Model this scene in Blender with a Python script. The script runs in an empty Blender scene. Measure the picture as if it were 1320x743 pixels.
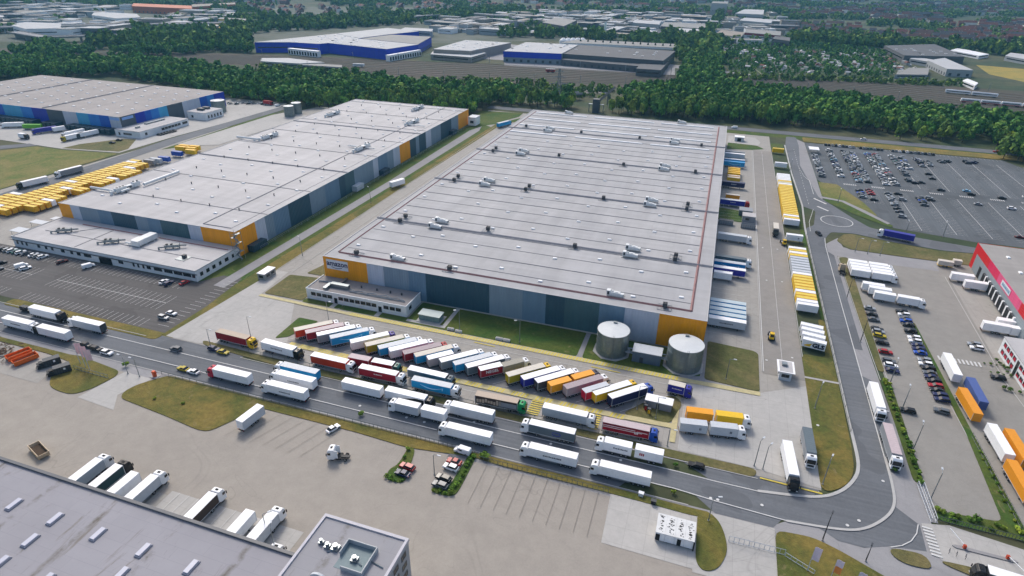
import bpy, bmesh, math, random
import numpy as np
from mathutils import Matrix, Vector
random.seed(7); rng = np.random.RandomState(11)
R = math.radians
SC = bpy.context.scene; COL = SC.collection

# ------------------------------------------------------------------ camera
F_PX, PITCH, ROLL, YAW, CAM = 791.4, 0.4906, 0.0174, -0.3138, Vector((145.05, -193.38, 122.0))
def _cam_axes():
    c, s = math.cos(PITCH), math.sin(PITCH)
    fw = Vector((0, c, -s)); up = Vector((0, s, c)); rt = Vector((1, 0, 0))
    cr, sr = math.cos(ROLL), math.sin(ROLL)
    r2 = cr*rt + sr*up; u2 = -sr*rt + cr*up
    cy, sy = math.cos(YAW), math.sin(YAW)
    f = lambda v: Vector((v.x*cy + v.y*sy, -v.x*sy + v.y*cy, v.z))
    return f(r2), f(u2), f(fw)
RT, UP, FW = _cam_axes()
cam_d = bpy.data.cameras.new('Camera'); cam = bpy.data.objects.new('Camera', cam_d); COL.objects.link(cam)
M = Matrix((RT, UP, -FW)).transposed().to_4x4(); M.translation = CAM
cam.matrix_world = M
cam_d.sensor_width = 36; cam_d.lens = F_PX/1320*36; cam_d.clip_start = 1; cam_d.clip_end = 12000
SC.camera = cam

# ------------------------------------------------------------------ world, sun, exposure
SUN_EL, SUN_AZ = R(46), R(-36)      # azimuth measured from +Y (clockwise positive): behind the halls, to the left
w = bpy.data.worlds.new('World'); SC.world = w; w.use_nodes = True
wn = w.node_tree; wn.nodes.clear()
o = wn.nodes.new('ShaderNodeOutputWorld'); bg = wn.nodes.new('ShaderNodeBackground'); sk = wn.nodes.new('ShaderNodeTexSky')
sk.sky_type = 'NISHITA'; sk.sun_disc = False; sk.sun_elevation = SUN_EL; sk.sun_rotation = SUN_AZ
sk.air_density = 1.0; sk.dust_density = 4.0; sk.ozone_density = 1.0
bg.inputs['Strength'].default_value = 0.132
wn.links.new(sk.outputs[0], bg.inputs[0]); wn.links.new(bg.outputs[0], o.inputs[0])
sl = bpy.data.lights.new('Sun', 'SUN'); sl.energy = 1.3; sl.angle = R(13); sl.color = (1.0, 0.95, 0.88)
sun = bpy.data.objects.new('Sun', sl); COL.objects.link(sun)
sd = Vector((math.sin(SUN_AZ)*math.cos(SUN_EL), math.cos(SUN_AZ)*math.cos(SUN_EL), math.sin(SUN_EL)))
sun.rotation_euler = sd.to_track_quat('Z', 'Y').to_euler(); sun.location = (0, 0, 300)
SC.view_settings.view_transform = 'Standard'; SC.view_settings.look = 'None'
SC.view_settings.exposure = 0.42; SC.view_settings.gamma = 1
SC.view_settings.use_curve_mapping = False
SC.render.engine = 'CYCLES'

# ------------------------------------------------------------------ survey helpers: image point <-> ground point
def G(px, py, z=0.0):
    d = FW + RT*((px-660)/F_PX) - UP*((py-371.5)/F_PX)
    t = (CAM.z - z)/-d.z
    return (CAM.x + d.x*t, CAM.y + d.y*t)
def crop(sx, sy, k): return lambda x, y, z=0.0: G(sx+x/k, sy+y/k, z)
def PX(P):
    q = np.asarray(P, float) - np.array(CAM)
    z = q @ np.array(FW)
    return 660 + F_PX*(q @ np.array(RT))/z, 371.5 - F_PX*(q @ np.array(UP))/z
def inpoly(x, y, poly):
    x = np.asarray(x, float); y = np.asarray(y, float); r = np.zeros(x.shape, bool); n = len(poly)
    for i in range(n):
        x1, y1 = poly[i]; x2, y2 = poly[(i+1) % n]
        c = ((y1 > y) != (y2 > y)) & (x < (x2-x1)*(y-y1)/((y2-y1) if y2 != y1 else 1e-9) + x1)
        r ^= c
    return r

# ------------------------------------------------------------------ materials
def lin(h):
    h = h.lstrip('#'); v = [int(h[i:i+2], 16)/255 for i in (0, 2, 4)]
    return tuple(c/12.92 if c <= .04045 else ((c+.055)/1.055)**2.4 for c in v)
MATS = {}
def mat(name, col, rough=.6, var=.06, scale=.6, metal=0, col2=None, kind='plain', spec=.4):
    if name in MATS: return MATS[name]
    if isinstance(col, str): col = lin(col)
    if isinstance(col2, str): col2 = lin(col2)
    m = bpy.data.materials.new(name); m.use_nodes = True; n = m.node_tree; N = n.nodes; L = n.links
    b = N['Principled BSDF']; b.inputs['Roughness'].default_value = rough; b.inputs['Metallic'].default_value = metal
    b.inputs['Specular IOR Level'].default_value = spec
    def node(t, **k):
        x = N.new(t)
        for a, v in k.items(): setattr(x, a, v)
        return x
    geo = node('ShaderNodeNewGeometry'); tc = node('ShaderNodeTexCoord')
    def noise(s, det=4, src=None, rgh=.6, dist=0):
        x = node('ShaderNodeTexNoise'); x.inputs['Scale'].default_value = s; x.inputs['Detail'].default_value = det
        x.inputs['Roughness'].default_value = rgh; x.inputs['Distortion'].default_value = dist
        L.new(src or geo.outputs['Position'], x.inputs['Vector']); return x.outputs['Fac']
    def ramp(f, stops):
        x = node('ShaderNodeValToRGB'); e = x.color_ramp.elements
        while len(e) < len(stops): e.new(.5)
        for i, (p, c) in enumerate(stops):
            e[i].position = p; e[i].color = (*c, 1) if len(c) == 3 else c
        L.new(f, x.inputs[0]); return x.outputs[0]
    def mix(f, a, b_, mode='MIX'):
        x = node('ShaderNodeMix', data_type='RGBA', blend_type=mode)
        for s, v in ((0, f), (6, a), (7, b_)):
            if isinstance(v, (int, float)): x.inputs[s].default_value = v
            elif isinstance(v, tuple): x.inputs[s].default_value = (*v, 1) if len(v) == 3 else v
            else: L.new(v, x.inputs[s])
        return x.outputs[2]
    g = lambda v: (v, v, v)
    def tyres(c, k):
        t1 = ramp(noise(.017, 1, dist=.8), [(.482, g(0)), (.487, g(1)), (.4875, g(0)), (.497, g(0)), (.4975, g(1)), (.503, g(0)), (.55, g(0)), (.553, g(1)), (.556, g(0))])
        t2 = ramp(noise(.03, 2, dist=1.6), [(.40, g(0)), (.402, g(1)), (.405, g(0)), (.52, g(0)), (.523, g(1)), (.526, g(0))])
        m_ = mix(1.0, mix(1.0, t1, t2, 'ADD'), ramp(noise(.05, 3), [(.42, g(0)), (.6, g(k))]), 'MULTIPLY')
        return mix(m_, c, lin('#4c4844'))
    mul = lambda c, k: tuple(min(1, x*k) for x in c)
    out = None
    if kind == 'plain':
        out = mix(1.0, ramp(noise(scale), [(.3, g(1-var)), (.7, g(1+var*.5))]), col, 'MULTIPLY')
    elif kind == 'paint':       # vehicle paint: slight dirt
        out = mix(ramp(noise(1.3, 5), [(.45, g(0)), (.8, g(.3))]), col, mul(col, .62))
        if 'tarpaulin' in name or 'sheet' in name:
            sx = node('ShaderNodeSeparateXYZ'); L.new(tc.outputs['Object'], sx.inputs[0]); mm = node('ShaderNodeMath', operation='MULTIPLY'); mm.inputs[1].default_value = 7.0; L.new(sx.outputs[0], mm.inputs[0])
            sn = node('ShaderNodeMath', operation='SINE'); L.new(mm.outputs[0], sn.inputs[0]); bp = node('ShaderNodeBump'); bp.inputs['Strength'].default_value = .35; bp.inputs['Distance'].default_value = .018
            L.new(sn.outputs[0], bp.inputs['Height']); L.new(bp.outputs[0], b.inputs['Normal'])
    elif kind == 'yard':        # block paving: broad tone drift, worn lanes, stains, faint courses
        a = mix(ramp(noise(.018, 5, dist=.6), [(.3, g(0)), (.7, g(1))]), col, col2)
        a = mix(1.0, a, ramp(noise(.22, 6, rgh=.7), [(.3, g(.88)), (.7, g(1.05))]), 'MULTIPLY')
        a = mix(1.0, a, ramp(noise(2.2, 3, rgh=.8), [(.3, g(.93)), (.7, g(1.04))]), 'MULTIPLY')
        a = mix(ramp(noise(.09, 6, rgh=.75, dist=1.5), [(.60, g(0)), (.75, g(.35))]), a, mul(col, .6))
        out = tyres(a, .22)
    elif kind == 'slab':        # cast concrete with joints and stains
        br = node('ShaderNodeTexBrick'); br.offset = 0; br.inputs['Scale'].default_value = 1
        br.inputs['Mortar Size'].default_value = .02; br.inputs['Brick Width'].default_value = 5; br.inputs['Row Height'].default_value = 5
        br.inputs['Color1'].default_value = (*g(1.0), 1); br.inputs['Color2'].default_value = (*g(.965), 1); br.inputs['Mortar'].default_value = (*g(.82), 1)
        br.inputs['Mortar Size'].default_value = .06
        L.new(geo.outputs['Position'], br.inputs['Vector'])
        a = mix(ramp(noise(.03, 5), [(.3, g(0)), (.7, g(1))]), col, col2 or mul(col, .85))
        a = mix(1.0, a, br.outputs['Color'], 'MULTIPLY')
        a = mix(1.0, a, ramp(noise(.5, 6, rgh=.75), [(.3, g(.88)), (.7, g(1.05))]), 'MULTIPLY')
        out = tyres(mix(ramp(noise(.11, 5, dist=1), [(.60, g(0)), (.76, g(.4))]), a, mul(col, .6)), .35)
    elif kind == 'asphalt':
        a = mix(ramp(noise(.03, 4, dist=1), [(.35, g(0)), (.65, g(1))]), col, col2 or mul(col, 1.2))
        a = mix(1.0, a, ramp(noise(1.1, 5, rgh=.8), [(.3, g(.88)), (.7, g(1.1))]), 'MULTIPLY')
        mp = node('ShaderNodeMapping'); mp.inputs['Scale'].default_value = (.02, .9, 1) if col2 is None else (.9, .02, 1)
        L.new(geo.outputs['Position'], mp.inputs[0])
        out = mix(1.0, a, ramp(noise(1, 3, mp.outputs[0]), [(.35, g(.88)), (.65, g(1.08))]), 'MULTIPLY')
        out = mix(ramp(noise(.045, 2, dist=.4), [(.60, g(0)), (.605, g(.5)), (.72, g(.5))]), out, mul(col, .72))
    elif kind == 'grass':
        a = mix(ramp(noise(.05, 6, rgh=.65, dist=.8), [(.38, g(0)), (.62, g(1))]), col, col2)
        a = mix(1.0, a, ramp(noise(.7, 5, rgh=.8), [(.3, g(.65)), (.7, g(1.25))]), 'MULTIPLY')
        out = mix(ramp(noise(.25, 4, dist=1), [(.62, g(0)), (.75, g(.6))]), a, lin('#8a7c5c'))
        bp = node('ShaderNodeBump'); bp.inputs['Strength'].default_value = .5; bp.inputs['Distance'].default_value = .3
        L.new(noise(3, 4), bp.inputs['Height']); L.new(bp.outputs[0], b.inputs['Normal'])
    elif kind == 'roof':        # membrane roof: sheets, seams, dust and ponding marks
        br = node('ShaderNodeTexBrick'); br.inputs['Scale'].default_value = 1; br.inputs['Mortar Size'].default_value = .04
        br.inputs['Brick Width'].default_value = 17.8; br.inputs['Row Height'].default_value = 2.17; br.offset = .37
        br.inputs['Color1'].default_value = (*g(1.03), 1); br.inputs['Color2'].default_value = (*g(.94), 1); br.inputs['Mortar'].default_value = (*g(.90), 1)
        L.new(geo.outputs['Position'], br.inputs['Vector'])
        a = mix(ramp(noise(.022, 5, dist=.8), [(.3, g(0)), (.7, g(1))]), col, col2 or mul(col, .86))
        a = mix(1.0, a, br.outputs['Color'], 'MULTIPLY')
        mp = node('ShaderNodeMapping'); mp.inputs['Scale'].default_value = (.12, .015, 1); L.new(geo.outputs['Position'], mp.inputs[0])
        a = mix(1.0, a, ramp(noise(1, 4, mp.outputs[0]), [(.35, g(.90)), (.65, g(1.06))]), 'MULTIPLY')
        out = mix(ramp(noise(.16, 6, rgh=.75, dist=1.4), [(.58, g(0)), (.78, g(.35))]), a, mul(col, .68))
    elif kind == 'oldroof':     # near roof with cracks and dark run marks
        a = mix(ramp(noise(.05, 6, rgh=.7), [(.3, g(0)), (.7, g(1))]), col, mul(col, .86))
        mp = node('ShaderNodeMapping'); mp.inputs['Rotation'].default_value = (0, 0, R(0)); mp.inputs['Scale'].default_value = (.09, .018, 1)
        L.new(geo.outputs['Position'], mp.inputs[0])
        a = mix(ramp(noise(1.3, 7, mp.outputs[0], .75, 1.2), [(.57, g(0)), (.66, g(.7))]), a, lin('#6f6659'))
        br = node('ShaderNodeTexBrick'); br.offset = .5; br.inputs['Scale'].default_value = 1; br.inputs['Mortar Size'].default_value = .035
        br.inputs['Brick Width'].default_value = 12.6; br.inputs['Row Height'].default_value = 3.1
        br.inputs['Color1'].default_value = (*g(1.0), 1); br.inputs['Color2'].default_value = (*g(.98), 1); br.inputs['Mortar'].default_value = (*g(.84), 1)
        L.new(geo.outputs['Position'], br.inputs['Vector'])
        out = mix(1.0, a, br.outputs['Color'], 'MULTIPLY')
        sp = node('ShaderNodeSeparateXYZ'); L.new(geo.outputs['Position'], sp.inputs[0])
        ma = node('ShaderNodeMath', operation='MULTIPLY_ADD'); ma.inputs[1].default_value = 1/18.4; ma.inputs[2].default_value = 10.0-.05; L.new(sp.outputs[0], ma.inputs[0])
        nd = node('ShaderNodeMath', operation='MULTIPLY_ADD'); nd.inputs[1].default_value = .10; L.new(noise(.35, 4), nd.inputs[0]); L.new(ma.outputs[0], nd.inputs[2])
        fr = node('ShaderNodeMath', operation='FRACT'); L.new(nd.outputs[0], fr.inputs[0])
        band = ramp(fr.outputs[0], [(.0, g(0)), (.44, g(0)), (.5, g(1)), (.56, g(0))])
        nb = ramp(noise(.11, 6, rgh=.75), [(.46, g(0)), (.62, g(.85))])
        out = mix(mix(1.0, band, nb, 'MULTIPLY'), out, lin('#57503f'))
    elif kind == 'clad':        # ribbed steel sheet
        sep = node('ShaderNodeSeparateXYZ'); L.new(geo.outputs['Position'], sep.inputs[0])
        ad = node('ShaderNodeMath', operation='ADD'); L.new(sep.outputs[0], ad.inputs[0]); L.new(sep.outputs[1], ad.inputs[1])
        m1 = node('ShaderNodeMath', operation='MULTIPLY'); m1.inputs[1].default_value = 2*math.pi/1.1; L.new(ad.outputs[0], m1.inputs[0])
        s1 = node('ShaderNodeMath', operation='SINE'); L.new(m1.outputs[0], s1.inputs[0])
        bp = node('ShaderNodeBump'); bp.inputs['Strength'].default_value = .6; bp.inputs['Distance'].default_value = .06
        L.new(s1.outputs[0], bp.inputs['Height']); L.new(bp.outputs[0], b.inputs['Normal'])
        mp = node('ShaderNodeMapping'); mp.inputs['Scale'].default_value = (.5, .5, .06); L.new(geo.outputs['Position'], mp.inputs[0])
        out = mix(1.0, ramp(noise(1, 4, mp.outputs[0]), [(.3, g(.9)), (.7, g(1.05))]), col, 'MULTIPLY')
    elif kind == 'terrain':
        a = mix(ramp(noise(.006, 6, rgh=.65, dist=1), [(.42, g(0)), (.58, g(1))]), col, col2)
        out = mix(1.0, a, ramp(noise(.08, 5, rgh=.7), [(.3, g(.6)), (.7, g(1.3))]), 'MULTIPLY')
    elif kind == 'leaf':
        oi = node('ShaderNodeObjectInfo')
        nz = noise(.085, 3)
        a = ramp(nz, [(.28, lin('#375a34')), (.5, lin('#557f42')), (.72, lin('#8aa64e'))])
        hs = node('ShaderNodeHueSaturation'); L.new(a, hs.inputs['Color'])
        mr = node('ShaderNodeMapRange'); L.new(oi.outputs['Random'], mr.inputs[0]); mr.inputs[3].default_value = .47; mr.inputs[4].default_value = .52
        L.new(mr.outputs[0], hs.inputs['Hue'])
        nz2 = noise(.16, 2)
        rr = ramp(geo.outputs['Random Per Island'], [(0, g(.6)), (1, g(1.3))])
        a = mix(1.0, hs.outputs[0], rr, 'MULTIPLY')
        a = mix(1.0, a, ramp(nz2, [(.3, g(.6)), (.7, g(1.3))]), 'MULTIPLY')
        out = mix(1.0, a, col, 'MULTIPLY')
    elif kind == 'water': out = col
    if isinstance(out, tuple): b.inputs['Base Color'].default_value = (*out, 1)
    else: L.new(out, b.inputs['Base Color'])
    MATS[name] = m; return m

# ------------------------------------------------------------------ object helpers
def tag(o, label=None, cat=None, group=None, kind=None):
    if label: o['label'] = label
    if cat: o['category'] = cat
    if group: o['group'] = group
    if kind: o['kind'] = kind
    return o
def empty(name, loc=(0, 0, 0), rz=0, label=None, cat=None, group=None):
    e = bpy.data.objects.new(name, None); COL.objects.link(e); e.location = loc; e.rotation_euler = (0, 0, rz)
    e.empty_display_size = .5
    return tag(e, label, cat, group)
class MB:
    def __init__(s): s.v = []; s.f = []; s.m = []
    def add(s, vs, fs, m=0):
        b = len(s.v); s.v += [tuple(v) for v in vs]; s.f += [tuple(b+i for i in f) for f in fs]; s.m += [m]*len(fs); return s
    def box(s, x0, x1, y0, y1, z0, z1, m=0):
        return s.add([(x0, y0, z0), (x1, y0, z0), (x1, y1, z0), (x0, y1, z0), (x0, y0, z1), (x1, y0, z1), (x1, y1, z1), (x0, y1, z1)],
                     [(3, 2, 1, 0), (4, 5, 6, 7), (0, 1, 5, 4), (1, 2, 6, 5), (2, 3, 7, 6), (3, 0, 4, 7)], m)
    def cb(s, cx, cy, z0, lx, ly, h, m=0, a=0):
        b = len(s.v); s.box(-lx/2, lx/2, -ly/2, ly/2, z0, z0+h, m)
        c, d = math.cos(a), math.sin(a)
        for i in range(b, len(s.v)):
            x, y, z = s.v[i]; s.v[i] = (cx+x*c-y*d, cy+x*d+y*c, z)
        return s
    def bar(s, p, q, w, m=0, w2=None):
        p, q = Vector(p), Vector(q); d = (q-p).normalized(); u = d.orthogonal().normalized(); v = d.cross(u)
        w2 = w if w2 is None else w2
        vs = [c+(u*a+v*b_)*(r/2) for c, r in ((p, w), (q, w2)) for a, b_ in ((-1, -1), (1, -1), (1, 1), (-1, 1))]
        return s.add(vs, [(3, 2, 1, 0), (4, 5, 6, 7), (0, 1, 5, 4), (1, 2, 6, 5), (2, 3, 7, 6), (3, 0, 4, 7)], m)
    def cyl(s, c, r, h, n=12, axis='z', m=0, r2=None):
        r2 = r if r2 is None else r2; vs = []
        for k, rr in ((0, r), (h, r2)):
            for i in range(n):
                a = 2*math.pi*i/n; p, q = rr*math.cos(a), rr*math.sin(a)
                vs.append((c[0]+p, c[1]+q, c[2]+k) if axis == 'z' else (c[0]+p, c[1]+k, c[2]+q) if axis == 'y' else (c[0]+k, c[1]+p, c[2]+q))
        fs = [(i, (i+1) % n, n+(i+1) % n, n+i) for i in range(n)] + [tuple(range(n))[::-1], tuple(range(n, 2*n))]
        return s.add(vs, fs, m)
    def prism(s, prof, y0, y1, m=0, taper=0):   # profile in x,z extruded along y
        n = len(prof); vs = [(x, y0, z) for x, z in prof] + [(x, y1, z) for x, z in prof]
        return s.add(vs, [tuple(range(n))[::-1], tuple(range(n, 2*n))] + [(i, (i+1) % n, n+(i+1) % n, n+i) for i in range(n)], m)
    def poly(s, pts, z0, z1, m=0, mtop=None):
        n = len(pts); vs = [(x, y, z0) for x, y in pts] + [(x, y, z1) for x, y in pts]
        s.add(vs, [(i, (i+1) % n, n+(i+1) % n, n+i) for i in range(n)] + [tuple(range(n))[::-1]], m)
        b = len(s.v); s.v += [(x, y, z1) for x, y in pts]; s.f.append(tuple(b+i for i in range(n))); s.m.append(m if mtop is None else mtop)
        return s
    def mesh(s, name, mats=(), bevel=0, smooth=False):
        me = bpy.data.meshes.new(name); me.from_pydata(s.v, [], s.f)
        for m in mats: me.materials.append(m)
        if len(mats) > 1: me.polygons.foreach_set('material_index', s.m)
        bm = bmesh.new(); bm.from_mesh(me); bmesh.ops.recalc_face_normals(bm, faces=bm.faces)
        if bevel:
            bmesh.ops.bevel(bm, geom=bm.edges[:], offset=bevel, segments=1, affect='EDGES', clamp_overlap=True)
        big = [f for f in bm.faces if len(f.verts) > 4]
        if big: bmesh.ops.triangulate(bm, faces=big)
        bm.to_mesh(me); bm.free()
        if smooth:
            for p in me.polygons: p.use_smooth = True
        return me
def ob(name, me, parent=None, mats=None, loc=None, rz=None):
    if isinstance(me, MB): me = me.mesh(name, mats or ()); mats = None
    o = bpy.data.objects.new(name, me); COL.objects.link(o)
    if mats:
        if not me.materials: 
            for m in mats: me.materials.append(m)
        for i, m in enumerate(mats):
            o.material_slots[i].link = 'OBJECT'; o.material_slots[i].material = m
    if loc is not None: o.location = loc
    if rz is not None: o.rotation_euler = (0, 0, rz)
    if parent: o.parent = parent
    return o
LEVEL = {}
def rounded(pts, r=2.2):
    out = []; n = len(pts)
    for i in range(n):
        a, b, c = Vector(pts[i-1]), Vector(pts[i]), Vector(pts[(i+1) % n]); u, v = a-b, c-b
        if u.length < .3 or v.length < .3: out.append(tuple(b)); continue
        du, dv = min(r, u.length*.45), min(r, v.length*.45); p, q = b+u.normalized()*du, b+v.normalized()*dv
        for t in (0, .33, .67, 1): out.append(tuple(p*(1-t)**2+b*2*t*(1-t)+q*t*t))
    return out
def sheet(name, pts, z, m, h=0.0, kind='structure', label=None):
    """flat ground sheet; with h it is a low slab with kerb edges"""
    if name in ('verge', 'planted_island', 'road', 'lawn', 'meadow') and z < .19: pts = rounded(pts, 2.2 if name != 'lawn' else 1.0)
    mb = MB(); LEVEL[round(z, 3)] = n_ = LEVEL.get(round(z, 3), -1)+1; z += n_*.0018
    if h: mb.poly(pts, z-0.02, z+h, 0)
    else: mb.add([(x, y, z) for x, y in pts], [tuple(range(len(pts)))])
    me = mb.mesh(name, (m,))
    if not h:
        for p in me.polygons:
            if p.normal.z < 0: me.flip_normals(); break
    o = ob(name, me); tag(o, label, kind=kind); return o
TEXTS = {}
def text_mesh(s, size, ext=.02, bold=0.0, shear=0):
    k = (s, size, ext, bold)
    if k not in TEXTS:
        cu = bpy.data.curves.new('lettering', 'FONT'); cu.body = s; cu.size = size; cu.extrude = ext; cu.offset = bold; cu.shear = shear
        cu.align_x = 'CENTER'; cu.align_y = 'CENTER'; cu.resolution_u = 2
        t = bpy.data.objects.new('t', cu); COL.objects.link(t)
        bpy.context.view_layer.update()
        me = bpy.data.meshes.new_from_object(t.evaluated_get(bpy.context.evaluated_depsgraph_get()))
        bpy.data.objects.remove(t); me.name = 'lettering'; me.materials.clear(); TEXTS[k] = me
    return TEXTS[k]
def wall_text(parent, me, m, loc, face, name='lettering'):
    """face: direction the wall looks to, '-y', '+x', '-x'"""
    o = ob(name, me, parent, [m]); o.location = loc
    o.rotation_euler = {'-y': (R(90), 0, 0), '+y': (R(90), 0, R(180)), '+x': (R(90), 0, R(90)), '-x': (R(90), 0, R(-90))}[face]
    return o

# palette
white = mat('white paint', '#f0f2f4', .45, kind='paint'); whitep = mat('white sheet', '#f4f5f7', .5, kind='paint')
cream = mat('cream tarpaulin', '#cfc9bd', .6, .08); lgrey = mat('light grey sheet', '#c2c8ce', .5, kind='paint')
grey = mat('mid grey sheet', '#8d9298', .5, kind='paint'); dgrey = mat('dark grey', '#43474c', .5); black = mat('black rubber', '#17181a', .75, .1)
chas = mat('chassis', '#26282b', .6); glass = mat('dark glass', '#12171c', .12, 0, spec=.7); steel = mat('galvanised steel', '#8f979b', .38, .1, metal=.7)
concm = mat('concrete', '#a9a8a4', .8, .12); redlamp = mat('red lamp', '#a01010', .3); headl = mat('head lamp', '#dfe3e6', .15)
tyre = black; rim = mat('rim', '#9aa0a4', .35, metal=.6)
PAINT = dict(white=white, black=mat('black paint', '#16181b', .25, kind='paint'), grey=mat('grey paint', '#5c6268', .3, kind='paint'),
    silver=mat('silver paint', '#a4a9ad', .3, metal=.4, kind='paint'), red=mat('red paint', '#a5121c', .35, kind='paint'), crimson=mat('crimson tarpaulin', '#9a1029', .5, kind='paint'),
    orange=mat('orange paint', '#e0571c', .5, kind='paint'), redorange=mat('red orange tarpaulin', '#d83a14', .5, kind='paint'), amber=mat('amber paint', '#eb9f12', .5, kind='paint'),
    yellow=mat('yellow paint', '#e8bd14', .5, kind='paint'), olive=mat('mustard yellow tarpaulin', '#b3a016', .5, kind='paint'), sky=mat('sky blue tarpaulin', '#1596cf', .45, kind='paint'),
    blue=mat('blue paint', '#1d4fae', .35, kind='paint'), navy=mat('navy paint', '#1a2350', .4, kind='paint'), indigo=mat('indigo tarpaulin', '#2a2a9a', .45, kind='paint'),
    purple=mat('purple paint', '#3b2a8e', .35, kind='paint'), dpurple=mat('dark purple paint', '#2a2340', .35, kind='paint'), green=mat('green paint', '#0f9a5a', .35, kind='paint'),
    teal=mat('teal paint', '#2d6a62', .35, kind='paint'), mauve=mat('mauve tarpaulin', '#a3959a', .6, kind='paint'), mauvelight=mat('pale pinkish tarpaulin', '#bfb0b3', .6, kind='paint'),
    cream=cream, lgrey=lgrey, mgrey=grey, dgrey=dgrey, taupe=mat('taupe tarpaulin', '#98958a', .6, kind='paint'), tan=mat('tan tarpaulin', '#b5a594', .6, kind='paint'),
    lime=mat('lime paint', '#64b324', .4, kind='paint'), slate=mat('slate tarpaulin', '#5d6b73', .5, kind='paint'), dteal=mat('dark teal paint', '#123c45', .4, kind='paint'),
    contblue=mat('dull blue container', '#4a5f9a', .55, kind='paint'), contorange=mat('orange container', '#e3941a', .5, kind='paint'), brown=mat('brown picture print', '#3b2f2a', .5, kind='paint'),
    rust=mat('orange skip', '#e36a1c', .6, kind='paint'), beige=mat('beige paint', '#c9b69a', .5, kind='paint'), dkred=mat('dark red paint', '#5a0f18', .35, kind='paint'), lblue=mat('light blue paint', '#86b8d6', .4, kind='paint'), pink=mat('magenta red paint', '#c8203f', .35, kind='paint'))
P = PAINT
# ------------------------------------------------------------------ ground
m_ter = mat('terrain', '#35462a', .95, kind='terrain', col2='#505238')
m_yard = mat('block paving warm', '#a29c93', .9, kind='yard', col2='#9a948c')
m_yard2 = mat('block paving east', '#95928c', .9, kind='yard', col2='#8c8a85')
m_conc = mat('concrete slabs', '#b7b5b1', .85, kind='slab', col2='#aaa9a6')
m_conc2 = mat('concrete slabs grey', '#a5a29c', .85, kind='slab', col2='#9b9892')
m_pave = mat('pavement setts', '#98989a', .88, kind='yard', col2='#8f8e90')
m_asph = mat('road asphalt', '#62666b', .85, kind='asphalt'); m_asph2 = mat('dark asphalt', '#565453', .88, kind='asphalt')
m_asphN = mat('road asphalt east', '#62666b', .85, kind='asphalt', col2='#6c7075')
m_lot = mat('car park asphalt', '#54595d', .88, kind='asphalt', col2='#5f656a')
m_park = mat('truck bay paving', '#8b8a88', .88, kind='yard', col2='#7f7f80')
m_grass = mat('dry lawn', '#525a24', .95, kind='grass', col2='#7c6d34'); m_green = mat('green lawn', '#37571a', .95, kind='grass', col2='#545f22')
m_dry = mat('dry ground', '#736a44', .95, kind='grass', col2='#565b30'); m_field = mat('meadow', '#5a6a2a', .95, kind='grass', col2='#7f7744')
m_rail = mat('railway ballast', '#544c43', .95, kind='yard', col2='#414434'); m_straw = mat('straw field', '#a5903f', .95, kind='grass', col2='#8c8440')
m_line = mat('white road paint', '#cfd0cf', .7, .15, 1.5); m_yel = mat('yellow road paint', '#d1be4c', .7, .15, 1.5); m_yelp = mat('faded yellow paint', '#bfb58a', .8, .15, .8)
m_kerb = mat('kerb stone', '#b4b4b2', .8, .1)
sheet('ground', [(-5500, -1200), (5500, -1200), (5500, 7500), (-5500, 7500)], 0, m_ter)
Z1, Z2, Z3, Z4, Z5 = .01, .03, .09, .165, .195
sheet('south_yard', [(-520, -420), (480, -420), (480, -76), (-520, -76)], Z1, m_yard)
sheet('hall_yard', [(-40, -55.5), (187, -55.5), (187, 345), (-55, 345)], Z1, m_conc2)
sheet('west_yard', [(-245, -45), (-110, -45), (-110, 300), (-205, 300), (-238, 160)], Z1, m_conc2)
sheet('lawn', [(-52, -17), (-34.5, -17), (-34, 60), (-31, 118), (-30, 285), (-52, 300)], Z2, m_green)
sheet('lawn', [(-36, -54.5), (-28, -54.5), (-28, 120), (-26, 285), (-31, 300), (-34, 60)], Z2, m_grass)
sheet('path', [(-43.5, -17), (-38, -17), (-35.7, 130), (-35.5, 270), (-39, 285), (-43, 268), (-41.5, 130)], Z3, m_pave)
# west car park
sheet('car_park', [(-210, -52.8), (-33.6, -52.8), (-33.6, -31.4), (-36.4, -8), (-46, -8), (-52, -17), (-210, -17)], Z2, m_asph2)
sheet('verge', [(-109, -57.6), (-33, -57.6), (-33, -52.8), (-109, -52.8)], Z2, m_grass, .1)
# main road and its parking strips
road = [(-420, -61), (150, -61), (171, -61.2), (184.4, -58.8), (191.1, -54.8), (195.7, -48.4), (197.6, -41.6), (198, 0), (198.4, 140), (203, 146), (206, 170), (199, 176), (198, 318), (200, 345), (207.4, 345), (207.6, 318), (204.5, 262), (206.5, 237), (210, 196), (214, 188), (224, 166), (231, 153), (250, 147), (279, 142), (279, 135), (260, 133), (238, 136), (222, 141), (210.5, 139), (206.5, 128), (205.6, 80), (205.3, -19), (205.1, -48), (204.1, -55), (201, -60.3), (195.6, -65.6), (189.5, -67.9), (177.6, -69.4), (161, -68.4), (150, -67.7), (-420, -67.7)]
sheet('road', road, Z3, m_asph)
sheet('parking_lane', [(-420, -61.2), (-420, -56.8), (-38, -56.8), (-20, -54.6), (3, -54.6), (3, -56.8), (133, -56.8), (137, -61.2)], Z2, m_asph)
sheet('parking_lane', [(-420, -67.5), (-420, -72.2), (136, -72.2), (139, -67.5)], Z2, m_asph)
sheet('parking_lane', [(205, -42), (208, -42), (208, 3), (205, 5)], Z2, m_asphN)
sheet('parking_lane', [(205, 22), (208.3, 22), (208.6, 108), (206, 112)], Z2, m_asphN)
sheet('pavement', [(-420, -76), (-420, -72.2), (174, -72.2), (178, -69), (190, -67.5), (197, -62), (203, -56), (205.2, -48), (205.2, -20), (205.3, 120), (213, 132), (214, 120), (254, 117.5), (252, 106), (234, 106), (209.9, 108), (210.3, 20), (211.5, -47), (212, -60), (214, -70), (214, -76)], Z1, m_pave)
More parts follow.
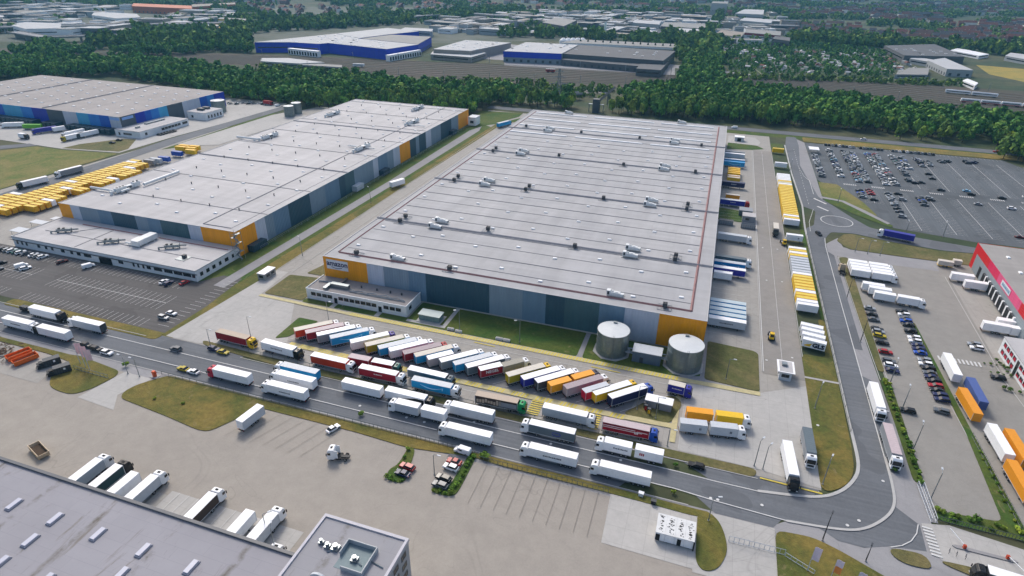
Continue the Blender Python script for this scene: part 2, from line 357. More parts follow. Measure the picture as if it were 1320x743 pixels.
sheet('pavement', [(60, -56.9), (171, -56.9), (187, -57.4), (186, -55.5), (60, -55.5)], Z2, m_pave)
sheet('entrance', [(151.4, -56.8), (170.5, -55.6), (186.5, -55.6), (184, -59.4), (172, -62), (160, -62)], Z2, m_asph)
sheet('entrance', [(154, -67), (160.6, -72.7), (174.4, -72.6), (178, -67)], Z2, m_asph)
sheet('entrance', [(181.9, -67), (189.1, -71.6), (194.7, -71.8), (200.7, -69.2), (208.7, -68.2), (209, -59.8), (204.2, -55), (200, -60)], Z2, m_asph)
sheet('entrance', [(-38, -61.2), (-38, -54.6), (3, -54.6), (5, -61.2)], Z2, m_asph)
sheet('pavement', [(193, -76), (214, -74), (200, -69.5), (209, -68), (260, -62), (260, -84), (196, -90)], Z2, m_pave)
sheet('pavement', [(209.5, -68.2), (209.5, -59), (216, -57.5), (245, -62), (245, -74), (212, -69.8)], Z3, m_conc)
# verges along the road
sheet('verge', [(-15, -54.3), (14.5, -56.2), (133, -56.2), (170.3, -56.6), (171, -53.2), (145, -53.2), (25, -53.0), (4, -52.8), (-17, -52)], Z3, m_dry, .1)
sheet('verge', [(-16.8, -87), (-18.5, -84), (-17.4, -79.8), (-14.5, -76.2), (-12, -72.8), (60, -72.8), (136, -72.8), (156, -73), (159.5, -72.9), (157, -75.4), (135, -75), (104, -75.2), (96.5, -74.5), (77, -77.2), (60, -76.4), (27, -76.5), (20, -90.2), (16.5, -90.8), (3, -89)], Z3, m_grass, .1)
sheet('verge', [(-420, -74.6), (-52, -74.6), (-49, -74), (-29, -76.2), (-27.5, -79), (-29.2, -86.5), (-32, -90.6), (-38, -90.8), (-43, -89.8), (-50, -83), (-48, -78), (-60, -76.6), (-420, -76.6)], Z3, m_grass, .1)
sheet('dock_apron', [(27.5, -111.5), (67, -111.5), (67, -124), (27.5, -124)], Z2, m_conc)
sheet('dock_apron', [(0, -113), (27.4, -113), (27.4, -124), (0, -124)], Z2, m_conc2)
sheet('paving', [(-29.5, -91), (-27, -76), (-15.5, -76), (-19, -86), (-14, -92)], Z2, m_conc)
sheet('paving', [(-90, -90), (-90, -77), (-50, -77), (-48, -90)], Z2, m_conc2)
sheet('planted_island', [(77.3, -76.9), (79.5, -76.9), (82.4, -88.6), (81.4, -90), (77.2, -89.9), (76.2, -86.4), (77.8, -84)], Z3, m_green, .1)
sheet('planted_island', [(94.6, -73.7), (96.8, -73.7), (97.0, -88.2), (95.6, -89.8), (90.4, -90), (89.8, -88.3), (94, -87.6)], Z3, m_green, .1)
sheet('parking_lane', [(89.4, -72), (94.6, -72), (94.4, -76.8), (89.2, -76.8)], Z4, m_asphN)
sheet('paving', [(134.6, -75), (135.2, -90.9), (158.5, -91.2), (175, -93), (174.6, -72.8), (156, -73)], Z2, m_conc)
sheet('paving', [(153, -72.9), (156.4, -92), (174.5, -92), (174.7, -72.9)], Z3-.01, m_conc)
sheet('verge', [(156.4, -73.3), (159, -72.8), (161.6, -75), (163.2, -79), (163.9, -83.8), (162.2, -88.8), (160.2, -90.6), (158.2, -90.8), (156.8, -88.6)], Z4, m_grass, .1)
sheet('verge', [(174.8, -73.4), (183.3, -72.7), (188.8, -74.6), (200, -80), (214, -92), (214, -120), (174.6, -120)], Z4, m_grass, .1)
sheet('verge', [(200.2, -70.6), (201.8, -69.6), (208.2, -69.3), (208.9, -73.4), (203.6, -73.8), (201, -72.6)], Z4, m_dry, .1)
sheet('verge', [(211, -69.9), (218.9, -69.6), (223, -71.5), (219.5, -73), (211.9, -71)], Z4, m_dry, .1)
sheet('verge', [(187, 12), (186.9, -54.6), (188.6, -55.6), (192.2, -52.8), (194.8, -49.2), (196.3, -44.2), (196.9, -35.4), (197.2, 0), (197.3, 40), (195, 40), (195, 12)], Z3, m_grass, .1)
sheet('path', [(186.9, -3.4), (197.4, -3.4), (197.4, -2.4), (186.9, -2.4)], Z5+.09, m_conc)
sheet('verge', [(196, 40), (197.3, 40), (197.4, 170), (196.4, 172), (195.4, 150)], Z3, m_green, .1)
# hall front lawn, parking field, yellow markings
sheet('lawn', [(16, -16.2), (111.8, -16.6), (112, -.2), (44.8, -.2), (44.8, -13), (16, -13)], Z2, m_green)
sheet('lawn', [(113.8, -16.8), (153.5, -18), (153.8, 8), (153.3, 8), (153.2, -.2), (113.5, -.2)], Z2, m_green)
sheet('lawn', [(-1, -13), (16, -13), (16, -16.2), (-1, -16.2)], Z2, m_green)
sheet('lawn', [(155, -15.2), (172.4, -16.4), (172.4, 6.5), (171, 8), (155, 9.2)], Z3, m_dry, .08)
sheet('lawn', [(-19.4, -15.4), (-1.2, -15.4), (-1.2, 2), (-3, 4.2), (-19.7, 2.2)], Z3, m_dry, .08)
sheet('lawn', [(-14, 6), (-.6, 6), (-.6, 22), (-9, 26)], Z3, m_dry, .08)
sheet('lawn', [(6.2, -42.4), (5.6, -27), (14.3, -27), (10.0, -40.1)], Z3, m_green, .08)
sheet('truck_bays', [(12, -42.6), (26, -27.6), (136, -27.6), (133.6, -43.5)], Z2, m_park)
sheet('yard_lane', [(22, -27.6), (20, -18.8), (148, -19.2), (150, -27.6)], Z2, m_conc2)
sheet('verge', [(132, -42.2), (139.5, -32), (146.5, -27.5), (149.3, -31), (146.5, -42)], Z3, m_dry, .1)
sheet('pale_yard', [(149.6, -52.6), (149.6, -19.5), (172.6, -16.8), (187, -8), (187, -55), (171.5, -53)], Z2, m_conc)
sheet('pale_yard', [(-31.5, -54.2), (-17, -54.2), (12, -43), (-3, -18), (-20, -18), (-22, 4), (-28, 4)], Z2, m_conc)
sheet('service_road', [(173.6, -5), (186.9, -5), (187.2, 150), (186.9, 292), (173.2, 292), (173.4, 150)], Z2, mat('service road paving', '#96928d', .88, kind='yard', col2='#8b8883'))
sheet('path', [(111.9, -17), (113.6, -17), (113.6, -.2), (111.9, -.2)], Z3+.01, m_pave)
sheet('path', [(44.9, -15.4), (61, -15.4), (61, -13.8), (44.9, -13.8)], Z3+.01, m_conc)
sheet('path', [(59.4, -13.7), (61, -13.7), (61, -.3), (59.4, -.3)], Z3+.01, m_conc)
sheet('tank_apron', [(140.6, -18.4), (146, -19.2), (155.4, -17), (155.4, 3), (154, 3), (154, -14)], Z3+.01, m_pave)
# north part
sheet('lawn', [(155.5, 288), (155.9, 307.6), (177, 306), (182.2, 297.5), (172.8, 292)], Z3, m_green)
sheet('lawn', [(187.2, 294.5), (187.2, 317), (196, 318), (196, 298)], Z3, m_green)
sheet('side_yard', [(155.6, 308), (156, 331), (176, 332), (180, 318), (178, 307)], Z2, m_conc)
sheet('lawn', [(-60, 292), (-60, 340), (-22, 345), (-21, 330), (-29, 308), (-31, 296), (-40, 286), (-44, 282)], Z4, m_green)
sheet('lawn', [(-27, 305), (-9, 312), (-15, 330), (-20, 322)], Z4, m_green)
m_asphr = m_asph
sheet('north_road', [(-60, 352), (150, 352), (365, 349), (700, 344), (700, 356), (365, 361), (150, 364), (-60, 364)], Z3, m_asph)
sheet('verge', [(150, 340), (365, 338), (365, 348.6), (150, 351)], Z2, m_green)
sheet('verge', [(212, 332), (362, 332), (372, 346), (212, 347)], Z3, mat('dry bank', '#8a7638', .95, kind='grass', col2='#6a6634'), .1)
# east car park
lot = [(212.6, 330), (345, 330), (352, 312), (520, 300), (520, 150), (290, 151), (279, 150.5), (243, 157), (240.6, 168), (232, 182), (225, 197), (212.6, 233)]
sheet('car_park', lot, Z2, m_lot)
sheet('pavement', [(205, 237), (203.2, 262), (206.8, 318), (206.8, 340), (212.4, 330), (212.4, 233), (212, 193), (209.6, 190), (209.5, 197)], Z2, m_pave)
sheet('lawn', [(212.8, 227), (212, 199), (215, 196), (232, 180.5), (235, 172), (238, 174), (234, 195), (223.5, 226)], Z4, m_field)
sheet('lawn', [(213, 189), (225, 173.5), (231, 166.8), (241.5, 157), (243.5, 160), (233, 175), (222.5, 190), (213.5, 194)], Z4, m_green)
sheet('path', [(211, 194.5), (222, 191.5), (231, 177), (240.8, 161.5), (242.5, 163.5), (233, 180), (223.5, 194), (212, 197.5)], Z5, m_pave)
sheet('verge', [(211.8, 128), (216.8, 138.6), (221, 139.8), (238, 135), (258, 131.5), (279, 134), (300, 141), (306, 128), (300, 118.5), (266, 117.8), (240, 117.6), (216, 118.4)], Z3, m_dry, .1)
sheet('verge', [(213, 131), (217.4, 137.6), (221, 138.8), (238, 133.6), (250, 131), (249, 126), (222, 127)], Z3+.11, m_green)
sheet('verge', [(281, 142.5), (283, 150), (308, 150), (308, 136), (290, 138)], Z3, m_green, .1)
sheet('roundabout_island', [(215.3+7.6*math.cos(a*R(15)), 156.6+7.6*math.sin(a*R(15))) for a in range(24)], Z4, m_asphN)
# red hall yard
sheet('east_yard', [(209.9, 107), (214, 118), (300, 118), (300, -58), (231, -56), (213.4, -52), (212.6, 10)], Z1+.005, m_yard2)
sheet('dock_apron', [(254.5, 99.5), (263, 101), (268, 100), (268, 20), (251.6, 20)], Z2, m_conc2)
sheet('verge', [(210.2, 106), (214.4, 107.6), (214.1, 84), (213.4, 40), (213.2, 9.4), (211.2, 9.4), (210.4, 40)], Z3, m_dry, .1)
sheet('verge', [(211.0, 4.4), (213.9, 4.2), (213.6, -25), (213.4, -44), (210.9, -44)], Z3, m_green, .1)
sheet('verge', [(229.4, 50), (230.6, 50), (232.2, -18), (233.6, -57.6), (230.6, -57), (213.6, -56.6), (213.8, -53.4), (229, -52), (230.2, -18)], Z3, m_green, .1)
sheet('path', [(211.2, -44), (213.4, -44), (213.5, -57.8), (211.8, -57.8)], Z3+.01, m_pave)
# west side
sheet('west_road', [(-233, -60), (-222, -60), (-224, 80), (-226, 120), (-228, 160), (-226, 290), (-236, 290), (-241, 160), (-238, 122), (-236, 60)], Z3, m_asph)
sheet('meadow', [(-430, 20), (-243.5, 20), (-243, 90), (-242.5, 116.5), (-288, 110), (-311, 110.2), (-323, 93), (-430, 60)], Z3, m_field)
sheet('blue_hall_yard', [(-520, 118), (-288, 112), (-244, 119), (-243, 165), (-234, 275), (-240, 300), (-300, 300), (-520, 290)], Z2, m_conc)
sheet('west_road', [(-520, 60), (-430, 66), (-330, 92), (-312, 112), (-322, 114), (-340, 98), (-430, 80), (-520, 76)], Z3+.01, m_asph)
sheet('lawn', [(-290, 113), (-246, 120.5), (-246, 128), (-262, 150), (-272, 148), (-288, 126)], Z3+.01, m_dry)
sheet('lawn', [(-224, 135), (-226, 200), (-228, 262), (-219, 258), (-214, 200), (-214, 150)], Z3+.01, m_green)
sheet('parking_bays', [(-224, 150), (-214, 150), (-196, 160), (-190, 262), (-216, 272), (-222, 255)], Z4, m_conc)
# railway land, clearing, fields
def gp(*q): return [G(*p) for p in q]
sheet('railway_ground', gp((-200, 82), (190, 76), (330, 86), (560, 104), (760, 112), (1000, 116), (1320, 154), (1600, 190), (1600, 150), (1320, 118), (1160, 108), (1010, 102), (870, 98), (640, 84), (470, 76), (330, 70), (100, 64), (-200, 60)), .03, m_rail)
sheet('field', gp((1258, 84), (1400, 96), (1500, 116), (1330, 108), (1275, 96)), .04, m_straw)
sheet('clearing', gp((745, 113), (782, 113), (786, 121), (744, 120)), .06, m_conc2)
sheet('paved_lot', gp((560, 72), (650, 78), (650, 90), (870, 97), (870, 88), (1000, 100), (640, 55), (600, 58)), .05, m_pave)
sheet('town_ground', gp((-300, 50), (330, 58), (620, 55), (900, 45), (1010, 58), (1010, 20), (600, 10), (-300, 8)), .02, mat('town lots', '#64675f', .9, kind='yard', col2='#3c4a34'))
#sheet('motorway', gp((-200, 36), (250, 33), (440, 33), (520, 26), (560, 24), (560, 26), (520, 29), (440, 36.5), (250, 38), (-200, 44)), 6, m_pave, .5)
# ------------------------------------------------------------------ painted markings (one structure object per kind)
def strip(mb, pts, w_, z=.115):
    for (a, b) in zip(pts[:-1], pts[1:]):
        a = Vector((*a, 0)); b = Vector((*b, 0)); d = (b-a).normalized(); n = Vector((-d.y, d.x, 0))*w_/2
        zz = .2+z*.12+(len(mb.f) % 7)*.0006
        mb.add([(p.x, p.y, zz) for p in (a-n, b-n, b+n, a+n)], [(0, 1, 2, 3)])
lines = MB()
strip(lines, [(-420, -61.1), (150, -61.3), (160, -61.6), (171.6, -61.5), (184.4, -58.8)], .28)
strip(lines, [(-420, -67.6), (150, -67.8), (161, -68.7), (177.6, -69.4), (181.9, -69.0)], .28)
strip(lines, [(205.1, -48), (205.4, 60), (205.8, 118), (206.6, 129)], .28)
strip(lines, [(200.7, -69.6), (203.4, -68.2), (205.8, -66), (207.6, -63), (208.6, -59.8)], .22)
cen = (215.3, 156.6)
strip(lines, [(cen[0]+7.9*math.cos(R(a)), cen[1]+7.9*math.sin(R(a))) for a in range(0, 361, 12)], .45, .14)
for k in range(24): strip(lines, [(203.2, 180+k*5.6), (203.2, 182.6+k*5.6)], .15, .12) if k < 23 else None
strip(lines, [(205, 236), (203.2, 258)], .15, .12); strip(lines, [(207.6, 200), (207.6, 228), (205, 236)], .25, .12)
for a0, a1 in (((207, 192), (213, 184)), ((207.6, 178), (212.8, 172))):
    strip(lines, [a0, a1], 1.2, .125)
strip(lines, [(205, 172), (201, 150), (200.4, 136)], .2, .125)
# yard lines
strip(lines, [(22, -22.4), (148, -22.4)], .12, .09); strip(lines, [(173.9, -4), (173.9, 290)], .25, .125); strip(lines, [(180.2, -4), (180.2, 290)], .12, .125)
strip(lines, [(-4, -47.2), (134, -47.4)], .1, .08)
for k in range(28): strip(lines, [(11.2+k*4.62, -41.6), (24.4+k*4.62, -28.4)], .14, .09)
for k in range(34): strip(lines, [(-12.5, 14+k*8.4), (-12.5, 17+k*8.4)], .16, .09)
# north car rows of west car park
def bays(mb, x0, x1, y0, y1, n, z=.115, spine=None, w_=.12, along='x'):
    for i in range(n+1):
        t = i/n
        if along == 'x': strip(mb, [(x0+(x1-x0)*t, y0), (x0+(x1-x0)*t, y1)], w_, z)
        else: strip(mb, [(x0, y0+(y1-y0)*t), (x1, y0+(y1-y0)*t)], w_, z)
    if spine is not None:
        strip(mb, [(x0, spine), (x1, spine)] if along == 'x' else [(spine, y0), (spine, y1)], w_*1.6, z+.002)
bays(lines, -158, -120, -24.6, -18.6, 15); bays(lines, -117, -55, -24.6, -18.6, 25); bays(lines, -206, -160, -24.6, -18.6, 18)
bays(lines, -108, -50, -40.8, -35.4, 23, spine=-35.4); bays(lines, -108, -50, -35.1, -30, 23)
bays(lines, -168, -122, -40.8, -35.4, 18, spine=-35.4); bays(lines, -168, -122, -35.1, -30, 18)
bays(lines, -107, -46, -52.4, -47.2, 24); bays(lines, -168, -118, -52.4, -47.2, 20)
bays(lines, -40.4, -35.2, -49, -12, 14, along='y')
# truck bays south yard
dark = MB()
for k in range(7): strip(dark, [(30.5+k*4.2, -77), (25.6+k*4.2, -90)], .1, .06)
for k in range(10): strip(dark, [(100.7+k*3.42, -75.6), (100.8+k*3.42, -90.4)], .1, .06)
tag(ob('road_markings', dark, mats=(mat('dark joint', '#857f77', .9),)), None, kind='structure')
for k in range(9): strip(lines, [(30+k*2.9, -111.5), (30+k*2.9, -123.3)], .12, .075)
# big car park: module 16 m, two rows of bays back to back
for ci in range(18):
    xs = 240.4+16*(ci-0)
    if ci > 11: break
    for (ya, yb) in ((236, 314), (158, 221)):
        if xs < 255 and yb < 230 and ci == 0: ya = 196
        strip(lines, [(xs, ya), (xs, yb)], .22, .115)
        n = int((yb-ya)/2.5)
        for sx in (-5.2, 0): bays(lines, xs+sx, xs+sx+5.2, ya, yb, n, along='y', w_=.09)
for ya, yb in ((240, 296), (244, 313)): bays(lines, 213.6, 218.8, ya, yb, int((yb-ya)/2.5), along='y', w_=.09)
bays(lines, 225, 231, 243, 313, 28, along='y', w_=.09)
bays(lines, 226, 343, 324.6, 329.8, 46, w_=.09)
for k in range(7):
    for q in range(7): strip(lines, [(228+k*16+q*1.1, 227), (228+k*16+q*1.1, 229.6)], .5, .118)
for q in range(11): strip(lines, [(233.2+q*1.25, 24.2), (233.2+q*1.25, 27.2)], .6, .1)
for q in range(9): strip(lines, [(209.3+.02*q, -60.2-q*1.05), (211.6+.02*q, -60.4-q*1.05)], .5, .14)
strip(lines, [(253, 100), (250.6, 18), (252.6, -10)], .14, .09)
for q in range(3): bays(lines, 229.5+0*q, 224.4, -8, 46, 21, along='y', w_=.06, z=.07) if q == 0 else None
for k in range(30): strip(lines, [(154.6, 16+k*4.2+(k > 14)*60), (167.6, 16.2+k*4.2+(k > 14)*60)], .1, .06)
tag(ob('road_markings', lines, mats=(m_line,)), None, kind='structure')
yel = MB()

for k in range(110): strip(yel, [(23+k*1.13, -19.2), (23+k*1.13+.35, -17.1)], .5, .11)
for k in range(106): strip(yel, [(13.6+k*1.13, -44.8), (13.6+k*1.13+.5, -42.6)], .5, .115)
for k in range(7): strip(yel, [(104.3, -45.3-k*1.05), (108, -45.3-k*1.05)], .5, .1); strip(yel, [(123.4, -45.6-k*1.05), (126.4, -45.6-k*1.05)], .5, .1)
strip(yel, [(171.6, -56.3), (187, -56.9)], .5, .2); strip(yel, [(75, -20.4), (83, -20.7)], .4, .1); strip(yel, [(118, -21), (128, -21.3)], .4, .1)
tag(ob('road_markings', yel, mats=(m_yel,)), None, kind='structure')
fad = MB()
strip(fad, [(-20, -17.3), (21, -18.2)], 1.8, .1); strip(fad, [(21, -18.1), (150, -18.15)], 2.3, .095); strip(fad, [(149, -18.2), (172.5, -17.6)], 2.2, .1); strip(fad, [(147.6, -20), (147.8, -50)], 1.6, .1); strip(fad, [(133, -43.4), (148, -42.8)], 2.2, .1)
strip(fad, [(13.5, -43.7), (133, -43.7)], 2.4, .098)
tag(ob('road_markings', fad, mats=(m_yelp,)), None, kind='structure')
kb = MB()
def arc(pts, n=5):
    out = []
    P_ = [Vector(p) for p in pts]; P_ = [P_[0]]+P_+[P_[-1]]
    for i in range(1, len(P_)-2):
        for k in range(n):
            t = k/n; a, b, c, d = P_[i-1:i+3]; out.append(tuple(.5*((2*b)+(c-a)*t+(2*a-5*b+4*c-d)*t*t+(3*b-a-3*c+d)*t**3)))
    return out+[tuple(P_[-1])]
strip(kb, arc([(171, -61.4), (184.4, -58.8), (191.1, -54.8), (195.7, -48.4), (197.7, -41.6), (197.9, -30)]), .9, .16)
strip(kb, arc([(177.6, -69.4), (189.5, -67.9), (195.6, -65.6), (201.1, -60.3), (204.1, -54.9), (205.1, -48), (205.3, -36)]), .7, .16)
strip(kb, [(197.9, -30), (197.9, 0), (198.1, 140), (199.5, 176), (197.7, 240), (197.4, 316)], .9, .15)
for pl in ([(210.2, 106), (210.3, 40), (210.9, 4)], [(213.6, -25), (213.2, 9), (213.5, 60), (214.4, 107)], [(229.3, 50), (229.2, 4), (231.6, -50)], [(-420, -56.7), (-38, -56.7)], [(3, -56.6), (171, -56.8)], [(-420, -72.3), (154, -72.3)],
           [(173.4, -4), (173.2, 290)], [(187.2, 10), (187.0, 290)], [(-20.6, 4), (-20.4, 290)], [(-28, 4), (-28, 285)]):
    strip(kb, pl, .22, .135)
tag(ob('kerbs', kb, mats=(m_kerb,)), None, kind='structure')

# ------------------------------------------------------------------ wall panel colours
def pan(h): return mat('panel '+h, h, .5, kind='clad')
cO, cL, cM, cB, cD, cT = pan('#f29f08'), pan('#bcc4d2'), pan('#7f93a3'), pan('#68859c'), pan('#2f5162'), pan('#40626c')
m_roofC = mat('membrane roof warm', '#b0b0b1', .8, kind='roof', col2='#a1a2a5'); m_roofL = mat('membrane roof light', '#bfbdbd', .8, kind='roof', col2='#b3b2b3')
m_roofB = mat('membrane roof taupe', '#9c9795', .8, kind='roof'); m_trim = mat('parapet trim', '#6a6f74', .5); m_red = mat('red roof strip', '#94706e', .8, .2)
m_seam = mat('roof seam', '#868588', .8, .2); m_sky = mat('skylight plastic', '#f3f5f6', .3); m_oldroof = mat('old grey roof', '#9d9ca2', .8, kind='oldroof')
m_wallw = mat('render white', '#dfe3e6', .75, .08); m_frame = mat('window frame', '#4a5055', .4); m_door = mat('shutter', '#3a4046', .5)
def panel_wall(parent, name, breaks, cols, h, base, axis='x', fixed=0., out=-1, t=.18):
    """one wall skin made of vertical colour fields; axis: direction it runs along; out: side it faces"""
    mb = MB(); ms = []
    for a, b, c in zip(breaks[:-1], breaks[1:], cols):
        if c not in ms: ms.append(c)
        i = ms.index(c); lo, hi = sorted((fixed, fixed+out*t))
        if axis == 'x': mb.box(a, b, lo, hi, base, h, i)
        else: mb.box(lo, hi, a, b, base, h, i)
    return ob(name, mb, parent, ms)
def window(parent, x, y, z, w_, h, face='-y', name='window', bars=1):
    """frame with dark pane and a mullion, a part of its building"""
    f = MB(); t = .12
    f.box(-w_/2, w_/2, -.10, 0, -h/2, -h/2+t); f.box(-w_/2, w_/2, -.10, 0, h/2-t, h/2)
    f.box(-w_/2, -w_/2+t, -.099, 0, -h/2+t, h/2-t); f.box(w_/2-t, w_/2, -.099, 0, -h/2+t, h/2-t)
    for b in range(bars): xx = -w_/2+w_*(b+1)/(bars+1); f.box(xx-.04, xx+.04, -.098, -.01, -h/2+t, h/2-t)
    k = ('win', round(w_, 2), round(h, 2), bars)
    if k not in TEXTS:
        TEXTS[k] = f.mesh('window_frame', (m_frame,)); g = MB().box(-w_/2+t, w_/2-t, -.05, .01, -h/2+t, h/2-t); TEXTS[(k, 'g')] = g.mesh('pane', (glass,))
    o = ob(name, TEXTS[k], parent, loc=(x, y, z)); o.rotation_euler.z = {'-y': 0, '+x': R(90), '-x': R(-90), '+y': R(180)}[face]
    ob('pane', TEXTS[(k, 'g')], o); return o
sk_me = MB().box(-.9, .9, -.55, .55, 0, .25).box(-.8, .8, -.46, .46, .25, .5).mesh('skylight', (m_sky,), bevel=.05)
def skylights(roof, pts, z, many=None, sc=1):
    for i, (x, y) in enumerate(pts):
        if i < 100:
            o = ob('skylight', sk_me, roof, loc=(x, y, z)); o.scale = (sc, sc, 1)
    if len(pts) > 100:
        mb = MB()
        for x, y in pts[100:]: mb.cb(x, y, z, 1.8*sc, 1.1*sc, .45)
        tag(ob('skylights', mb, roof, (m_sky,)), 'the remaining skylight domes of this roof', kind='stuff')
def seams(roof, segs, z, w_=.35, m=None, name='roof_seam'):
    mb = MB()
    for a, b in segs: 
        mb.bar((*a, z+.06), (*b, z+.06), w_)
    return ob(name, mb, roof, (m or m_seam,))
# rooftop machines
def unit_white(par, x, y, z, rz=0, L=6.2, name='air_handling_unit'):
    u = MB(); u.box(-L/2, L/2-1.4, -.85, .85, .5, 2.0); u.box(L/2-1.4, L/2, -.75, .75, .5, 1.7); u.box(-L/2-.1, -L/2+1.3, -.95, .95, .5, 2.6)
    u.bar((-L/2+2, 0, 2.0), (-L/2+2, 0, 2.5), .7); u.box(-L/2+3, -L/2+4, -.5, .5, 2.0, 2.25)
    key = ('uw', L)
    if key not in TEXTS: TEXTS[key] = u.mesh('unit', (mat('unit casing', '#dde0e0', .4, .08),), bevel=.06)
    o = ob(name, TEXTS[key], par, loc=(x, y, z)); o.rotation_euler.z = rz
    f = MB()
    for sx in (-L/2+.3, 0, L/2-.3):
        for sy in (-.7, .7): f.box(sx-.08, sx+.08, sy-.08, sy+.08, 0, .5)
    f.box(-L/2-.5, L/2+.5, -1.5, -1.42, .05, .2); f.box(-L/2-.5, L/2+.5, 1.42, 1.5, .05, .2)
    ob('unit_frame', f, o, (steel,))
    g = MB().box(L/2+.002, L/2+.05, -.6, .6, .7, 1.5); g.box(-L/2+.2, -L/2+1.0, -.98, -.955, 1.0, 2.3); ob('intake_grille', g, o, (dgrey,))
    return o
def unit_black(par, x, y, z, n=1):
    o = ob('condenser', MB().box(-.8, .8, -.7, .7, .4, 2.1), par, (dgrey,), loc=(x, y, z))
    f = MB().cyl((-.38, 0, 2.1), .33, .08, 10); f.cyl((.38, 0, 2.1), .33, .08, 10); ob('fan', f, o, (black,))
    fr = MB()
    for a in (-2.4, 2.4):
        fr.bar((a, -2.2, .1), (a, 2.2, .1), .12); fr.bar((-2.4, a*.9, .1), (2.4, a*.9, .1), .12)
    for a in (-1.2, 0, 1.2): fr.bar((a, -2.0, .12), (a, 2.0, .12), .1)
    ob('unit_frame', fr, o, (steel,)); return o
def plant_cluster(par, x, y, z, rz, kind=0):
    """long rooftop plant: body, elbow ducts, fans"""
    e = MB(); w_ = 2.6
    e.box(-7, -1, -1.2, 1.2, .6, 2.8); e.box(-1, 3.5, -1.0, 1.0, .6, 2.3); e.box(3.5, 7, -1.3, 1.3, .6, 3.0); e.cyl((-9, .4, 1.5), .55, 2.2, 10, 'x'); e.box(-9.6, -8.9, -.2, 1.0, 0.1, 2.1)
    if kind: e.cyl((0, 1.2, 1.4), .5, 8 if kind == 1 else 14, 10, 'y')
    o = ob('rooftop_plant', e, par, (mat('unit casing', '#c3c6c6'),), loc=(x, y, z)); o.rotation_euler.z = rz
    f = MB()
    for i in range(3): f.cyl((-5.8+i*1.8, -.1, 2.8), .6, .25, 12)
    f.cyl((4.6, .4, 3.0), .6, .3, 12); f.cyl((6, -.5, 3.0), .5, .5, 12); f.box(-1, 2, -1.05, -1.0, .9, 1.9); ob('fan', f, o, (dgrey,))
    s = MB()
    for i in range(8):
        for sy in (-1.6, 1.6): s.box(-7+i*2, -6.9+i*2, sy-.06, sy+.06, 0, .6)
    s.box(-8, 8, -1.66, -1.54, .5, .62); s.box(-8, 8, 1.54, 1.66, .5, .62); ob('unit_frame', s, o, (steel,))
    return o

# ------------------------------------------------------------------ central hall
H = 13.3
hallC = empty('warehouse_hall', (0, 0, 0), 0, 'largest warehouse hall, orange corners, grey blue panel front and a white rectangular sign', 'warehouse')
body = MB().box(0.2, 153, 0.2, 303, .0, H-.5); ob('wall_core', body, hallC, (cM,))
panel_wall(hallC, 'front_wall', [0, 20.4, 27.9, 39, 46.5, 73.2, 86.5, 95.6, 102.8, 115.7, 124.9, 137, 153.2], [cO, cL, cM, cB, cD, cM, cB, cD, cT, cB, cL, cO], H, 0, 'x', 0.2)
panel_wall(hallC, 'side_wall', [0.2, 7, 303], [cO, cL], H-.01, 0, 'y', 153, 1)
panel_wall(hallC, 'side_wall', [0.2, 9, 303], [cO, cL], H-.01, 0, 'y', 0.2, -1)
panel_wall(hallC, 'rear_wall', [0.2, 153], [cM], H-.02, 0, 'x', 303, 1)
pl = MB().box(-.02, 153.22, -.03, 0.02, 0, .5); ob('plinth', pl, hallC, (concm,), loc=(0, -.01, 0))
roofC = ob('roof', MB().box(.3, 152.9, .35, 302.9, H-.5, H-.12), hallC, (m_roofC,))
tr = MB(); tr.box(-.05, 153.25, -.08, .4, H-.002, H+.12); tr.box(-.05, 153.25, 302.7, 303.2, H-.002, H+.12); tr.box(-.052, .4, .4, 302.7, H-.003, H+.11); tr.box(152.8, 153.252, .4, 302.7, H-.003, H+.11)
ob('parapet', tr, hallC, (mat('parapet light', '#adafb2', .6),))
zr = H-.12
sg = []
for k in range(14): sg.append(((1, 21.7*(k+.0)+1.2), (152, 21.7*k+1.2)))
seams(roofC, [((5, 21.7*k+.3), (147, 21.7*k+.3)) for k in range(1, 14)], zr, .22)
seams(roofC, [((5, 21.7*k+11.2), (147, 21.7*k+11.2)) for k in range(0, 13)], zr, .14)
seams(roofC, [((-.2, y), (153.3, y-.2)) for y in (45.3, 109.6, 174, 238)], zr, .9, mat('expansion joint', '#98979a', .7, .2), 'expansion_joint')
seams(roofC, [((-.2, y+.9), (153.3, y+.7)) for y in (45.3, 109.6, 174, 238)], zr-.02, .35, mat('joint shadow gap', '#7a7b7e', .7), 'expansion_joint')
seams(roofC, [((147.4, 5.5), (147.4, 298)), ((4.4, 5.5), (147.4, 5.5))], zr-.04, .75, m_red, 'red_strip')
seams(roofC, [((3.8, 6), (3.8, 298))], zr-.04, .5, m_red, 'red_strip')
pts = []
for r in range(14):
    yb = 14.7+21.75*r
    if yb > 228: continue
    for x, d in ((8, 0), (25.8, 5.6), (37.6, 0), (55.4, 5.6), (73, 0), (90.7, 5.6), (108.4, 0), (126.2, 5.6), (143.2, 0)):
        if (r % 3 == 0) and x == 25.8: continue
        pts.append((x, yb-d))
skylights(roofC, pts[:100], zr, sc=1.0)
st = MB()
for yv in (227.5, 249.7, 271, 293):
    for xa, xb in ((5, 46.8), (53, 99.6), (105, 143.5)): ob('strip_skylight', MB().box(xa, xb, yv-.75, yv+.75, zr, zr+.55).mesh('strip_skylight', (m_sky,), bevel=.15), roofC)
for yv in (47, 111, 175, 239):
    for xa in (31, 120): unit_white(roofC, xa, yv+3.4, zr); unit_white(roofC, xa, yv-3.9, zr)
for xa in (31, 120): unit_white(roofC, xa, 7, zr); unit_white(roofC, xa, 299, zr)
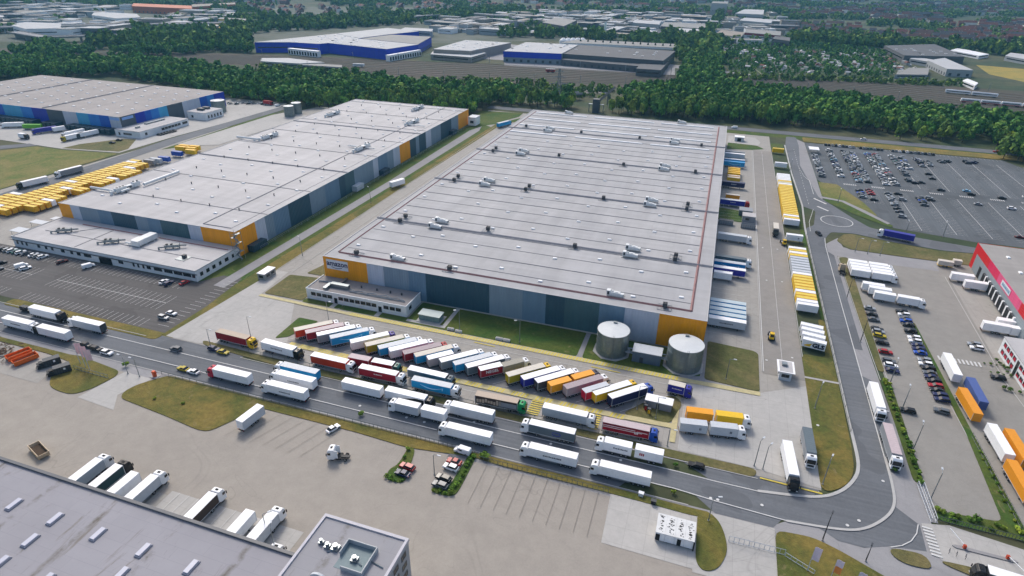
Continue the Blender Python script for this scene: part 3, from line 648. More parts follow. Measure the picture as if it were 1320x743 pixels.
for x, y in ((12.4, 50), (12.6, 44), (12.4, 6), (54.5, 49), (54.3, 6), (96, 44.2), (138, 49.5), (138, 45.5), (138.2, 4.9), (96, 108.8), (54.5, 113), (54.3, 107), (12, 115), (12.5, 108), (138, 115), (138, 108), (12, 178), (12.5, 171), (54.5, 177), (96, 172), (138, 173), (54.5, 240), (12.3, 243), (96, 240), (138, 236)):
    unit_black(roofC, x, y, zr)
# sign with the printed name and arrow
sign = ob('sign', MB().box(1.5, 11.6, -.14, -.05, 8.0, 12.3), hallC, (mat('sign white', '#d9dce2', .5),))
wall_text(sign, text_mesh('amazon', 3.2, .03, .08), mat('sign lettering', '#1a2050', .5), (6.6, -.17, 10.65), '-y')
sm = MB(); 
for i in range(10):
    a, b = i/10, (i+1)/10; f = lambda t: (3.8+5*t, -.17, 9.15-.55*math.sin(math.pi*t))
    sm.bar(f(a), f(b), .2)
ob('arrow_emblem', sm, sign, (mat('sign lettering', '#262c55'),))
# dock doors on the east side
dk = 0
for y in [20+4.15*i for i in range(30)] + [160+4.15*i for i in range(33)]:
    if dk < 100:
        s = ob('dock_door', MB().box(153.18, 153.75, -1.6, 1.6, .9, 4.8).box(153.75, 153.78, -1.25, 1.25, 1.1, 4.5, 1), hallC, (dgrey, mat('dock door panel', '#9a9fa3', .5)), loc=(0, y, 0)); dk += 1
# low office in front of the orange corner
offC = empty('office_annex', (0, 0, 0), 0, 'long low pale office annex below the orange corner with the sign', 'office building')
ob('wall', MB().box(-.6, 44, -12.7, -.3, 0, 4.3), offC, (m_wallw,))
ro = ob('roof', MB().box(-.5, 43.9, -12.6, -.4, 4.3, 4.42), offC, (mat('gravel roof', '#8f8b8a', .9, .1),))
pr = MB().box(-.7, 44.1, -12.8, -12.5, 4.2, 4.75); pr.box(-.702, -.4, -12.5, -.3, 4.2, 4.74); pr.box(43.8, 44.102, -12.5, -.3, 4.2, 4.74); ob('parapet', pr, offC, (m_wallw,))
for x in (2.6, 5.2, 7.8, 10.2): window(offC, x, -12.7, 2.6, 2.1, 1.5)
for x in (15.2, 17.7, 20.2, 22.7, 25.2, 27.6, 30.0): window(offC, x, -12.7, 2.6, 2.1, 1.5)
for x in (35.3, 38, 40.6): window(offC, x, -12.7, 2.6, 2.2, 1.5)
for x in (12.8, 32.6):
    d = ob('door', MB().box(x-.7, x+.7, -12.82, -12.68, 0, 2.5), offC, (glass,)); ob('step', MB().box(x-1, x+1, -16.2, -12.8, .03, .12), d, (concm,))
window(offC, 44, -9.5, 2.6, 2.0, 1.5, '+x')
u = ob('air_handling_unit', MB().box(8, 16, -8.4, -6.6, 4.7, 6.1).box(6.5, 8, -11.5, -6.6, 4.7, 5.6).box(10.4, 11.4, -6.6, -1, 4.9, 5.5), offC, (steel,))
ductm = MB()
for i in range(9): ductm.bar((17+i*2.7, -8-(i % 2), 4.9), (19.7+i*2.7, -8-((i+1) % 2), 4.9), .3)
ductm.bar((17, -9.5, 4.75), (42, -9.5, 4.75), .35); ductm.bar((1, -6, 4.75), (9, -4.5, 4.75), .4); ob('duct', ductm, offC, (steel,))
for x in (20, 27, 33, 38): ob('vent', MB().cyl((x, -4.6, 4.4), .35, .9, 8), offC, (dgrey,))
# dark louvre house beside it
k = empty('plant_kiosk', (53.5, -11, 0), 0, 'small glassy plant kiosk on a concrete pad right of the pale office annex', 'utility box')
ob('pad', MB().box(-4.9, 4.9, -3.4, 3.6, 0.06, .25), k, (concm,)); ob('body', MB().box(-4.2, 4.2, -1.9, 2.2, .25, 2.6), k, (mat('kiosk panel', '#6f8a8a', .3),))
ob('roof', MB().box(-4.5, 4.5, -2.2, 2.5, 2.6, 2.75), k, (mat('kiosk roof', '#aebcba', .4),))
rb = MB(); [rb.box(x-.06, x+.06, -1.96, -1.9, .25, 2.6) for x in (-4.1, -1.4, 1.4, 4.1)]; ob('mullion', rb, k, (steel,))
# sprinkler tanks and pump house
def tank(x, y, r, h, label, cat='tank', group=None):
    t = empty('water_tank', (x, y, 0), 0, label, cat, group)
    mb = MB().cyl((0, 0, .25), r, h-.25, 40); me = mb.mesh('tank_shell', (mat('tank steel', '#7e8a8a', .42, .18, .9, metal=.55),)); ob('shell', me, t)
    mr = MB()
    for i in range(5): mr.cyl((0, 0, .3+i*(h-.5)/4), r+.06, .1, 40)
    for i in range(14): a = i*2*math.pi/14; mr.bar(((r+.02)*math.cos(a), (r+.02)*math.sin(a), .3), ((r+.02)*math.cos(a), (r+.02)*math.sin(a), h), .07)
    ob('stiffener_ring', mr, t, (steel,))
    ob('roof', MB().cyl((0, 0, h), r-.05, .35, 40, r2=.4), t, (mat('tank lid', '#cdd2d4', .45),))
    ob('hatch', MB().box(-.8, .5, r-1.9, r-1.0, h+.1, h+.7), t, (steel,))
    b = MB().poly([((r+1.2)*math.cos(R(a+22.5)), (r+1.2)*math.sin(R(a+22.5))) for a in range(0, 360, 45)], .02, .25); ob('base_slab', b, t, (concm,))
    ld = MB(); 
    for s in (-.25, .25): ld.bar((s+1, -r-.15, .3), (s+1, -r-.15, h+.9), .07)
    for i in range(18): ld.bar((.75, -r-.15, .5+i*h/18), (1.25, -r-.15, .5+i*h/18), .05)
    ob('ladder', ld, t, (steel,)); return t
tank(122.8, -8.9, 5.6, 9.0, 'steel water tank with white lid left of the pump house')
tank(147.6, -9.4, 5.9, 9.0, 'steel water tank with white lid in front of the right orange corner')
ph = empty('pump_house', (135.3, -10.6, 0), 0, 'low blue grey pump house between the two steel tanks', 'pump house')
ob('wall', MB().box(-4.8, 4.8, -2.4, 2.6, 0, 4.2), ph, (mat('pump house wall', '#5a6a7c', .5, kind='clad'),)); ob('roof', MB().box(-5, 5, -2.6, 2.8, 4.2, 4.45), ph, (lgrey,))
ob('door', MB().box(-2.2, -1, -2.46, -2.38, 0.1, 2.3), ph, (dgrey,))
pp = MB(); [pp.bar((s*4.8, yy, zz), (s*7.4, yy, zz), .35) for s in (-1, 1) for yy, zz in ((-1.2, 2.6), (.4, 3.4), (.4, 2.2))]; ob('pipe', pp, ph, (steel,))

# ------------------------------------------------------------------ left hall
HL = 12.2
hallL = empty('warehouse_hall', (0, 0, 0), 0, 'long light roofed warehouse hall with grey blue and orange panels behind the white office', 'warehouse')
LX0, LX1, LY0, LY1 = -158.8, -52.3, 9.8, 289
ob('wall_core', MB().box(LX0+.2, LX1-.2, LY0+.2, LY1-.2, 0, HL-.5), hallL, (cM,))
panel_wall(hallL, 'front_wall', [LX0, -151.2, -145.3, -133.4, -124.9, -110.2, -102.8, -95.1, -78.9, -71.6, LX1], [cO, cL, cM, cB, cD, cM, cB, cT, cL, cO], HL, 0, 'x', LY0+.2)
panel_wall(hallL, 'side_wall', [LY0+.2, 23, 30, 36, 48, 66, 80, 94, 100, 110, 132, 138, 150, 158, 167, 182, 191, 196, 207, 216, 233, 253, 267, LY1], [cO, cL, cM, cB, cD, cM, cB, cD, cT, cM, cL, cB, cM, cL, cO, cD, cM, cD, cL, cM, cD, cM, cO], HL-.01, 0, 'y', LX1-.2, 1)
panel_wall(hallL, 'side_wall', [LY0+.2, 22, LY1], [cO, cL], HL-.01, 0, 'y', LX0+.2, -1)
panel_wall(hallL, 'rear_wall', [LX0+.2, LX1-.2], [cM], HL-.02, 0, 'x', LY1-.2, 1)
roofL = ob('roof', MB().box(LX0+.3, LX1-.3, LY0+.35, LY1-.35, HL-.5, HL-.12), hallL, (m_roofL,)); zl = HL-.12
tr = MB(); tr.box(LX0-.05, LX1+.05, LY0-.07, LY0+.35, HL-.002, HL+.1); tr.box(LX0-.05, LX1+.05, LY1-.35, LY1+.07, HL-.002, HL+.1); tr.box(LX1-.35, LX1+.052, LY0+.35, LY1-.35, HL-.003, HL+.09); tr.box(LX0-.052, LX0+.35, LY0+.35, LY1-.35, HL-.003, HL+.09)
ob('parapet', tr, hallL, (mat('parapet light', '#a9a6a7'),))
seams(roofL, [((LX0+1, 33+35.2*k), (LX1-.5, 33+35.2*k)) for k in range(8)], zl, .25); seams(roofL, [((LX0, y), (LX1, y-.4)) for y in (104, 200)], zl, .7, mat('expansion joint', '#8b898b'), 'expansion_joint')
seams(roofL, [((-72.6, 13), (-72.4, 286)), ((-72.6, 13), (-57, 13))], zl-.03, .4); seams(roofL, [((-57, 13), (-57, 285))], zl-.05, .2)
pts = [(x, y0-d) for j in range(12) for (x, d) in ((-148, 0), (-130.3, 5.6), (-112.4, 0), (-94.8, 5.6), (-76.9, 0), (-60.8, 5.2)) for y0 in (20.2+5.5+23.4*j,) if y0 < 286]
skylights(roofL, pts[:100], zl, sc=1.0)
for (x, y) in [(-140+17.7*i, 33+23.4*j) for i in range(5) for j in range(11)]: ob('roof_vent', MB().cyl((0, 0, 0), .25, 1.0, 8).cyl((0, 0, 1.0), .4, .2, 8), roofL, (dgrey,), loc=(x+(y % 3), y, zl))
plant_cluster(roofL, -143.5, 37, zl, R(88), 0); plant_cluster(roofL, -90, 272, zl, R(85), 0); plant_cluster(roofL, -72, 226, zl, R(82), 1); plant_cluster(roofL, -70, 150, zl, R(85), 1); plant_cluster(roofL, -142, 228, zl, R(84), 0); plant_cluster(roofL, -143, 152, zl, R(84), 0)
dm = MB(); dm.cyl((-139.6, 44, 13.4), .8, 24, 12, 'y'); dm.cyl((-161.5, 30.8, 13.3), .6, 18, 12, 'x'); dm.cyl((-141, 31, 13.3), .6, 5, 12, 'y'); dm.cyl((-162, 142.6, 13.4), .7, 18, 12, 'x'); dm.cyl((-144, 142.6, 13.4), .7, 8, 12, 'y')
dm.cyl((-82, 152, 13), .35, 20, 8, 'x'); dm.cyl((-71, 219, 13), .35, 12, 8, 'x'); ob('duct', dm, roofL, (mat('unit casing', '#c3c6c6'),))
for (y, hh) in ((19.5, 6.5), (110, 5), (142, 4.5), (252, 5)):
    b = ob('side_container', MB().box(LX1+.1, LX1+3.4, y-4, y+5.6 if y < 20 else y+4, 0.3, 3.4), hallL, (pan('#23414f') if y not in (110, ) else lgrey,))
# stair tower at the corner
s = MB(); tx, ty = -50.6, 8.0
for i in range(6):
    z0, z1 = i*2.1, (i+1)*2.1; sgn = 1 if i % 2 else -1
    s.bar((tx-1.3*sgn, ty, z0+.1), (tx+1.3*sgn, ty, z1), .5); s.box(tx+1.3*sgn-.6, tx+1.3*sgn+.6, ty-1.2, ty+1.2, z1-.06, z1+.06)
    s.bar((tx-1.3*sgn, ty-1.1, z0+1.1), (tx+1.3*sgn, ty-1.1, z1+1), .08)
for dx in (-1.9, 1.9):
    for dy in (-1.3, 1.3): s.bar((tx+dx, ty+dy, 0), (tx+dx, ty+dy, 13.6), .16)
for z in (4.2, 8.4, 12.6): s.bar((tx-1.9, ty-1.3, z), (tx+1.9, ty-1.3, z), .1); s.bar((tx+1.9, ty-1.3, z), (tx+1.9, ty+1.3, z), .1)
ob('stair_tower', s, hallL, (steel,))
fn = MB()
for i in range(50): y = 20+i*5.3; fn.bar((-48.8, y, .05), (-48.8, y, 1.6), .1)
fn.bar((-48.8, 20, 1.55), (-48.8, 280, 1.55), .09); fn.bar((-48.8, 20, .8), (-48.8, 280, .8), .06)
tag(ob('fence', fn, mats=(steel,)), 'thin pale railing along the foot of the left hall side wall', 'fence')
# white office in front of the left hall
offL = empty('office_annex', (0, 0, 0), 0, 'long white office wing with dark windows facing the west car park', 'office building')
ob('wall', MB().box(-157.8, -52, -16.6, 6, 0, 4.9), offL, (m_wallw,)); ob('wall_link', MB().box(-157.79, -52.01, 6, 9.7, 0, 4.88), offL, (m_wallw,))
ro = ob('roof', MB().box(-157.4, -52.4, -16.2, 9.6, 4.9, 4.98), offL, (m_roofL,))
pr = MB().box(-157.95, -51.85, -16.75, -16.3, 4.8, 5.25); pr.box(-157.952, -157.5, -16.3, 9.6, 4.8, 5.24); pr.box(-52.3, -51.848, -16.3, 9.6, 4.8, 5.24); ob('parapet', pr, offL, (mat('parapet light', '#a9a6a7'),))
seams(ro, [((-140, 5.4), (-54, 5.4))], 4.95, .5, m_red, 'red_strip'); seams(ro, [((-150, -6), (-53, -6.4)), ((-120, -16), (-120, 5)), ((-136, -3), (-128, 5))], 4.95, .25)
xw = [(-155.2, 1.1), (-152.2, 1.1), (-149.4, 1.1), (-141.8, 1.6), (-137.2, 1.4), (-133.4, 1.4), (-127, 2.2), (-121.6, 1.6), (-117.4, 2.2), (-112.2, 4.2), (-101.8, 6.5), (-93, 2.6), (-85.8, 1), (-83.2, 1), (-80.4, 1), (-77.4, 2.2), (-72.4, 4.4), (-66.8, 4.4), (-61.6, 4.4), (-56.8, 4.2), (-53.4, 1.6)]
for x, w_ in xw: window(offL, x, -16.6, 2.5, w_, 1.7 if w_ > 1.2 else 2.0, '-y', bars=1 if w_ < 3 else 3)
for y, w_ in ((-13.6, 1.6), (-10, 1.8), (-6.4, 1.8), (-2.6, 1.4), (1.4, 2.2), (5.4, 1.2)): window(offL, -52, y, 2.5, w_, 1.7, '+x')
ob('door', MB().box(-105.6, -98.4, -16.74, -16.58, 0, 2.9), offL, (glass,)); ob('canopy', MB().box(-158.9, -51, -17.3, -16.76, 3.5, 3.62), offL, (dgrey,))
for x, y in ((-139, -4.5), (-108, -6.5), (-78, -1.5)):
    e = MB(); e.box(-3.5, 2.8, -.9, .9, .8, 2.0); e.cyl((2.6, .2, 1.3), .4, 3, 10, 'x'); e.cyl((-6, -.6, 1.0), .35, 3, 10, 'x'); e.box(-6.2, -5.6, -.9, -.3, 0, 1.2)
    for sx in (-3.3, 0, 2.6): e.box(sx-.08, sx+.08, -.8, .8, 0, .8)
    o = ob('rooftop_plant', e, offL, (mat('unit casing dull', '#8f9494', .4),), loc=(x, y, 4.98)); o.rotation_euler.z = R(28)
    f = MB().cyl((-2.4, 0, 2.0), .6, .25, 12); f.cyl((-.4, 0, 2.0), .6, .25, 12); ob('fan', f, o, (black,))
e = MB().box(-96.5, -92.5, -6.5, 4.5, 5.6, 8.0); e.box(-99, -96.5, -4.5, 0, 5.6, 7.2); e.cyl((-101, -5.5, 6.1), .4, 9, 10, 'x'); e.cyl((-98, -6.5, 6.3), .35, 6, 10, 'y')
for yy in (-6, -2, 2): e.box(-99, -92.4, yy-.08, yy+.08, 4.98, 5.6)
ob('air_handling_unit', e, offL, (mat('unit casing', '#c3c6c6'),), loc=(0, 0, 0)); ob('condenser', MB().box(-66.5, -65, -8.5, -7, 5.3, 6.6), offL, (dgrey,)); ob('unit_frame', MB().box(-68.5, -63.5, -10.5, -6, 5.0, 5.2), offL, (steel,))
for i, (x, y, sx, sy) in enumerate(((-166, -6, 6, 5), (-168, 4.5, 5.5, 4), (-163, 11, 5, 3.5))):
    k = empty('canopy_shelter', (x, y, 0), 0, ('flat pale bicycle shelter at the near left corner of the white office', 'flat pale shelter further up the left end of the white office', 'small white plant canopy by the left orange corner')[i], 'shelter')
    ob('roof', MB().box(-sx, sx, -sy/2, sy/2, 2.5, 2.65), k, (lgrey,)); lg = [ob('post', MB().box(a*sx*.9-.06, a*sx*.9+.06, b*sy*.4-.06, b*sy*.4+.06, .1, 2.5), k, (steel,)) for a in (-1, 1) for b in (-1, 1)]

# ------------------------------------------------------------------ far left blue hall
b1, b2, b3, b4, b5 = pan('#0f5cc0'), pan('#2a80d0'), pan('#45a3cf'), pan('#0c2cab'), pan('#4f5963')
hb = empty('warehouse_hall', (0, 0, 0), 0, 'blue and grey panelled warehouse hall at the far left edge below the woods', 'warehouse')
BX0, BX1, BY0, BY1, HB = -506, -282.6, 158, 269, 13.0
ob('wall_core', MB().box(BX0+.2, BX1-.2, BY0+.2, BY1-.2, 0, HB-.5), hb, (b5,))
panel_wall(hb, 'front_wall', [BX0, -460, -430, -405, -385, -373, -357, -340, -326, -314, -303, -293, BX1], [b5, b2, b1, b3, b2, b4, b5, cL, b3, b2, b1, cL], HB, 0, 'x', BY0+.2)
panel_wall(hb, 'side_wall', [BY0+.2, 172, 181, 187, 194.6, 203.4, 219.5, 239, 247.5, 256, BY1], [b5, b4, b1, b2, b3, b5, cL, b1, b2, b4], HB-.01, 0, 'y', BX1-.2, 1)
panel_wall(hb, 'rear_wall', [BX0+.2, BX1-.2], [b5], HB-.02, 0, 'x', BY1-.2, 1); panel_wall(hb, 'side_wall', [BY0+.2, BY1], [b5], HB-.01, 0, 'y', BX0+.2, -1)
rbl = ob('roof', MB().box(BX0+.3, BX1-.3, BY0+.35, BY1-.35, HB-.5, HB-.05), hb, (m_roofB,))
seams(rbl, [((x, BY0+1), (x, BY1-1)) for x in (-437, -362)], HB-.03, .9, m_seam)
skylights(rbl, [(-295-17.4*i, 168+14*j+(i % 2)*6) for i in range(12) for j in range(7)], HB-.05, sc=1.5)
for i, x in enumerate([-290-5*i for i in range(9)] + [-345-5*i for i in range(3)] + [-369-5*i for i in range(9)]):
    ob('dock_shelter', MB().box(x-1.9, x+1.9, 151, BY0, .8, 4.4), hb, (pan('#1d3d4c'),))
lb = [ob('sign', MB().box(-292.6, -283.4, BY0-.1, BY0-.01, 10.2, 12.2), hb, (mat('sign blue white', '#8fb4ea', .5),)), ob('sign', MB().box(BX1+.02, BX1+.1, 160, 170, 10.2, 12.2), hb, (mat('sign blue white', '#6f9be0'),))]
def office(name, x0, x1, y0, y1, h, label, wins, m=None, roofm=None, cat='office building'):
    e = empty(name, (0, 0, 0), 0, label, cat); ob('wall', MB().box(x0, x1, y0, y1, 0, h), e, (m or m_wallw,))
    ob('roof', MB().box(x0-.15, x1+.15, y0-.15, y1+.15, h, h+.25), e, (roofm or m_roofL,))
    for (fc, a, z, w_, hh, b) in wins:
        X, Y = {'-y': (a, y0), '+x': (x1, a), '-x': (x0, a), '+y': (a, y1)}[fc]; window(e, X, Y, z, w_, hh, fc, bars=b)
    return e
e = office('office_annex', -284, -260, 152.5, 200, 5, 'low white office annex on the right side of the far blue hall', [('-y', -280, 2.2, 1.5, 2.2, 0), ('-y', -272, 2.6, 8, 1.4, 4), ('+x', 158, 2.6, 2, 2, 0)]+[('+x', 174+i*3.2, 2.8, 2.8, 1.8, 1) for i in range(6)]+[('+x', 196, 2.8, 5, 1.8, 2)])
ob('rooftop_plant', MB().box(-276, -273, 172, 190, 5.3, 6.2).box(-272, -270, 160, 163, 5.3, 6.4), e, (steel,))
e = office('pump_house', -277, -258, 217, 237, 6, 'white flat roofed plant building beside the round tank of the blue hall', [('+x', 220+i*3.5, 2.6, 1.6, 2.6, 0) for i in range(5)]+[('-y', -272, 2.4, 2, 2, 0)], cat='plant building')
for dy in (0, 6): ob('cooling_unit', MB().box(-272, -266, 223+dy, 226+dy, 6.2, 8), e, (dgrey,))
tank(-272, 248, 5.8, 10, 'round steel tank at the right end of the far blue hall'); tank(-205, 256, 4.2, 9, 'nearer of two round tanks behind the left hall'); tank(-206, 268, 4.2, 9.4, 'rearmost of two round tanks behind the left hall')

# ------------------------------------------------------------------ red hall (right edge)
rd, rp, rk, rg = pan('#c80f1e'), pan('#d01f54'), pan('#dc5583'), pan('#8a959c')
hr = empty('warehouse_hall', (267.2, 118.4, 0), R(-92.2), 'grey warehouse hall with red and pink top band at the right edge', 'warehouse')
HR = 11.4; LR = 72
ob('wall_core', MB().box(.2, LR, .2, 70, 0, HR-.4), hr, (rg,)); panel_wall(hr, 'front_wall', [4, LR], [rg], HR-3.9, 0, 'x', .2)
panel_wall(hr, 'top_band', [0, 20, 33, 60, LR], [rd, rp, rk, rd], HR, HR-3.9, 'x', .2); panel_wall(hr, 'corner_band', [0, 4], [rd], HR-3.9, 0, 'x', .2)
panel_wall(hr, 'gable_wall', [.1, 70], [rd], HR-.01, 0, 'y', .2, -1)
rr_ = ob('roof', MB().box(.3, LR-.1, .3, 69.8, HR-.4, HR-.08), hr, (mat('red hall roof', '#a39f9b', .8, kind='roof'),))
skylights(rr_, [(14+i*16, 8+j*14) for i in range(4) for j in range(4)], HR-.08, sc=1.2)
# yaw -92.2: hall local +x runs down the dock front, local -y looks at the yard
sgn = ob('sign', MB().box(38, 48.5, -.14, -.05, 8.2, 10.6), hr, (mat('sign white', '#d9dce2'),))
_sb = MB(); _x = 39.2
for _w in (.9, 1.0, .8, 1.1, .9, .8, 1.0): _sb.box(_x, _x+_w, -.17, -.141, 8.8, 10.0); _x += _w+.35
ob('lettering', _sb, sgn, (mat('sign lettering light blue', '#5d8fb0', .5),))
for i in range(9):
    d = ob('dock_door', MB().box(20+i*4.6, 23.2+i*4.6, -.75, -.02, .9, 5.2).box(20.3+i*4.6, 22.9+i*4.6, -.8, -.74, 1.1, 4.9, 1), hr, (dgrey, black)); ob('dock_frame', MB().box(23.3+i*4.6, 24.3+i*4.6, -.7, -.02, .9, 5.2), d, (white,))
ob('door', MB().box(12, 15, -.06, -.02, 0, 5), hr, (black,))
ro2 = office('office_annex', 254.6, 275, 5, 37.6, 6.4, 'white two storey office with red window bands at the right edge', [])
m_wr = mat('office white', '#c6c3c2', .7)
redp = mat('red window panel', '#b01834', .5)
for i in range(8):
    for z in (1.9, 4.7):
        if i in (4, ) : continue
        wv = window(ro2, 254.6, 34.6-i*2.9, z, 2.2, 1.5, '-x'); ob('red_panel', MB().box(-.5 if i < 4 else -1.1, 1.1, -.13, -.105, -.75, .4 if i < 4 else -.1), wv, (redp,))
ob('stair_window', MB().box(254.48, 254.62, 21.9, 23.6, 0, 5.6), ro2, (glass,))

# ------------------------------------------------------------------ near left building and its office (bottom edge)
hn = empty('warehouse_hall', (0, 0, 0), 0, 'nearest building with an old grey roof across the bottom left corner', 'warehouse')
ob('wall', MB().box(-140, 96, -260, -124, 0, 9.6), hn, (rg,))
rn = ob('roof', MB().box(-139.8, 95.8, -259.8, -124.2, 9.6, 9.8), hn, (m_oldroof,))
ob('parapet', MB().box(-140.3, 96.2, -124.25, -123.5, 9.0, 10.35), hn, (mat('dark coping', '#5e6166', .5),))
sq = MB().box(-.8, .8, -1.8, 1.8, 0, .35, 0).box(-.62, .62, -1.6, 1.6, .35, .6, 1); smm = sq.mesh('skylight', (mat('skylight frame', '#9a9ba6', .5), mat('skylight glazing', '#c0c2cf', .3)), bevel=.04)
for i in range(-10, 8):
    for j in range(9):
        x, y = 6.3+12.6*i+(0 if j % 2 == 0 else 0.4), -133.3-6*j
        if (j % 2) and i % 2 == 0: continue
        if 70 < x: continue
        if sum(1 for c in rn.children) < 100: ob('skylight', smm, rn, loc=(x+(13 if j % 2 else 0)*0, y, 9.8))
for i in range(24):
    x = 94-i*4.2
    ob('dock_door', MB().box(x-1.6, x+1.6, -124.02, -123.6, .9, 4.6), hn, (dgrey,))
of = empty('office_annex', (0, 0, 0), 0, 'flat roofed grey office block at the bottom edge with a sunken roof terrace', 'office building')
HO = 11.9
ob('wall', MB().box(76.2, 96.6, -160, -113.5, 0, HO-.6), of, (mat('office grey wall', '#a9a9ab', .7),))
ro = ob('roof', MB().box(76.5, 96.4, -159.7, -113.8, HO-.6, HO-.35), of, (mat('office roof', '#9a9a9f', .8, kind='oldroof'),))
pr = MB().box(76.0, 96.8, -114.1, -113.4, HO-.9, HO); pr.box(76.0, 76.6, -160, -114.1, HO-.9, HO-.01); pr.box(96.2, 96.8, -160, -114.1, HO-.9, HO-.01); ob('parapet', pr, of, (mat('parapet office', '#bcbbc2', .6),))
tw = MB()
X0, X1, Y0, Y1 = 85, 92, -124.8, -118.2
tw.box(X0, X1, Y1-.2, Y1, HO-.35, HO+.9); tw.box(X1-.2, X1, Y0, Y1-.2, HO-.35, HO+.9); tw.box(X0+2, X1-.2, Y0, Y0+.2, HO-.35, HO+.9); tw.box(X0, X0+.2, Y0+3, Y1-.2, HO-.35, HO+.9)
ob('terrace_wall', tw, of, (mat('terrace wall', '#a8aeb2', .5),))
ob('terrace_floor', MB().box(X0+.2, X1-.2, Y0+.2, Y1-.2, HO-.34, HO-.3), of, (mat('terrace floor', '#6f8288', .6),))
for (x, y, r) in ((88.5, -121.8, .7), (79.6, -120.4, .5), (81.4, -120.8, .6), (83.2, -120.6, .8)):
    ob('vent', MB().box(x-r, x+r, y-r, y+r, HO-.35, HO+.2).cyl((x, y, HO+.2), r*.7, .7, 12), of, (steel,))
dd = MB()
for a, b in (((79.6, -120.4), (83.2, -120.9)), ((82, -122), (84.5, -120)), ((88.5, -121.8), (90.6, -122.6)), ((92, -121), (95, -121.6))): dd.bar((*a, HO-.2), (*b, HO-.2), .25)
ob('duct', dd, of, (steel,))
for lv in (2.2, 5.2, 8.2):
    for i in range(8): window(of, 96.6, -116-i*3.4, lv+.9, 2.0, 1.6, '+x')
ob('canopy', MB().cyl((84.5, -128.6, HO-.3), 2.3, .5, 16, 'y'), of, (lgrey,))

# ================================================================== vehicles
VZ = .13
_mc = {}
def cached(key, fn):
    if key not in _mc: _mc[key] = fn()
    return _mc[key]
def wheel_me(r=.5, w_=.32):
    def f():
        mb = MB().cyl((0, -w_/2, 0), r, w_, 14, 'y', 0); mb.cyl((0, -w_/2-.01, 0), r*.55, w_+.02, 10, 'y', 1)
        return mb.mesh('wheel', (tyre, rim))
    return cached(('wheel', r, w_), f)
def wheels(par, xs, y=1.05, r=.5, w_=.32):
    for x in xs:
        for s in (-1, 1): ob('wheel', wheel_me(r, w_), par, loc=(x, s*y, r))
def simple_part(name, key, build, par, mats, bevel=0, loc=None):
    me = cached(key, lambda: build().mesh(name, (None,)*len(mats), bevel=bevel) if False else _blank(build(), name, len(mats), bevel))
    return ob(name, me, par, mats, loc)
def _blank(mb, name, n, bevel):
    me = bpy.data.meshes.new(name); me.from_pydata(mb.v, [], mb.f)
    for i in range(n): me.materials.append(None)
    if n > 1: me.polygons.foreach_set('material_index', mb.m)
    bm = bmesh.new(); bm.from_mesh(me); bmesh.ops.recalc_face_normals(bm, faces=bm.faces)
    if bevel: bmesh.ops.bevel(bm, geom=bm.edges[:], offset=bevel, segments=1, affect='EDGES', clamp_overlap=True)
    bm.to_mesh(me); bm.free(); return me
smile_m = mat('pale print', '#a9d9ee', .5); ink = mat('ink print', '#3a4150', .5); inkr = mat('red ink print', '#a3122a', .5); inkw = mat('white print', '#e2e2e2', .5)
def print_bars(par, L, z, n, m, seed=0, x0=None, h=.45, side=-1, w_=2.56):
    """small block lettering on a trailer side, too small in the photograph to read"""
    r = random.Random(seed); mb = MB(); x = -L/2 if x0 is None else x0
    for i in range(n):
        lw = r.uniform(.18, .42); hh = h*r.uniform(.75, 1)
        mb.box(x, x+lw, side*w_/2+min(0, side*.02), side*w_/2+max(0, side*.02), z, z+hh); x += lw+.12
    return ob('lettering', mb, par, (m,))
def smile(par, L, m, side=-1, x0=-3.6, x1=3.4, w_=2.56):
    mb = MB(); y = side*(w_/2+.02)
    P_ = lambda t: (x0+(x1-x0)*t, y, 3.05-.95*math.sin(math.pi*(t*.92)))
    for i in range(14): mb.bar(P_(i/14), P_((i+1)/14), .10+.16*math.sin(math.pi*(i+.5)/14))
    e = P_(1); mb.bar(e, (e[0]+.7, y, e[2]+.15), .14); mb.bar((e[0]+.7, y, e[2]+.2), (e[0]+.45, y, e[2]-.7), .14)
    return ob('arrow_emblem', mb, par, (m,))
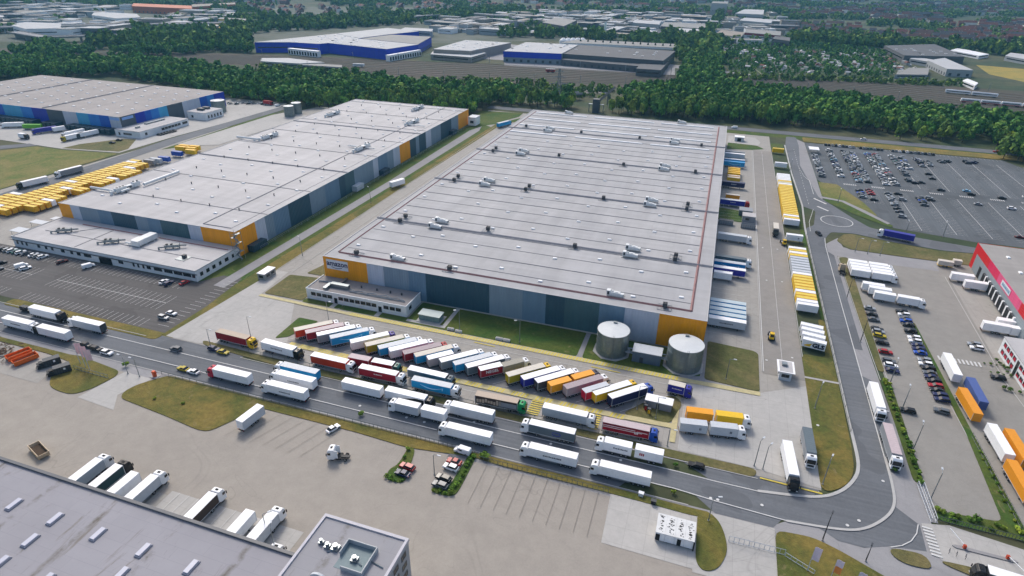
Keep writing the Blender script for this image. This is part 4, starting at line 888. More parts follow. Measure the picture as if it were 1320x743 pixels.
def box_body(par, x0, L, side, roof, rear=None, H0=1.05, H1=4.0, prints=(), wd=2.56, frame=True):
    """cargo box from x0 (rear) to x0+L"""
    cx = x0+L/2
    b = simple_part('cargo_box', ('cb', round(L, 2), H0, H1, wd), lambda: MB().box(-L/2, L/2, -wd/2, wd/2, H0, H1-.12), par, [side], loc=(cx, 0, 0))
    simple_part('roof', ('cr', round(L, 2), H1, wd), lambda: MB().box(-L/2-.02, L/2+.02, -wd/2-.02, wd/2+.02, H1-.12, H1), b, [roof])
    simple_part('rear_door', ('cd', H0, H1, wd), lambda: MB().box(-.06, 0, -wd/2+.05, -.02, H0+.06, H1-.15).box(-.06, 0, .02, wd/2-.05, H0+.06, H1-.15), b, [rear or side], loc=(-L/2, 0, 0))
    if frame:
        simple_part('edge_rail', ('ce', round(L, 2), H0, H1, wd), lambda: MB().box(-L/2-.03, L/2+.03, -wd/2-.03, -wd/2-.003, H0, H0+.14).box(-L/2-.03, L/2+.03, wd/2+.003, wd/2+.03, H0, H0+.14)
            .box(L/2-.1, L/2+.03, -wd/2-.032, -wd/2-.002, H0+.14, H1-.12).box(-L/2-.03, -L/2+.1, -wd/2-.032, -wd/2-.002, H0+.14, H1-.12), b, [lgrey])
    for p in prints:
        if p == 'smile': smile(b, L, smile_m); smile(b, L, smile_m, 1)
        elif p == 'text': print_bars(b, L, 2.35, 12, ink, int(x0*7)+3, -2.6)
        elif p == 'textl': print_bars(b, L, 2.35, 12, ink, int(x0*7)+3, -2.6, side=1)
        elif p == 'red': print_bars(b, L, 2.3, 3, inkr, 5, 0.6, .9, side=1); print_bars(b, L, 2.0, 6, ink, 5, -.4, .3, side=1)
        elif p == 'logo': print_bars(b, L, 2.1, 2, ink, 8, L/2-2.2, .8)
        elif p == 'whitetext': print_bars(b, L, 2.6, 7, inkw, 2, -1.2, .35)
        elif p == 'pictures':
            mb = MB(); r = random.Random(4)
            for i in range(9): mb.box(-L/2+.5+i*.9, -L/2+1.2+i*.9, -wd/2-.03, -wd/2-.004, 1.5+r.random()*.6, 2.7+r.random()*.8)
            ob('picture_print', mb, b, (P['tan'],)); ob('picture_print', MB().box(.9, L/2-.3, -wd/2-.03, -wd/2-.004, 1.5, 3.2), b, (P['mgrey'],))
        elif p == 'stripes':
            mb = MB(); mb.box(-L/2+.2, L/2-4, -wd/2-.03, -wd/2-.004, 3.0, 3.2); mb.box(-L/2+.2, L/2-2, -wd/2-.03, -wd/2-.004, 2.4, 2.6); mb.box(L/2-3.5, L/2-.5, -wd/2-.03, -wd/2-.004, 2.75, 2.95); ob('stripe_print', mb, b, (inkw,))
            ob('stripe_print', MB().box(-L/2+.2, L/2-.2, -wd/2-.028, -wd/2-.004, 3.5, 3.66), b, (black,)); print_bars(b, L, 1.9, 3, inkw, 3, L/2-4.2, .9)
        elif p == 'ellipse':
            mb = MB(); [mb.bar((1.2*math.cos(R(a))-.6, wd/2+.02, 2.4+.5*math.sin(R(a))), (1.2*math.cos(R(a+20))-.6, wd/2+.02, 2.4+.5*math.sin(R(a+20))), .13) for a in range(20, 330, 20)]; ob('oval_emblem', mb, b, (P['indigo'],))
        elif p == 'wave':
            mb = MB(); mb.add([(-L/2+.3, -wd/2-.02, 1.2), (L/2-3, -wd/2-.02, 3.5), (L/2-.2, -wd/2-.02, 3.5), (L/2-.2, -wd/2-.02, 1.2), (2, -wd/2-.02, 1.3)], [(0, 1, 2, 3, 4)]); ob('wave_print', mb, b, (P['black'],))
        elif p[0] == '=':
            wall_text(b, text_mesh(p[1:], 1.5, .02, .04), inkw, (.2, -wd/2-.03, 2.75), '-y')
    return b
def chassis(par, x0, x1, H0=1.05):
    simple_part('chassis', ('ch', round(x1-x0, 2)), lambda: MB().box(-(x1-x0)/2, (x1-x0)/2, -.55, -.35, .7, 1.05).box(-(x1-x0)/2, (x1-x0)/2, .35, .55, .7, 1.05).box(-(x1-x0)/2-.05, -(x1-x0)/2+.08, -1.2, 1.2, .45, .75), par, [chas], loc=((x0+x1)/2, 0, 0))
def tail(par, x):
    for s in (-1, 1): simple_part('tail_light', ('tl',), lambda: MB().box(-.03, .03, -.2, .2, .55, .7), par, [redlamp], loc=(x-.06, s*.95, .1))
def tractor(par, xf, col, y=0):
    """cab and tractor, front bumper at xf"""
    C1 = [(-2.15, .9), (-2.15, 3.55), (-1.95, 3.78), (-.75, 3.72), (-.30, 3.25), (-.02, 1.7), (0, .45), (-.25, .35), (-2.0, .45)]
    cab = simple_part('cab', ('cab',), lambda: MB().prism(C1, -1.24, 1.24), par, [col], bevel=.08, loc=(xf, 0, 0))
    simple_part('windscreen', ('ws',), lambda: MB().add([(-.265, -1.08, 3.1), (-.265, 1.08, 3.1), (.03, 1.12, 1.85), (.03, -1.12, 1.85), (-.33, -1.08, 3.08), (-.33, 1.08, 3.08), (-.06, 1.12, 1.82), (-.06, -1.12, 1.82)], [(0, 1, 2, 3), (4, 7, 6, 5), (0, 3, 7, 4), (1, 5, 6, 2), (0, 4, 5, 1), (3, 2, 6, 7)]), cab, [glass])
    for s in (-1, 1):
        simple_part('side_window', ('sw',), lambda: MB().box(-1.15, -.3, -.02, .02, 1.95, 2.75), cab, [glass], loc=(0, s*1.245, 0))
        simple_part('mirror', ('mi',), lambda: MB().box(-.1, .05, -.12, .12, 1.9, 2.7), cab, [black], loc=(-.05, s*1.48, 0))
        simple_part('headlight', ('hl',), lambda: MB().box(-.03, .04, -.22, .22, .62, .85), cab, [headl], loc=(0, s*.92, 0))
        simple_part('side_fairing', ('sf',), lambda: MB().box(-.9, 0, -.05, .05, .9, 3.5), cab, [col], loc=(-2.16, s*1.15, 0))
    simple_part('grille', ('gr',), lambda: MB().box(-.01, .04, -.85, .85, .9, 1.6), cab, [chas])
    simple_part('roof_hatch', ('rh',), lambda: MB().box(-1.55, -1.0, -.4, .4, 3.74, 3.82), cab, [black])
    simple_part('tractor_frame', ('tf',), lambda: MB().box(-6.0, -.4, -.5, .5, .55, .95).box(-3.9, -2.5, -1.2, -.75, .45, 1.0).box(-3.9, -2.5, .75, 1.2, .45, 1.0), par, [chas], loc=(xf, 0, 0))
    wheels(par, (xf-1.4, xf-5.0))
def semi(x, y, rz, label, side=whitep, roof=whitep, cab=white, prints=(), group=None, rear=None, name='articulated_truck', z=VZ, sp=0):
    """x, y: centre of the cargo box on the ground; rz: heading in degrees"""
    t = empty(name, (x, y, z), R(rz), label, 'lorry', group)
    L = 13.5; box_body(t, -L/2, L, side, roof, rear, prints=prints); chassis(t, -L/2, L/2-1); tail(t, -L/2)
    wheels(t, (-L/2+1.6, -L/2+2.9, -L/2+4.2)); simple_part('side_guard', ('sg',), lambda: MB().box(-1.6, 3.2, -1.2, -1.14, .45, .95).box(-1.6, 3.2, 1.14, 1.2, .45, .95), t, [mat('side guard', '#6f7478', .5)])
    tractor(t, L/2+2.55, cab); return t
def trailer(x, y, rz, label, side=whitep, roof=whitep, prints=(), group=None, rear=None, L=13.5, z=VZ, name='semi_trailer', swap=False):
    t = empty(name, (x, y, z), R(rz), label, 'trailer', group)
    box_body(t, -L/2, L, side, roof, rear, prints=prints); chassis(t, -L/2, L/2-.6); tail(t, -L/2)
    xs = (-L/2+1.6, -L/2+2.9, -L/2+4.2) if L > 10 else (-.8, .7)
    wheels(t, xs)
    for s in (-1, 1): simple_part('landing_leg', ('ll',), lambda: MB().box(-.09, .09, -.09, .09, 0, 1.05).box(-.2, .2, -.2, .2, 0, .06), t, [chas], loc=(L/2-2.6, s*.8, 0))
    return t
def road_train(x, y, rz, label, s1, s2=None, r1=whitep, r2=None, cab=white, prints=(), prints2=(), gap=1.0, name='drawbar_truck', group=None):
    """rigid lorry with a drawbar trailer; x, y is the middle between both boxes"""
    t = empty(name, (x, y, VZ), R(rz), label, 'lorry', group); L = 7.6
    box_body(t, gap/2, L, s1, r1, prints=prints); box_body(t, -gap/2-L, L, s2 or s1, r2 or r1, prints=prints2)
    chassis(t, gap/2, gap/2+L); chassis(t, -gap/2-L, -gap/2); wheels(t, (gap/2+1.3, gap/2+2.6, -gap/2-5.4, -gap/2-4.1)); tail(t, -gap/2-L)
    tractor(t, gap/2+L+2.45, cab); return t
def rigid(x, y, rz, label, side, roof, cab, L=7.4, prints=(), name='box_truck', group=None):
    t = empty(name, (x, y, VZ), R(rz), label, 'lorry', group)
    box_body(t, -L/2, L, side, roof, prints=prints); chassis(t, -L/2, L/2); wheels(t, (-L/2+1.6, -L/2+2.8)); tail(t, -L/2); tractor(t, L/2+2.4, cab); return t
yside_m = mat('amber yellow box side', '#d8a416', .55, .1)
def swap_body(x, y, rz, label, col, roof=None, group=None, z=VZ, L=7.6, legs=True, prints=()):
    t = empty('swap_body', (x, y, z), R(rz), label, 'container', group)
    h0 = 1.1 if legs else .12
    box_body(t, -L/2, L, col, roof or col, None, h0, h0+2.75, prints, wd=2.42, frame=False)
    simple_part('corner_frame', ('scf', h0, L), lambda: MB().box(-L/2-.03, -L/2+.12, -1.31, -1.285, h0, h0+2.7).box(L/2-.12, L/2+.03, -1.31, -1.285, h0, h0+2.7).box(-L/2-.03, -L/2+.12, 1.285, 1.31, h0, h0+2.7).box(L/2-.12, L/2+.03, 1.285, 1.31, h0, h0+2.7).box(-L/2, L/2, -1.2, 1.2, h0-.12, h0-.003), t, [col])
    rail = P['amber'] if col in (P['yellow'], yside_m) else lgrey if col is whitep else grey  # darker tone for the gap shade drawn along the roof edges
    simple_part('gap_shade_strip', ('srr', h0, L), lambda: MB().box(-L/2, L/2, -1.23, -1.05, h0+2.752, h0+2.79).box(-L/2, L/2, 1.05, 1.23, h0+2.752, h0+2.79), t, [rail])  # added edge strips: colour stands in for shaded gaps between close boxes
    if legs:
        for a in (-1, 1):
            for b in (-1, 1): simple_part('support_leg', ('sl',), lambda: MB().box(-.06, .06, -.06, .06, 0, 1.0).box(-.15, .15, -.15, .15, 0, .05), t, [chas], loc=(a*(L/2-.9), b*1.12, 0))
    return t

# ---- queue on the public road (cabs to the left unless noted)
semi(-82.6, -59.3, 0, 'white lorry with black cab by the west car park bays, driving right', side=whitep, cab=P['black'])
semi(-59.8, -60.4, 180, 'white lorry with open dark rear, nose to the left behind the black cabbed one', side=lgrey, rear=dgrey)
semi(-84, -68.2, 0, 'all white lorry heading right at the left edge of the road', prints=('text',))
semi(-66.5, -68.4, 180, 'white trailer lorry with a small black cab parked above the orange skips', side=whitep, cab=P['black'])
semi(10.2, -68.1, 180, 'white lorry with a pinkish red cab on the road', cab=P['pink'])
semi(29.4, -59.2, 180, 'white cabbed lorry with pale roof and a blue side stripe, rearmost of three abreast', side=P['sky'], roof=lgrey)
semi(31, -63.4, 180, 'white lorry in the middle of three standing abreast on the road', prints=('text',))
semi(31.8, -69, 180, 'white lorry nearest the lawn of three standing abreast on the road', prints=('text',))
trailer(52.9, -60, 180, 'uncoupled plain white trailer on the road right of three abreast lorries')
semi(67.9, -59.4, 0, 'white lorry with black wave print and black cab beside the twin box one', prints=('wave',), cab=P['black'])
road_train(75.0, -63.8, 180, 'white lorry towing a second white box, beside the wave printed one', lgrey, whitep)
semi(89.8, -59.3, 180, 'white lorry on the far lane straight above the small bushes island', side=lgrey)
semi(92.5, -68.6, 180, 'plain white lorry on the near lane next to the parked cars island')
semi(114.5, -59.4, 180, 'white cabbed lorry with blue grey side and an oval emblem', side=P['slate'], prints=())
semi(117.3, -69.2+.4, 180, 'white lorry with small dark side lettering on the near lane', prints=('text',))
road_train(137.9, -59.6, 180, 'white lorry and trailer pair with a small red emblem on the second box', whitep, whitep, prints=(), prints2=())
semi(137.1, -69.1, 180, 'plain white lorry furthest right on the near lane of the road')
for t in list(COL.objects)[-4000:]:
    pass
def back_print(label_part, kind):
    for o in COL.objects:
        if o.get('label') and label_part in o['label']:
            b = [c for c in o.children if c.name.startswith('cargo_box')]
            return b
for lp, fn in (('oval emblem', lambda b: (lambda mb: ob('oval_emblem', mb, b[0], (P['indigo'],)))( [mb for mb in [MB()] for _ in [[mb.bar((1.3*math.cos(R(a))-1.5, 1.31, 2.4+.55*math.sin(R(a))), (1.3*math.cos(R(a+20))-1.5, 1.31, 2.4+.55*math.sin(R(a+20))), .16) for a in range(20, 330, 20)]]][0])),
               ('small dark side lettering', lambda b: print_bars(b[0], 13.5, 2.2, 12, ink, 5, -2.6, .5, side=1)),
               ('small red emblem', lambda b: (print_bars(b[1], 7.6, 2.1, 3, inkr, 5, 1.2, .9, side=1), print_bars(b[0], 7.6, 2.4, 10, ink, 9, -2.8, .5, side=1))),
               ('middle of three standing', lambda b: print_bars(b[0], 13.5, 2.1, 10, ink, 5, -1.6, .4, side=1)),
               ('nearest the lawn of three', lambda b: print_bars(b[0], 13.5, 2.1, 10, ink, 6, -1.6, .4, side=1))):
    fn(back_print(lp, None))
semi(178.9, -49.8, -85.6, 'white lorry with black cab leaving the pale yard onto the road', side=whitep, cab=P['black'])
rigid(184.4, -40.6, -88.5, 'grey lorry with white cab standing by the lawn at the yard exit', grey, P['slate'], white, L=10.8)
semi(206.5, -11, -90, 'white lorry with white cab in the parking strip beside the bend hedge', side=whitep)
semi(206.8, -32, -90, 'grey roofed lorry with white cab, nearest the road bend', side=grey, roof=P['mauvelight'])
# ---- yard lane, noses to the right
semi(-4.9, -49.8, -1.5, 'red tarpaulin lorry with yellow cab at the left end of the yard', side=P['crimson'], roof=P['tan'], cab=P['yellow'])
semi(14.4, -50, -3, 'white lorry with red and grey lettering and black cab in the yard lane', cab=P['black'], prints=('text',))
semi(35.3, -51, 0, 'orange red lorry with white cab in the yard lane', side=P['redorange'], roof=whitep)
road_train(48.9, -47.3, 2, 'crimson sided lorry and trailer with green cab', P['crimson'], P['crimson'], r1=whitep, r2=P['mauvelight'], cab=P['teal'])
semi(54, -51.6, 1, 'crimson lorry with white cab and small white script', side=P['crimson'], prints=('whitetext',))
semi(69.4, -47.2, -1, 'white roofed lorry with grey blue cab right behind the blue arrow one', side=P['slate'], cab=P['slate'])
semi(73.1, -51.7, 1, 'sky blue lorry with curved arrow print and white cab in the yard lane', side=P['sky'], roof=lgrey, prints=('smile',))
semi(95, -52, 2.5, 'brown picture printed lorry with bright green cab', side=P['brown'], roof=P['tan'], cab=P['green'], prints=('pictures',))
semi(116.2, -50.9, 0, 'white lorry with white cab between two yellow hatched crossings', side=lgrey, roof=whitep)
semi(134.5, -51.2, 1, 'crimson striped lorry with bright blue cab', side=P['crimson'], roof=P['mauvelight'], cab=P['blue'], prints=('stripes',))
# ---- angled truck park
base = (14.0, -39.3)
def angled(x, label, side, roof, cab, kind='semi', prints=(), L=13.5, rz=44.3):
    y = -40.2; a = R(rz)
    cx, cy = x+L/2*math.cos(a), y+L/2*math.sin(a)
    if kind == 'semi': return semi(cx, cy, rz, label, side, roof, cab, prints, 'lorries in the slanted bays')
    return trailer(cx, cy, rz, label, side, roof, prints, 'lorries in the slanted bays', L=L)
angled(13.6, 'red orange lorry, first from the left in the slanted bays', P['redorange'], cream, white)
angled(18.3, 'crimson lorry with pinkish grey roof, second in the slanted bays', P['crimson'], P['mauvelight'], white)
angled(23, 'grey sided white roofed lorry between the crimson and the blue arrow lorries', grey, whitep, white)
angled(28.4, 'sky blue lorry with curved arrow print, first blue one in the slanted bays', P['sky'], lgrey, white, prints=('smile',))
angled(36.6, 'white lorry with purple cab in the slanted bays', whitep, whitep, P['purple'], prints=('text',))
angled(42.5, 'mustard yellow sided lorry with white cab right of the purple cabbed one', P['olive'], cream, white)
angled(47.5, 'sky blue lorry with pale roof right of the mustard one', P['sky'], lgrey, white)
angled(51.7, 'white lorry left of the one with a red cab', whitep, whitep, white)
angled(57, 'crimson lorry with mauve roof and red cab', P['crimson'], P['mauve'], P['red'])
angled(61.3, 'sky blue lorry with cream roof right of the red cabbed one', P['sky'], cream, white)
angled(66, 'short trailer with light roof and picture side right of the cream roofed blue lorry', P['mauvelight'], whitep, white, 'trailer', L=9)
angled(70.6, 'grey sided lorry with white roof and cab in mid row of the slanted bays', grey, whitep, white)
angled(75.6, 'blue sided lorry with light grey roof in mid row of the slanted bays', P['sky'], lgrey, white)
angled(80, 'grey blue sided lorry with white roof left of the short crimson trailer', P['slate'], whitep, white)
angled(84.6, 'short crimson trailer with large white side lettering', P['crimson'], whitep, white, 'trailer', L=7.8, rz=41, prints=('=NEGEL',))
_a = R(44); rigid(90.7+3.8*math.cos(_a)+.2, -35.6+3.8*math.sin(_a), 44, 'short taupe box lorry with white cab in the slanted bays', P['taupe'], P['taupe'], white, 7.6)
angled(94.2, 'mustard yellow lorry with cream roof and yellow cab', P['olive'], cream, P['yellow'])
angled(99.3, 'indigo blue lorry with white roof and cab', P['indigo'], whitep, white)
angled(103.9, 'dark green grey lorry with white roof and cab beside the indigo one', dgrey, whitep, white)
_x, _y = 108.3, -40.4; _t = road_train(_x+8.1*math.cos(_a), _y+8.1*math.sin(_a), 44, 'amber lorry and trailer pair with dark purple cab', P['amber'], P['amber'], P['amber'], P['amber'], P['dpurple'])
angled(113.4, 'mauve grey lorry with white cab right of the amber pair', P['mauve'], P['mauve'], white)
angled(119.4, 'short grey trailer with magenta rear left of the last two lorries', P['pink'], lgrey, white, 'trailer', L=9)
angled(122.6, 'yellow sided lorry with white roof and yellow cab', P['yellow'], whitep, P['yellow'])
angled(127.6, 'navy black lorry with white roof and blue cab, last of the slanted bays', P['navy'], whitep, P['blue'])
# ---- pale yard
rigid(146.6, -26.6, 0-4, 'dark indigo box van with cream roof at the tip of the lawn island', P['indigo'], cream, P['indigo'], 5.2, ('whitetext',))
road_train(158.6, -37.2, 8, 'orange trailer and yellow lorry with white cab in the pale yard', P['yellow'], P['amber'], P['yellow'], P['amber'], prints=())
road_train(157.2, -43.0, 9.5, 'light grey lorry and trailer with small dark emblems in the pale yard', lgrey, lgrey, lgrey, lgrey, prints=('logo',), prints2=('logo',))
kk = empty('site_cabin', (142.2, -35.0, 0), R(-2), 'white roofed site cabin with yellow red clutter on the lawn island', 'site cabin')
ob('wall', MB().box(-4, 4, -1.6, 1.6, .2, 2.8), kk, (grey,)); ob('roof', MB().box(-4.2, 4.2, -1.8, 1.8, 2.8, 3.0), kk, (whitep,)); ob('door', MB().box(-.6, .3, -1.68, -1.6, .3, 2.3), kk, (dgrey,))
for i, (x, y, c) in enumerate(((138.6, -38, 'red'), (139.8, -39.4, 'yellow'), (138.2, -36.9, 'dgrey'))):
    k = empty('charging_pillar', (x, y, .2), 0, ('red equipment pillar at the left end of the site cabin', 'yellow equipment pillar nearest the road by the site cabin', 'dark equipment pillar against the site cabin')[i], 'pillar')
    ob('post', MB().box(-.35, .35, -.3, .3, 0, 1.6), k, (P[c],)); ob('head', MB().box(-.5, .5, -.4, .4, 1.6, 2.0), k, (dgrey,))
# ---- dock side of the central hall (noses to the right)
def dock(y, label, side, roof, cab=None, L=13.5, prints=(), x0=154.2, rz=0, swap=False):
    cx = x0+L/2
    if swap: return swap_body(cx, y, rz, label, side, roof, 'bodies docked on the right side of the central hall', legs=True)
    if cab is not None: return semi(cx, y, rz, label, side, roof, cab, prints, 'lorries docked on the right side of the central hall')
    return trailer(cx, y, rz, label, side, roof, prints, 'trailers docked on the right side of the central hall', L=L)
dock(267.5, 'flat grey trailer docked furthest back on the central hall', grey, grey)
dock(262, 'white lorry docked furthest back on the central hall', lgrey, whitep)
dock(246.6, 'sky blue trailer docked behind another blue one', P['sky'], lgrey); dock(240.5, 'sky blue trailer with arrow print docked left of the yellow bodies', P['sky'], P['sky'], prints=('smile',))
for i, y in enumerate((225.5, 221.8, 218.2, 214.4)): dock(y, ('furthest', 'second furthest', 'third furthest', 'nearest')[i]+' of four yellow bodies docked on the central hall', P['yellow'], P['yellow'], swap=True)
for i, y in enumerate((208.4, 204.6)): dock(y, ('farther', 'nearer')[i]+' of two cream roofed yellow bodies docked on the central hall', P['yellow'], cream, swap=True)
dock(194.4, 'black and white trailer docked alone on the central hall', P['navy'], P['navy'], prints=('whitetext',))
dock(170.3, 'small amber brown lorry docked on the central hall', P['amber'], cream, swap=True)
semi(161, 160.4, 0, 'dark blue lorry with red cab docked on the central hall', P['indigo'], lgrey, P['red'], ('whitetext',))
semi(161.6, 107.6, -1.5, 'white grey lorry with white cab docked behind the gatehouse lane', lgrey, lgrey, white)
semi(161.2, 79.6, -1.5, 'dark teal lorry with white cab docked beside a blue trailer', P['slate'], P['slate'], white)
dock(73.8, 'sky blue trailer with grey roof and arrow print docked near the blue white one', P['sky'], lgrey, prints=('smile',)); dock(67.3, 'white roofed indigo trailer docked beside the small white box', P['indigo'], whitep, prints=('whitetext',))
swap_body(158.4, 62.3, 0, 'small white box body docked in front of the indigo trailer', whitep, group='bodies docked on the right side of the central hall')
for i, y in enumerate((35.4, 31.8, 28.2, 24.7)): dock(y, 'sky blue trailer with pale roof, '+('farthest', 'second', 'third', 'last')[i]+' of four left of the white one', P['sky'], mat('pale blue roof', '#b9c9cf', .5))
dock(21, 'white trailer with small lettering nearest the orange corner', lgrey, whitep, prints=('text',))
for i, (y, x) in enumerate(((131, 158.4), (129.5, 169.5))):
    k = empty('open_container', (x, y, VZ), R(-3), ('grey roofed waste container against the central hall', 'open topped grey waste container beside the service road')[i], 'container')
    ob('body', MB().box(-3.6, 3.6, -1.3, -1.18, .15, 2.2).box(-3.6, 3.6, 1.18, 1.3, .15, 2.2).box(-3.6, -3.48, -1.18, 1.18, .15, 2.2).box(3.48, 3.6, -1.18, 1.18, .15, 2.2).box(-3.48, 3.48, -1.18, 1.18, .15, .4), k, (grey,))
    if i == 0: ob('lid', MB().box(-3.6, 3.6, -1.3, 1.3, 2.2, 2.35), k, (dgrey,))
    rr = MB(); [rr.box(-3.3+j*1.1, -3.2+j*1.1, -1.38, -1.3, .15, 2.2) for j in range(7)]; ob('rib', rr, k, (dgrey,))
sheet('lawn', [(154.2, 137), (154.2, 156.5), (166.5, 154), (166.5, 136.6)], Z3, m_green, .06)
gh = office('gatehouse', 166.5, 173, 138, 144, 3.2, 'flat roofed grey site office beside the dock lane, nearer of a pair', [('-y', 169, 1.8, 2, 1.2, 1)], cat='site cabin', m=grey)
gh = office('gatehouse', 164.8, 171.6, 146.4, 152, 3.2, 'blue grey roofed site office beside the dock lane, rear of a pair', [('-y', 168, 1.8, 2, 1.2, 1)], cat='site cabin', m=P['slate'], roofm=grey)
gh = office('gatehouse', 178.4, 182.2, -7, -.8, 3.4, 'small white gatehouse at the near end of the service road', [('-y', 180.3, 1.9, 2.4, 1.2, 1), ('+x', -4, 1.9, 3, 1.2, 2), ('-x', -4, 1.9, 3, 1.2, 2)], cat='gatehouse', m=lgrey)
ob('cooling_unit', MB().box(179, 180.6, -4, -2.4, 3.7, 4.5), gh, (steel,)); ob('canopy', MB().box(177.6, 183, -7.6, -.2, 3.45, 3.6), gh, (whitep,))
gh = office('gatehouse', -29.6, -26, -6.2, 1, 2.9, 'small grey gate cabin on the pale apron by the left hall', [('-y', -27.8, 1.7, 2, 1.2, 1), ('+x', -4, 1.7, 2, 1.2, 1), ('+x', -1, 1.7, 2, 1.2, 1)], cat='gatehouse', m=mat('cabin wall', '#8f9290', .6), roofm=whitep); gh.rotation_euler.z = 0
# ---- column of bodies east of the service road
cR1, cR2, cR3 = crop(900, 180, 7.333), crop(900, 270, 7.333), crop(900, 360, 7.333)
W_, Y_, C_, G_ = (whitep, 'white'), (P['yellow'], 'yellow'), (mat('dirty cream roof', '#d8cfa8', .6, .1), 'cream'), (lgrey, 'pale grey')
seq = [(cR1, 768, 128, Y_), (cR1, 775, 222, W_)]
yy = 223.0; ys = []
for c in (W_, W_, W_, W_, W_, Y_, C_, W_) + (Y_,)*14: ys.append((yy, c)); yy -= 2.95
yy = 158.0
for c in (Y_, Y_, Y_, Y_, W_, Y_, W_): ys.append((yy, c)); yy -= 2.95
ys += [(cR1(775, 138)[1]+0, Y_), (cR1(780, 232, 3)[1], W_), (cR2(920, 240, 4)[1], (whitep, 'white lettered'))]
yy = cR2(945, 365, 4)[1]
while yy > cR3(1040, 262, 4)[1]+1: ys.append((yy, None)); yy -= 2.86
rest = [W_, Y_, W_, Y_, G_, G_, G_, G_, G_, G_, W_, Y_, Y_, Y_, Y_, Y_, W_, Y_, Y_, W_, W_, Y_, Y_, W_]
ri = 0; nk = {}; ytop = mat('yellow box roof', '#e2c84e', .6, .1); yside = mat('amber yellow box side', '#d8a416', .55, .1)
for (y, c) in ys:
    if c is None: c = rest[min(ri, len(rest)-1)]; ri += 1
    if len([1 for q in ys if q[1] is None]) == ri: c = W_
    nk[c[1]] = nk.get(c[1], 0)+1
    a = ('far end', 'upper part', 'middle', 'lower part', 'near end')[min(4, max(0, int((270-y)/46)))]
    swap_body(191, y, 0, c[1]+' body by the service road, '+str(nk[c[1]])+'. '+c[1].split()[0]+' one from the far end', (whitep if c[1] == 'cream' else c[0]), (ytop if c[0] is P['yellow'] else c[0]), 'bodies parked along the service road', L=7.6, prints=('logo',) if c[1] == 'white lettered' else ())
for i, (ya, rz) in enumerate(((27.2, -8), (23.8, -9), (20.2, -9))):
    swap_body(191, ya, rz, 'white box body, '+('first', 'second', 'third')[i]+' of three askew ones behind the lettered near end body', whitep, group='bodies parked along the service road')
t = swap_body(191, 16.4, -10, 'white box body with yellow arrow and large dark letters at the near column end', whitep, group='bodies parked along the service road')
wall_text(t, text_mesh('GLS', 2.3, .02, .12), mat('letter navy', '#1b2440', .5), (1.5, -1.33, 2.3), '-y')
ob('arrow_emblem', MB().add([(-3.0, -1.33, 1.5), (-1.2, -1.33, 1.5), (-.6, -1.33, 2.9), (-1.3, -1.33, 2.6), (-3.0, -1.33, 1.9)], [(0, 1, 2, 3, 4)]), t, (P['yellow'],))
# ---- left hall containers
n1 = 0
for (cx, ya, yb, gap, skip) in ((-207.9, -24, 102, 3.25, ()), (-199.4, -24, 98, 3.25, (9,)), (-190.9, 17, 34, 3.25, ()), (-190.6, 44, 49, 3.25, ()), (-190.6, 57, 86, 3.25, (4,)), (-216.4, -24, 30, 3.25, (8,))):
    y = ya; k = 0
    while y < yb:
        if k not in skip:
            whi = (k*7+int(cx)) % 13 == 0; n1 += 1
            swap_body(cx+(k*37 % 5)*.08, y, (k*13 % 3-1)*.6, ('white box among the yellow boxes stacked in rows left of the left hall' if whi else 'yellow box body parked in the close rows left of the left hall'), whitep if whi else yside, None if whi else ytop, 'boxes in the rows left of the left hall'+(', white' if whi else ''))
        y += gap; k += 1
for x, y, c, l in ((-207, 140, 'yellow', 'yellow box at the rear of the small group behind the left hall'), (-199, 141, 'yellow', 'yellow box right rear in the small group behind the left hall'), (-198, 136.6, 'yellow', 'yellow box right middle in the small group behind the left hall'), (-206.5, 136, 'yellow', 'yellow box left middle in the small group behind the left hall'), (-194, 132, 'yellow', 'yellow box next to the white marked blue box behind the left hall'), (-199.5, 125.5, 'blue', 'blue box with pale print next to small yellow group'), (-197.5, 112.5, 'blue', 'plain blue box between the grey ones and the printed blue one'), (-199.5, 107.6, 'lgrey', 'grey rounded box right of the nearer grey one'), (-200.5, 103.6, 'mgrey', 'nearer grey box beside the plain blue one')):
    swap_body(x, y, 3, l, P[c], group='mixed boxes behind the left hall')
semi(-230.6, 49, -104, 'white lorry with black cab driving on the road left of the yellow boxes', cab=P['black']); semi(-230.4, 72, -99, 'grey sided lorry with white cab driving behind the black cabbed one', side=grey)
semi(-376, 143, 200-180+190, 'white lorry standing at the far blue hall docks at left edge', cab=white)
trailer(-357.8, 144, 22, 'lime green trailer at the far blue hall docks', P['lime'], P['lime']); semi(-339.5, 141, 255-10, 'blue lorry at the far blue hall docks', P['indigo'], P['indigo'], P['indigo'])
trailer(-333, 146, 70, 'short white trailer beside the blue lorry at the far docks', L=8); semi(-311.8, 142, 262-0, 'white trailer lorry at the far docks, rear of two close together'); semi(-302.8, 134, 263, 'white lorry with yellow black cab at the far docks', cab=P['olive']); semi(-300.5, 144, 258, 'shorter white lorry with dark cab rightmost at the far docks', cab=P['dgrey'])
rigid(-338, 121.5, 0, 'small white box lorry on the lane before the far blue hall', whitep, whitep, P['black'], 5.5)
semi(-31.4, 124, 72, 'white lorry driving away along the path beside the left hall', side=whitep) if False else trailer(-31.6, 123.2, 68, 'white box trailer alone on the lane between the two halls', whitep, whitep, L=10)
semi(-22, 290, 68, 'light blue lorry driving at the far end between the two halls', P['sky'], lgrey, P['sky'])
